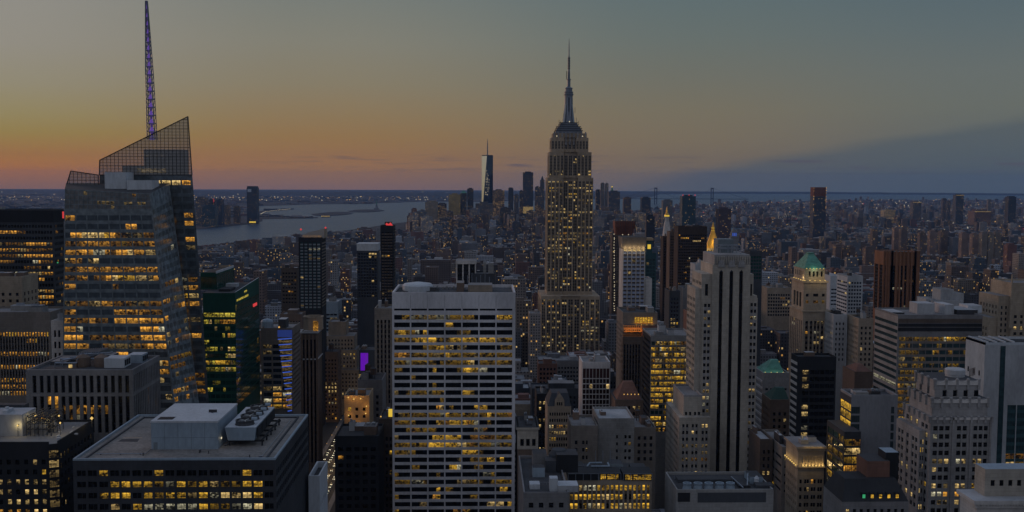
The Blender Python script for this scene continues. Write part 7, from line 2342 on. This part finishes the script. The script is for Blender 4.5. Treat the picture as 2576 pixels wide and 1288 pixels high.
# east side housing blocks and the low city across the east river
for k in range(12000):
    sx, sy = CR.uniform(1480, 2630), 499 + (CR.random() ** 1.15) * 100
    x, Y = G(sx, sy)
    if not inside(BK, x, Y):
        continue
    sc = Y / 6000
    w, d = CR.uniform(10, 48) * max(.8, sc), CR.uniform(12, 36) * max(.8, sc)
    h = CR.choice([8, 9, 10, 12, 14, 18])
    if CR.random() < .05:
        h, w, d = CR.uniform(30, 70), CR.uniform(20, 40), CR.uniform(18, 30)
    add_gen(x - w / 2, x + w / 2, Y, Y + d, h, CR.uniform(-.6, .6), 'east', CR.choice([0, .02, .05, .1]))
for k in range(900):
    sx, sy = CR.uniform(-30, 1400), 489 + CR.random() * 60
    x, Y = G(sx, sy)
    if not inside(NJ, x, Y):
        continue
    w, d = CR.uniform(30, 160), CR.uniform(30, 80)
    add_gen(x - w / 2, x + w / 2, Y, Y + d, CR.choice([8, 10, 14, 20]), CR.uniform(-.6, .6), 'west', .03, CR.choices(PAL, [6, 4, 4, 12, 18, 1, 12, 1, 10, 2])[0])

# how much of each the camera sees: a coarse painter's pass
BW, BH = 1288, 644
idb = np.full((BH, BW), -1, dtype=np.int32)
order = [(g['b'][2], i, None) for i, g in enumerate(GEN)] + [(q['Y'], -2, q) for q in HERO if q['root'] is not None]
order.sort(key=lambda t_: -t_[0])
for Y_, i, q in order:
    if q:
        xl, xr, yt, yb = q['rect'][0], q['rect'][1], q['rect'][2], 1288
    else:
        x0, x1, y0, y1, h = GEN[i]['b']
        pr_ = [proj((a, b_, c)) for a in (x0, x1) for b_, c in ((y0, 0), (y0, h), (y1, h))]
        xl, xr = min(p[0] for p in pr_), max(p[0] for p in pr_)
        yt, yb = min(p[1] for p in pr_), max(p[1] for p in pr_)
        GEN[i]['scr'] = ((xl + xr) / 2, yt, xl, xr)
    a, b_, c, d_ = int(max(0, xl / 2)), int(min(BW, xr / 2 + 1)), int(max(0, yt / 2)), int(min(BH, yb / 2 + 1))
    if b_ > a and d_ > c:
        idb[c:d_, a:b_] = i
cnt = np.bincount(idb[idb >= 0].ravel(), minlength=len(GEN))
rank = np.argsort(-cnt)
SOLO = [int(i) for i in rank[:300] if cnt[i] > 4]
SOLOSET = set(SOLO)
VISC = cnt


def gen_parts(g, solo):
    """wall, bulkhead, water tank ... of one small city building, as builders by part"""
    r = random.Random(g['seed'])
    x0, x1, y0, y1, h = g['b']
    cx, cy = (x0 + x1) / 2, (y0 + y1) / 2
    ca, sa = math.cos(g['rot']), math.sin(g['rot'])
    kw = dict(ca=ca, sa=sa, cx=cx, cy=cy)
    parts = {}
    col, rc = (*g['tint'], g['lit']), (*g['roof'][0], 0)
    us, uo = g['us'], r.randint(0, 900)
    W, D = x1 - x0, y1 - y0
    w = MB()
    near = y0 < 3000 and not g['zone']
    step = near and h > 38 and W > 14 and r.random() < .5
    if step:
        hs = h * r.uniform(.6, .85)
        w.box(x0, x1, y0, y1, 0, hs, 'city_wall', 'city_roof', col=col, tcol=rc, uo=uo, us=us, **kw)
        ix, iy = W * r.uniform(.08, .2), D * r.uniform(.08, .2)
        w.box(x0 + ix, x1 - ix, y0 + iy, y1 - iy, hs, h, 'city_wall', 'city_roof', col=col, tcol=rc, uo=uo + 50, us=us, **kw)
        ax0, ax1, ay0, ay1 = x0 + ix, x1 - ix, y0 + iy, y1 - iy
        g['form'] = 'stepped'
    else:
        w.box(x0, x1, y0, y1, 0, h, 'city_wall', 'city_roof', col=col, tcol=rc, uo=uo, us=us, **kw)
        ax0, ax1, ay0, ay1 = x0, x1, y0, y1
    parts['wall'] = w
    if y0 < 4300 and not g['zone']:
        t = .5
        p = MB()
        pc = (*[min(.6, c * 1.25) for c in g['tint']], 0)
        for q in ((ax0, ax1, ay0, ay0 + t), (ax0, ax1, ay1 - t, ay1), (ax0, ax0 + t, ay0 + t, ay1 - t), (ax1 - t, ax1, ay0 + t, ay1 - t)):
            p.box(*q, h, h + 1.0, 'city_roof', col=pc, **kw)
        parts['parapet'] = p
        b = MB()
        used = []
        for k in range(r.randint(1, 3)):
            bw, bd = r.uniform(.15, .4) * (ax1 - ax0), r.uniform(.2, .4) * (ay1 - ay0)
            bx, by = r.uniform(ax0 + 1, ax1 - 1 - bw), r.uniform(ay0 + 1, ay1 - 1 - bd)
            if any(bx < u[1] and bx + bw > u[0] and by < u[3] and by + bd > u[2] for u in used):
                continue
            used.append((bx, bx + bw, by, by + bd))
            b.box(bx, bx + bw, by, by + bd, h, h + r.uniform(1.5, 5), 'city_roof', col=(*r.choice([g['tint'], (.3, .31, .33), (.12, .12, .12), (.42, .43, .46)]), 0), **kw)
        parts['bulkhead'] = b
        if near and r.random() < .4 and W > 9:
            tx, ty = r.uniform(ax0 + 3, ax1 - 3), r.uniform(ay0 + 3, ay1 - 3)
            if not any(u[0] - 2.5 < tx < u[1] + 2.5 and u[2] - 2.5 < ty < u[3] + 2.5 for u in used):
                tk = MB()
                tk.lathe(tx, ty, [(1.9, h + 3), (2.0, h + 6.6), (.1, h + 8.2)], 'wood_tank', 8, cap=False)
                for a in range(4):
                    ang = a * math.pi / 2 + .78
                    tk.bar((tx + 1.4 * math.cos(ang), ty + 1.4 * math.sin(ang), h), (tx + 1.4 * math.cos(ang), ty + 1.4 * math.sin(ang), h + 3), .15, 'dark_metal', 4, caps=False)
                parts['water_tank'] = tk
                g['tank'] = True
    elif h > 28:
        b = MB()
        b.box(cx - W * .25, cx + W * .2, cy - D * .25, cy + D * .25, h, h + 4, 'city_roof', col=(*g['tint'], 0), **kw)
        parts['bulkhead'] = b
    return parts


MASSNAME = {'': ('low_city_blocks', 'dense carpet of low city blocks spreading to the rivers', 'city blocks'), 'downtown': ('downtown_blocks', 'crowd of small downtown blocks at the feet of the downtown towers', 'city blocks'),
            'east': ('far_city_blocks', 'low far city carpet beyond the east river', 'city blocks'), 'west': ('far_shore_blocks', 'low sheds and houses along the far western shore', 'city blocks')}
mass = {k: MB() for k in MASSNAME}


def merge(dst, src):
    n = len(dst.v)
    dst.v += src.v
    dst.f += [tuple(i + n for i in f) for f in src.f]
    names = {v: k for k, v in src.mats.items()}
    dst.m += [dst.mi(names[m]) for m in src.m]
    dst.uv += src.uv
    dst.c += src.c
    dst.hascol = dst.hascol or src.hascol


for i, g in enumerate(GEN):
    if i in SOLOSET:
        continue
    for mb in gen_parts(g, False).values():
        merge(mass[g['zone']], mb)
for z_, mb in mass.items():
    nm, lb, ct = MASSNAME[z_]
    o = mb.build(nm)
    if o:
        tag(o, lb, ct, None, 'stuff')

# the ones that show largest: each a building of its own, labelled by what tells it apart
LAND = [q for q in HERO if q['short']]
recs = []
for i in SOLO:
    g = GEN[i]
    x0, x1, y0, y1, h = g['b']
    near = y0 < 1150 and not g['zone'] and VISC[i] > 110
    cx, cy = (x0 + x1) / 2, (y0 + y1) / 2
    form = 'low block' if h < 22 else 'slab' if h > 45 and (x1 - x0) > 34 else 'tower' if h > 1.7 * (x1 - x0) and h > 40 else 'mid-rise block'
    root = empty('city_building', (cx, cy, 0), '', 'building', 'filler buildings of the dense city')
    if near:
        col = g['cn'].replace(' ', '_')
        wm = {'brown': 'brown_brick', 'tan': 'tan_brick', 'red_brick': 'red_brick', 'grey': 'granite', 'dark': 'charcoal', 'cream': 'limestone', 'dark_brown': 'brownish', 'white': 'pale_grey', 'slate_blue': 'slate', 'beige': 'limestone_warm'}[col]
        parts = gen_parts(g, True)
        w = MB(); wins = []
        r = random.Random(g['seed'] + 1)
        lit = r.choice([.03, .06, .12, .25, .4])
        sp = F(fh=r.uniform(3.6, 4.3), bw=r.uniform(2.6, 3.6), ww=r.uniform(.4, .62), wh=r.uniform(.45, .6), d=.4, top=r.uniform(2, 5), edge=.8, lit=lit, fam=r.choice('wwoy'), dark='glass_black', wt=(.3, .4, .3), sp=wm)
        zv = 0
        facade(w, wins, (x0, y0, 0), (x1, y0, 0), (x1, y0, h), (x0, y0, h), wm, sp, zv)
        L_side, R_side = ((x0, y1), (x0, y0)), ((x1, y0), (x1, y1))
        for q, vis in ((L_side, cx > 0), (R_side, cx < 0)):
            A_, B2 = q
            if vis and r.random() < .7:
                facade(w, wins, (*A_, 0), (*B2, 0), (*B2, h), (*A_, h), wm, sp, zv)
            else:
                w.poly(((*A_, 0), (*B2, 0), (*B2, h), (*A_, h)), wm)
        w.poly(((x1, y1, 0), (x0, y1, 0), (x0, y1, h), (x1, y1, h)), wm)
        w.poly(((x0, y0, h), (x1, y0, h), (x1, y1, h), (x0, y1, h)), 'city_roof', None, (*g['roof'][0], 0))
        parts['wall'] = w
        if g.get('form'):
            g['form'] = None
            for k in ('parapet', 'bulkhead', 'water_tank'):
                parts.pop(k, None)
            g['tank'] = False
            p = MB()
            for q in ((x0, x1, y0, y0 + .6), (x0, x1, y1 - .6, y1), (x0, x0 + .6, y0 + .6, y1 - .6), (x1 - .6, x1, y0 + .6, y1 - .6)):
                p.box(*q, h, h + 1.2, wm)
            parts['parapet'] = p
            b = MB(); b.box(x0 + (x1 - x0) * .3, x1 - (x1 - x0) * .25, y0 + 6, y1 - 5, h, h + 4.5, wm, 'roof_grey'); parts['bulkhead'] = b
        for n_, mb in parts.items():
            mb.build(n_, root)
        add_windows(root, wins, 100, 6.0)
    else:
        for n_, mb in gen_parts(g, True).items():
            mb.build(n_, root)
    if g.get('form'):
        form = 'stepped ' + form.replace('mid-rise ', '')
    sx, sy = g['scr'][0], g['scr'][1]
    best = min(LAND, key=lambda q: abs((q['rect'][0] + q['rect'][1]) / 2 - sx) - (q['rect'][1] - q['rect'][0]) * .3 + abs(max(q['rect'][2], min(sy, q['rect'][3])) - sy) * 1.0)
    r = best['rect']
    rel = 'left of' if sx < r[0] else 'right of' if sx > r[1] else ('behind' if y0 > best['Y'] else 'in front of')
    detail = 'with water tank' if g.get('tank') else 'with ' + g['roof'][1]
    recs.append((root, g['cn'], form, detail, rel, best['short'], math.hypot((r[0] + r[1]) / 2 - sx, max(r[2], min(sy, r[3])) - sy)))
groups_ = {}
for rc in recs:
    groups_.setdefault(rc[1:6], []).append(rc)
ONAME = ['', 'second', 'third', 'fourth', 'fifth', 'sixth', 'seventh', 'eighth', 'ninth', 'tenth']
for key, lst in groups_.items():
    lst.sort(key=lambda q: q[6])
    cn, form, detail, rel, short = key
    for k, rc in enumerate(lst):
        if len(lst) == 1:
            rc[0]['label'] = '%s %s %s %s %s' % (cn, form, detail, rel, short)
        elif k == 0:
            rc[0]['label'] = '%s %s %s, nearest one %s %s' % (cn, form, detail, rel, short)
        else:
            rc[0]['label'] = '%s %s %s, %s nearest %s %s' % (cn, form, detail, ONAME[min(k, 9)], rel, short)

# ------------------------------------------------------------------ small lights of the city
LR = random.Random(5)
lm = MB()


def dot(x, y, z, r, m):
    lm.lathe(x, y, [(.01, z - r), (r, z), (.01, z + r)], m, 4, cap=False)


for k in range(4200):
    a = LR.choice(AVES)
    s = 480 + 80 * LR.randint(3, 56)
    if LR.random() < .5:
        x, y = a + LR.choice([-10, 10]), LR.uniform(800, 5000)
    else:
        x, y = LR.uniform(-1700, 2500), s + LR.choice([-5, 5])
    if inside(MAN, x, y) and not clash(x - 1, x + 1, y - 1, y + 1):
        dot(x, y, 8, LR.uniform(.4, .7) * (1 + y / 3500), LR.choice(['lamp_amber', 'lamp_amber', 'lamp_white']))
for k in range(1500):
    sx, sy = LR.uniform(1480, 2620), 497 + LR.random() ** 1.3 * 95
    x, y = G(sx, sy)
    if inside(BK, x, y):
        dot(x, y, LR.uniform(14, 24), y / FPX * LR.choice([.45, .5, .6, .8, 1.2]), LR.choice(['lamp_amber', 'lamp_amber', 'lamp_white', 'lamp_white', 'lamp_red'] if LR.random() < .3 else ['lamp_amber', 'lamp_white']))
for k in range(520):
    if LR.random() < .6:
        sx, sy = LR.uniform(0, 1080), LR.choice([498, 499, 500, 505, 507]) + LR.uniform(-1.5, 1.5)
    else:
        sx, sy = LR.uniform(0, 1380), LR.uniform(484, 512)
    x, y = G(sx, sy)
    if inside(NJ, x, y):
        dot(x, y, 20, y / FPX * LR.choice([.4, .5, .65, 1.1]), LR.choice(['lamp_amber', 'lamp_white']))
for k in range(60):      # lamps along the curved pier road
    f = k / 59
    pts = [(648, 548), (655, 541.5), (668, 535), (700, 531), (730, 528)]
    q = f * 3.999
    i = int(q)
    sx, sy = pts[i][0] + (pts[i + 1][0] - pts[i][0]) * (q - i), pts[i][1] + (pts[i + 1][1] - pts[i][1]) * (q - i)
    x, y = G(sx, sy)
    dot(x, y, 9, y / FPX * .55, 'lamp_white')
tag(lm.build('city_lights'), 'countless small street and window lights scattered over the far city', 'lights', None, 'stuff')

for nm, lb, xl, xr, yt, Y, h in (('pier_shed', 'long pier shed with row of bright white windows on the near river bank', 716, 772, 621, 4150, 5), ('ferry_terminal', 'low riverside terminal with amber lit front on far pier', 808, 830, 546, 7700, 10),
                                 ('lit_warehouse', 'long low hall with golden floodlit front near the maroon block', 1842, 1950, 546, 7250, 8), ('lit_depot', 'low white hall with bright windows left of unfinished rust-topped tower', 2032, 2052, 543, 7700, 8)):
    t = T(nm, lb, xl, xr, yt, Y, 24, yt + 12, 'building')
    t.part('wall').box(t.X0, t.X1, Y, Y + 24, 0, max(14, t.Z), 'slate', 'roof_grey')
    b = MB(); n = max(6, int((t.X1 - t.X0) / 9)); zt = max(14, t.Z)
    for k in range(n):
        xx = t.X0 + (t.X1 - t.X0) * (k + .2) / n
        b.box(xx, xx + (t.X1 - t.X0) * .6 / n, Y - .6, Y - .2, zt - 9, zt - 2, 'lit_w3' if nm != 'lit_warehouse' else 'lit_o2')
    b.build('window', t.root)['kind'] = 'stuff'
    t.done()

# lit suspension bridge over the east river, beaded with lamps
t = T('lit_bridge', 'far suspension bridge whose cables are beaded with lamps, left of unfinished tower', 1951, 2046, 545, 6300, 14, 556, 'bridge')
xa, xm, xb = t.X0, P(2010, 545, 6300).x, t.X1
zt = P(2010, 540, 6300).z
for X in (xm - 60, xm + 170):
    b = MB()
    for o_ in (-9, 9):
        b.box(X + o_ - 2.5, X + o_ + 2.5, t.Y, t.Y + 6, 0, zt, 'slate')
    b.box(X - 7, X + 7, t.Y + 1, t.Y + 5, zt - 8, zt, 'slate'); b.box(X - 7, X + 7, t.Y + 1, t.Y + 5, 38, 42, 'slate'); b.build('bridge_tower', t.root)
b = MB(); b.box(xa - 60, xb + 160, t.Y + 1, t.Y + 5, 38, 42, 'slate', bottom=True); b.build('deck', t.root)
b = MB(); c = MB()
pts = []
for k in range(31):
    x = xa - 40 + (xb + 120 - xa) * k / 30
    if x < xm - 60:
        f = (x - xa + 40) / (xm - 20 - xa); z = 44 + (zt - 44) * f ** 1.6
    elif x < xm + 170:
        f = (x - xm + 60) / 230; z = 50 + (zt - 50) * (2 * f - 1) ** 2
    else:
        f = (x - xm - 170) / (xb + 80 - xm - 170); z = 44 + (zt - 44) * (1 - min(1, f)) ** 1.6
    pts.append((x, t.Y - 1, z))
for p, q in zip(pts, pts[1:]):
    b.bar(p, q, .5, 'dark_metal', 4)
for p in pts:
    c.lathe(p[0], p[1] - 1, [(.01, p[2] - 1.6), (1.6, p[2]), (.01, p[2] + 1.6)], 'lamp_white', 4, cap=False)
b.build('main_cable', t.root); c.build('cable_lamp', t.root)['kind'] = 'stuff'
# small white tower with blue lit belfry
t = T('blue_lit_tower', 'pale tower with pyramid cap and blue lit belfry, right of the golden pyramid', 1838, 1858, 596, 2300, 16, 640, 'tower', 'the blue lit belfry tower')
cx, cy = (t.X0 + t.X1) / 2, t.Y + 8
t.part('wall').box(t.X0, t.X1, t.Y, t.Y + 16, 0, t.Z, 'granite')
w = (t.X1 - t.X0) * .36
t.part('belfry').box(cx - w, cx + w, cy - w, cy + w, t.Z, t.z(584), 'granite')
t.part('roof').frustum(cx - w * .9, cx + w * .9, cy - w * .9, cy + w * .9, t.z(584), cx - .4, cx + .4, cy - .4, cy + .4, t.z(572), 'granite')
for k in (-1, 0, 1):
    b = MB(); b.box(cx + k * w * .55 - .9, cx + k * w * .55 + .9, cy - w - .3, cy - w - .05, t.z(594), t.z(586), 'lamp_blue', bottom=True); b.build('lit_opening', t.root)
t.done()

# ------------------------------------------------------------------ the avenue with its traffic
mb = MB(); mb.poly(((-148, 600, 1.62), (-122, 600, 1.62), (-122, 2600, 1.62), (-148, 2600, 1.62)), 'asphalt'); tag(mb.build('road'), kind='structure')
mb = MB()
for k in range(4):
    for y in range(780, 1300, 9):
        mb.poly(((-144 + k * 6 - .1, y, 1.63), (-144 + k * 6 + .1, y, 1.63), (-144 + k * 6 + .1, y + 3, 1.63), (-144 + k * 6 - .1, y + 3, 1.63)), 'white_stone')
tag(mb.build('road_markings'), kind='structure')
for xa, xb in ((-152, -148), (-122, -118)):
    mb = MB(); mb.box(xa, xb, 600, 2600, 0, 1.77, 'granite'); tag(mb.build('pavement'), kind='structure')


def car_proto():
    r = empty('parked_car', (0, 0, 1.63), 'x', 'car', 'cars on the avenue')
    b = MB(); sx = .9
    prof = [(-2.2, .35), (-2.2, .75), (-1.3, .9), (-.7, 1.4), (.9, 1.42), (1.7, .95), (2.25, .85), (2.25, .35)]
    for i in range(len(prof) - 1):
        p, q = prof[i], prof[i + 1]
        b.poly(((-sx, p[0], 1.63 + p[1]), (sx, p[0], 1.63 + p[1]), (sx, q[0], 1.63 + q[1]), (-sx, q[0], 1.63 + q[1])), 'glass_dark' if i in (2, 4) else 'car_paint')
    b.poly([(-sx, p[0], 1.63 + p[1]) for p in prof], 'car_paint'); b.poly([(sx, p[0], 1.63 + p[1]) for p in reversed(prof)], 'car_paint')
    b.build('body', r)
    for s_ in (-.6, .6):
        b = MB(); b.lathe(s_, -2.26, [(.02, 1.63 + .42), (.26, 1.63 + .68), (.02, 1.63 + .94)], 'head_lamp', 8, cap=False); b.build('headlight', r)
    for s_ in (-.85, .85):
        for y in (-1.4, 1.45):
            b = MB(); b.bar((s_ - .1, y, 1.63 + .33), (s_ + .1, y, 1.63 + .33), .33, 'charcoal', 10); b.build('wheel', r)
    return r


surf('car_paint', (.06, .06, .065), .35, .2)
surf('taxi_paint', (.45, .28, .02), .4, .2)
proto = car_proto()
proto.name = 'car'
kids = list(proto.children)
k = 0
LANE = ('first', 'second', 'third', 'fourth')
for ln in range(4):
    y = 815 + LR.uniform(0, 8)
    n = 0
    while y < 1110:
        if k == 0:
            o = proto
        else:
            o = proto.copy(); COL.objects.link(o)
            for c in kids:
                d = c.copy(); COL.objects.link(d); d.parent = o
        o.location = (-145 + ln * 6 + LR.uniform(-.3, .3), y, 1.63)
        n += 1; k += 1
        o['label'] = 'dark car with headlights on in the lit avenue'
        y += LR.choice([7, 8, 11, 16, 26])
lp = None
for y in range(790, 1200, 34):
    for x, s_ in ((-149, 1), (-121, -1)):
        if lp is None:
            lp = empty('street_lamp', (0, 0, 1.77), 'amber street lamp on curved pole beside the lit avenue', 'street lamp', 'street lamps along the avenue')
            b = MB(); b.bar((0, 0, 1.77), (0, 0, 9.5), .12, 'dark_metal', 6); b.bar((0, 0, 9.5), (2.2, 0, 10.2), .08, 'dark_metal', 6); b.build('pole', lp)
            b = MB(); b.lathe(2.3, 0, [(.02, 9.7), (.42, 10.0), (.1, 10.3)], 'lamp_amber', 8, cap=False); b.build('lamp_head', lp)
            o = lp
        else:
            o = lp.copy(); COL.objects.link(o)
            for c in list(lp.children):
                d = c.copy(); COL.objects.link(d); d.parent = o
        o.location = (x, y, 1.77); o.rotation_euler = (0, 0, 0 if s_ > 0 else math.pi)
for y in range(800, 1120, 32):
    spot(-135, y, 11, 2600, (1, .62, .25), 1.0, 'street_lamp_glow')

# ------------------------------------------------------------------ haze
m = bpy.data.materials.new('haze_air')
m.use_nodes = True
t_ = m.node_tree
t_.nodes.clear()
out = N(t_, 'ShaderNodeOutputMaterial')
vol = N(t_, 'ShaderNodeVolumePrincipled')
vol.inputs['Color'].default_value = (.26, .50, 1.0, 1)
vol.inputs['Density'].default_value = 2.2e-5
vol.inputs['Anisotropy'].default_value = 0.0
t_.links.new(vol.outputs[0], out.inputs['Volume'])
MAT['haze_air'] = m
hb = MB()
hb.box(-36500, 36500, -36500, 36500, -3, 580, 'haze_air', bottom=True)
ho = hb.build('haze')
tag(ho, 'thin blue dusk haze filling the air over the city', 'haze', None, 'stuff')
